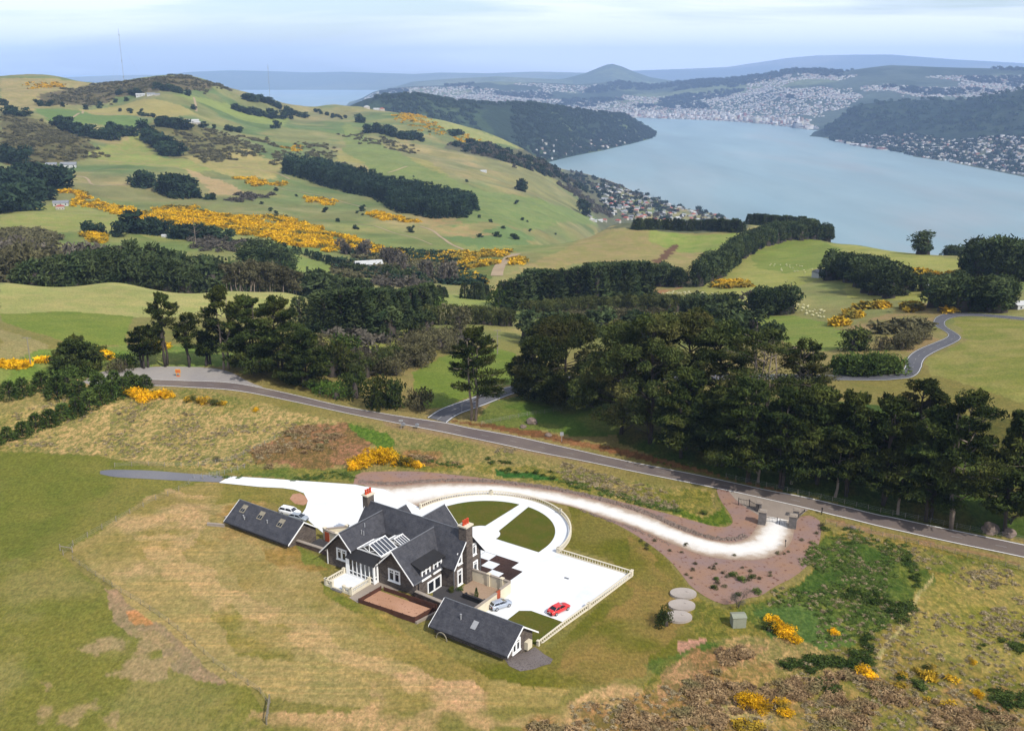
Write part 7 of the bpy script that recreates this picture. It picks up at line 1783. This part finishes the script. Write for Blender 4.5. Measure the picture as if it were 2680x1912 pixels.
# water
me_ = bpy.data.meshes.new('sea'); me_.from_pydata([(-60000, -3000, SEA), (60000, -3000, SEA), (60000, 60000, SEA), (-60000, 60000, SEA)], [], [(0, 1, 2, 3)]); me_.materials.append(M['sea_water'])
o = bpy.data.objects.new('harbour_water', me_); link(o); tag(o, 'calm blue green harbour and sea', kind='structure')

# ---------------------------------------------------------------- houses far away
def house_mesh(name, L, Wd, wh, rh, wm, rm, hip=False):
    mb = MB(); x, y = L / 2, Wd / 2
    mb.box(-x, x, -y, y, -3, wh, 0)
    k = x - y * .9 if hip else x + .5
    r = [(-x - .5, -y - .5, wh), (x + .5, -y - .5, wh), (x + .5, y + .5, wh), (-x - .5, y + .5, wh), (-k, 0, wh + rh), (k, 0, wh + rh)]
    mb.add(r, [(0, 1, 5, 4), (2, 3, 4, 5), (1, 2, 5), (3, 0, 4)], 1)
    for i in range(3):
        a = -x + L * (i + .5) / 3; mb.box(a - .6, a + .6, -y - .06, -y + .02, .9, 2.1, 2)
    return mb.mesh(name, [wm, rm, M['dark_glass']])
HM = [house_mesh('house', 14, 8, 3, 2.2, M['tin_white'], M['tin_gray']), house_mesh('house', 12, 9, 5, 2.2, M['wall_pale'], M['tin_red'], True), house_mesh('house', 15, 8, 3, 1.8, M['tin_white'], M['tin_white']),
      house_mesh('house', 11, 8, 5, 2, M['tin_white'], M['tin_green'], True), house_mesh('house', 13, 9, 4, 2, M['wall_pale'], M['tin_white'], True), house_mesh('house', 12, 8, 3, 2, M['wall_pale'], M['tin_gray'])]
HS = np.random.RandomState(4)
def put_house(p, label, group, s=1.0, name='house', rz=None, m_=None):
    o = bpy.data.objects.new(name, m_ or HM[HS.randint(len(HM))]); link(o); o.location = (p[0], p[1], Hs(*p)); o.rotation_euler = (0, 0, HS.rand() * 3.1 if rz is None else rz); o.scale = (s, s, s); return tag(o, label, 'house', group)
sub = spaced(sample_poly([(1565,478),(1640,500),(1720,525),(1800,548),(1900,572),(1935,588),(1700,588),(1610,582),(1575,540),(1560,505)], 900), 19)[:250]
for p in sub: put_house(p, 'small pale roofed house in the shore suburb below the pastures', 'houses of the shore suburb')
for p in spaced(sample_poly([(1530,560),(1580,570),(1590,585),(1540,580)], 40), 25)[:6]: put_house(p, 'white house just above the shore suburb', 'houses just above the shore suburb', .8)
for px, py, s, i, lab in ((965,702,1.3,2,'white roofed shed in the gully below the gorse'), (500,726,1.2,2,'long white shed behind the left paddock crest'), (552,722,1.2,5,'gray shed beside the long white shed'), (535,722,.9,1,'orange brown shed between the white and gray sheds'),
   (160,538,1.1,0,'gray roofed farmhouse on the left slope'), (158,548,.7,1,'small red shed below the farmhouse'), (180,438,1.5,0,'long gray roofed farm building on the left hill'), (135,436,1.2,5,'smaller gray farm building left of the long one'),
   (368,252,1.3,2,'white farmhouse under the hilltop'), (395,250,1.2,0,'gray roofed farmhouse beside the white one'), (412,250,.9,5,'small gray roofed house right of the hilltop farmhouses'), (505,322,1.5,2,'cream farm building on the hill'), (518,326,1.1,4,'smaller cream farm building on the hill'),
   (2158,724,1.0,0,'low gray roofed barn in the right paddock'), (2466,768,1.0,4,'white house among the trees beyond the winding road'), (2676,806,.7,2,'large white shed at the right edge'), (1265,450,.8,2,'tiny white structure on the green slope'), (1000,278,1.2,1,'house with an orange roof on the ridge'), (985,278,1.2,2,'white house on the ridge left of the orange roof'), (960,280,1.3,4,'pale house on the ridge at the left'), (435,620,.5,2,'small white hut by the shelter row')):
    p = hitp([(px, py)])[0]
    if p: put_house(p, lab, None, s, m_=HM[i], rz=.3, name='farm_building')
# city: thousands of small buildings as one mass
cv, cq, cc = [], [], []
PAL = 0.52 * np.array([(0.62,0.60,0.56),(0.70,0.68,0.64),(0.52,0.46,0.40),(0.34,0.15,0.11),(0.30,0.31,0.33),(0.58,0.55,0.46),(0.74,0.73,0.71),(0.40,0.30,0.24)])
def surf(hh):
    X, Y, Z, T, az = hh
    return X, Y, Z
def put_city(hh, n, azr, tr, smin, smax, tall=0, clump=.0, nsc=500):
    X, Y, Z, T, az = hh; out = 0; tries = 0
    while out < n and tries < n * 8:
        tries += 1
        px = HS.uniform(*azr); d = ray(px, 300); a = math.atan2(d[0], d[1]); t = HS.uniform(*tr)
        i = int(np.clip(np.searchsorted(az, a), 1, len(az) - 1)); j = int(np.clip(np.searchsorted(T, t), 1, len(T) - 1))
        k = (a - az[i - 1]) / (az[i] - az[i - 1]); w = (t - T[j - 1]) / (T[j] - T[j - 1])
        k = min(max(k, 0), 1)
        f = lambda G: (G[i-1, j-1] * (1-k) + G[i, j-1] * k) * (1-w) + (G[i-1, j] * (1-k) + G[i, j] * k) * w
        x, y, z = f(X), f(Y), f(Z)
        if clump and float(fbm(np.array([x / nsc]), np.array([y / nsc]), 3)[0]) < clump: continue
        s = HS.uniform(smin, smax); l = s * HS.uniform(.8, 1.6); h = HS.uniform(4, 7) + (HS.rand() < tall) * HS.uniform(8, 30); th_ = HS.rand() * 3.14; c, sn = math.cos(th_), math.sin(th_)
        b0 = len(cv)
        pts = [(-l/2,-s/2,-4),(l/2,-s/2,-4),(l/2,s/2,-4),(-l/2,s/2,-4),(-l/2,-s/2,h),(l/2,-s/2,h),(l/2,s/2,h),(-l/2,s/2,h),(-l/2,0,h+s*.22),(l/2,0,h+s*.22)]
        cv.extend((x + p_[0]*c - p_[1]*sn, y + p_[0]*sn + p_[1]*c, z + p_[2]) for p_ in pts)
        fs = [(0,1,5,4),(1,2,6,5),(2,3,7,6),(3,0,4,7),(4,5,9,8),(6,7,8,9)]
        cq.extend(tuple(v + b0 for v in q_) for q_ in fs)
        wc = PAL[HS.choice(8, p=[.22,.16,.1,.06,.1,.12,.18,.06])]; rc = PAL[HS.choice(8, p=[.12,.1,.12,.18,.2,.08,.1,.1])]
        cc.extend([wc] * 4 + [rc] * 2); out += 1
put_city(hC, 7500, (1000, 2680), (.02, .60), 8, 15, .0, -.16, 800)
put_city(hC, 1500, (1640, 2120), (.0, .16), 10, 22, .10)
put_city(hC, 130, (1640, 2150), (.0, .05), 20, 45, .1)
put_city(hC, 2300, (1950, 2680), (.45, .85), 9, 16, 0, -.08, 700)
put_city(hC, 2600, (940, 1560), (.08, .92), 9, 16, 0, -.12, 800)
me_ = np_mesh('city_houses', np.array(cv), np.array(cq), M['city_walls']); 
at_ = me_.attributes.new('hcol', 'FLOAT_COLOR', 'FACE'); c4 = np.ones((len(cc), 4), dtype=np.float32); c4[:, :3] = np.array(cc); at_.data.foreach_set('color', c4.ravel())
o = bpy.data.objects.new('city_houses', me_); link(o); tag(o, 'thousands of pale houses and buildings of the city across the harbour', kind='stuff')
cv, cq, cc = [], [], []
put_city(hB, 800, (2240, 2900), (.02, .44), 8, 13, 0, -.14, 300)
put_city(hB, 50, (2200, 2330), (.01, .10), 16, 32)
put_city(hA, 45, (1400, 1640), (.05, .35), 8, 12, 0, .0, 300)
me_ = np_mesh('suburb_houses', np.array(cv), np.array(cq), M['city_walls'])
at_ = me_.attributes.new('hcol', 'FLOAT_COLOR', 'FACE'); c4 = np.ones((len(cc), 4), dtype=np.float32); c4[:, :3] = np.array(cc); at_.data.foreach_set('color', c4.ravel())
o = bpy.data.objects.new('suburb_houses', me_); link(o); tag(o, 'pale houses of the suburbs on the headland slopes', kind='stuff')
# shoreline woods on the hills: tree masses
def put_trees_on(hh, n, azr, tr, h, name, label, kind='greenfar', clump=None, nsc=300, w=.9):
    X, Y, Z, T, az = hh; V_ = []; base_ = []
    for m2, _ in SH[kind]:
        a = np.empty(len(m2.vertices) * 3, dtype=np.float32); m2.vertices.foreach_get('co', a); base_.append(a.reshape(-1, 3))
    out = tries = 0
    while out < n and tries < n * 6:
        tries += 1; px = HS.uniform(*azr); d = ray(px, 300); a = math.atan2(d[0], d[1]); t = HS.uniform(*tr)
        i = int(np.clip(np.searchsorted(az, a), 1, len(az) - 1)); j = int(np.clip(np.searchsorted(T, t), 1, len(T) - 1)); k = min(max((a - az[i-1]) / (az[i] - az[i-1]), 0), 1); w_ = (t - T[j-1]) / (T[j] - T[j-1])
        f = lambda G: (G[i-1, j-1] * (1-k) + G[i, j-1] * k) * (1-w_) + (G[i-1, j] * (1-k) + G[i, j] * k) * w_
        x, y, z = f(X), f(Y), f(Z)
        if clump is not None and float(fbm(np.array([x / nsc]), np.array([y / nsc]), 3)[0]) < clump: continue
        b = base_[HS.randint(len(base_))]; s = h * (.7 + .6 * HS.rand()); V_.append(np.c_[b[:, 0] * s * w + x, b[:, 1] * s * w + y, b[:, 2] * s + z - 1]); out += 1
    v = np.concatenate(V_); me_ = np_mesh(name, v, np.arange(len(v)).reshape(-1, 4), SH[kind][0][0].materials[0]); o = bpy.data.objects.new(name, me_); link(o); return tag(o, label, kind='stuff')
put_trees_on(hA, 900, (1000, 1715), (.05, 1.0), 15, 'headland_wood', 'woods on the dark headland in the harbour', clump=.03, nsc=260)
put_trees_on(hA, 1500, (1340, 1718), (.05, 1.0), 14, 'headland_wood', 'dense woods on the tip of the headland')
put_trees_on(hA, 160, (980, 1500), (.96, 1.02), 14, 'headland_wood', 'trees along the crest of the dark headland')
put_trees_on(hB, 1100, (2180, 2900), (.03, .45), 14, 'suburb_wood', 'trees between the suburb houses on the right shore')
put_trees_on(hB, 500, (2160, 2900), (.5, 1.02), 20, 'forest', 'forest on the dark hill right of the harbour')
put_trees_on(hC, 1700, (1000, 2680), (.3, 1.0), 26, 'forest', 'wooded belts on the hills behind the city', clump=.12, nsc=700)
# sheep
sm = MB(); sm.tube([(-.5, 0, .62), (-.35, 0, .66), (0, 0, .68), (.35, 0, .66), (.5, 0, .62)], [.12, .32, .36, .32, .15], 8)
for sx in (-.3, .3):
    for sy in (-.14, .14): sm.tube([(sx, sy, .4), (sx, sy, 0)], [.06, .045], 5)
sm.tube([(.48, 0, .72), (.66, 0, .86), (.82, 0, .78)], [.12, .12, .07], 6)
sme = sm.mesh('sheep', M['wool'], True)
for p in sample_poly([(1990,782),(2100,795),(2160,815),(2160,835),(2080,820),(2060,800),(1960,790),(1850,775),(1700,770),(1760,762),(1900,770)], 150) + sample_poly([(2000,690),(2100,690),(2180,715),(2060,720)], 26):
    o = bpy.data.objects.new('sheep', sme); link(o); o.location = (p[0], p[1], Hs(*p)); o.rotation_euler = (0, 0, HS.rand() * 6.28); tag(o, 'cream coloured sheep grazing in the right middle paddock', 'sheep', 'sheep grazing in the paddock')
# ---------------------------------------------------------------- sky, sun, air, camera
SUN_AZ = (0.65, -0.76); SUN_EL = rad(44)
w = bpy.data.worlds.new('World'); SC.world = w; w.use_nodes = True; nt = w.node_tree; nt.nodes.clear()
N = nt.nodes.new; Lk = nt.links.new
out = N('ShaderNodeOutputWorld'); bg = N('ShaderNodeBackground'); sky = N('ShaderNodeTexSky'); sky.sky_type = 'NISHITA'; sky.sun_disc = False
sky.sun_elevation = SUN_EL; sky.sun_rotation = math.atan2(SUN_AZ[0], SUN_AZ[1]); sky.altitude = 400; sky.air_density = 1.0; sky.dust_density = 1.2; sky.ozone_density = 1.0
bg.inputs['Strength'].default_value = 0.13
tc = N('ShaderNodeTexCoord'); mp = N('ShaderNodeMapping'); mp.inputs['Scale'].default_value = (1.2, 1.2, 13.0); mp.inputs['Location'].default_value = (1.9, 0.3, 0.35)
Lk(tc.outputs['Generated'], mp.inputs['Vector'])
n1 = N('ShaderNodeTexNoise'); n1.inputs['Scale'].default_value = 1.7; n1.inputs['Detail'].default_value = 7; n1.inputs['Roughness'].default_value = .52; n1.inputs['Distortion'].default_value = .5
Lk(mp.outputs[0], n1.inputs['Vector'])
r1 = N('ShaderNodeValToRGB'); r1.color_ramp.elements[0].position = .42; r1.color_ramp.elements[1].position = .58
r1.color_ramp.elements[0].color = (0, 0, 0, 1); r1.color_ramp.elements[1].color = (.85, .85, .85, 1); Lk(n1.outputs['Fac'], r1.inputs['Fac'])
sx = N('ShaderNodeMix'); sx.data_type = 'RGBA'; Lk(r1.outputs['Color'], sx.inputs[0]); Lk(sky.outputs[0], sx.inputs[6]); sx.inputs[7].default_value = (8.4, 8.7, 9.7, 1)
Lk(sx.outputs[2], bg.inputs['Color']); Lk(bg.outputs[0], out.inputs['Surface'])
sd = bpy.data.lights.new('sun', 'SUN'); sd.energy = 4.2; sd.angle = rad(.53); sd.color = (1.0, .96, .90)
so = bpy.data.objects.new('sun', sd); link(so)
dv = Vector((SUN_AZ[0] * math.cos(SUN_EL), SUN_AZ[1] * math.cos(SUN_EL), math.sin(SUN_EL))); so.rotation_euler = dv.to_track_quat('Z', 'Y').to_euler(); so.location = (0, 0, 300)
hz = bpy.data.materials.new('haze'); hz.use_nodes = True; ht = hz.node_tree; ht.nodes.clear()
ho = ht.nodes.new('ShaderNodeOutputMaterial'); hv = ht.nodes.new('ShaderNodeVolumePrincipled'); ht.links.new(hv.outputs[0], ho.inputs['Volume'])
hv.inputs['Color'].default_value = (.46, .64, 1.0, 1); hv.inputs['Density'].default_value = 4.6e-5; hv.inputs['Anisotropy'].default_value = 0
hb = MB(); hb.box(-38000, 38000, -3400, 36000, -352, 760); ho_ = hb.build('haze', hz); tag(ho_, 'thin blue air over the harbour', kind='stuff')
cam = bpy.data.cameras.new('camera'); cam.sensor_width = 36; cam.lens = 36 * F / 2680; cam.clip_end = 200000; cam.clip_start = .5
co = bpy.data.objects.new('camera', cam); link(co); co.location = (0, 0, CZ); co.rotation_euler = (math.pi / 2 - TH, 0, 0); SC.camera = co
SC.view_settings.view_transform = 'Standard'; SC.view_settings.look = 'None'; SC.view_settings.exposure = 0.30; SC.view_settings.gamma = 1
SC.cycles.volume_bounces = 1; SC.cycles.max_bounces = 5; SC.cycles.diffuse_bounces = 2; SC.cycles.transparent_max_bounces = 8
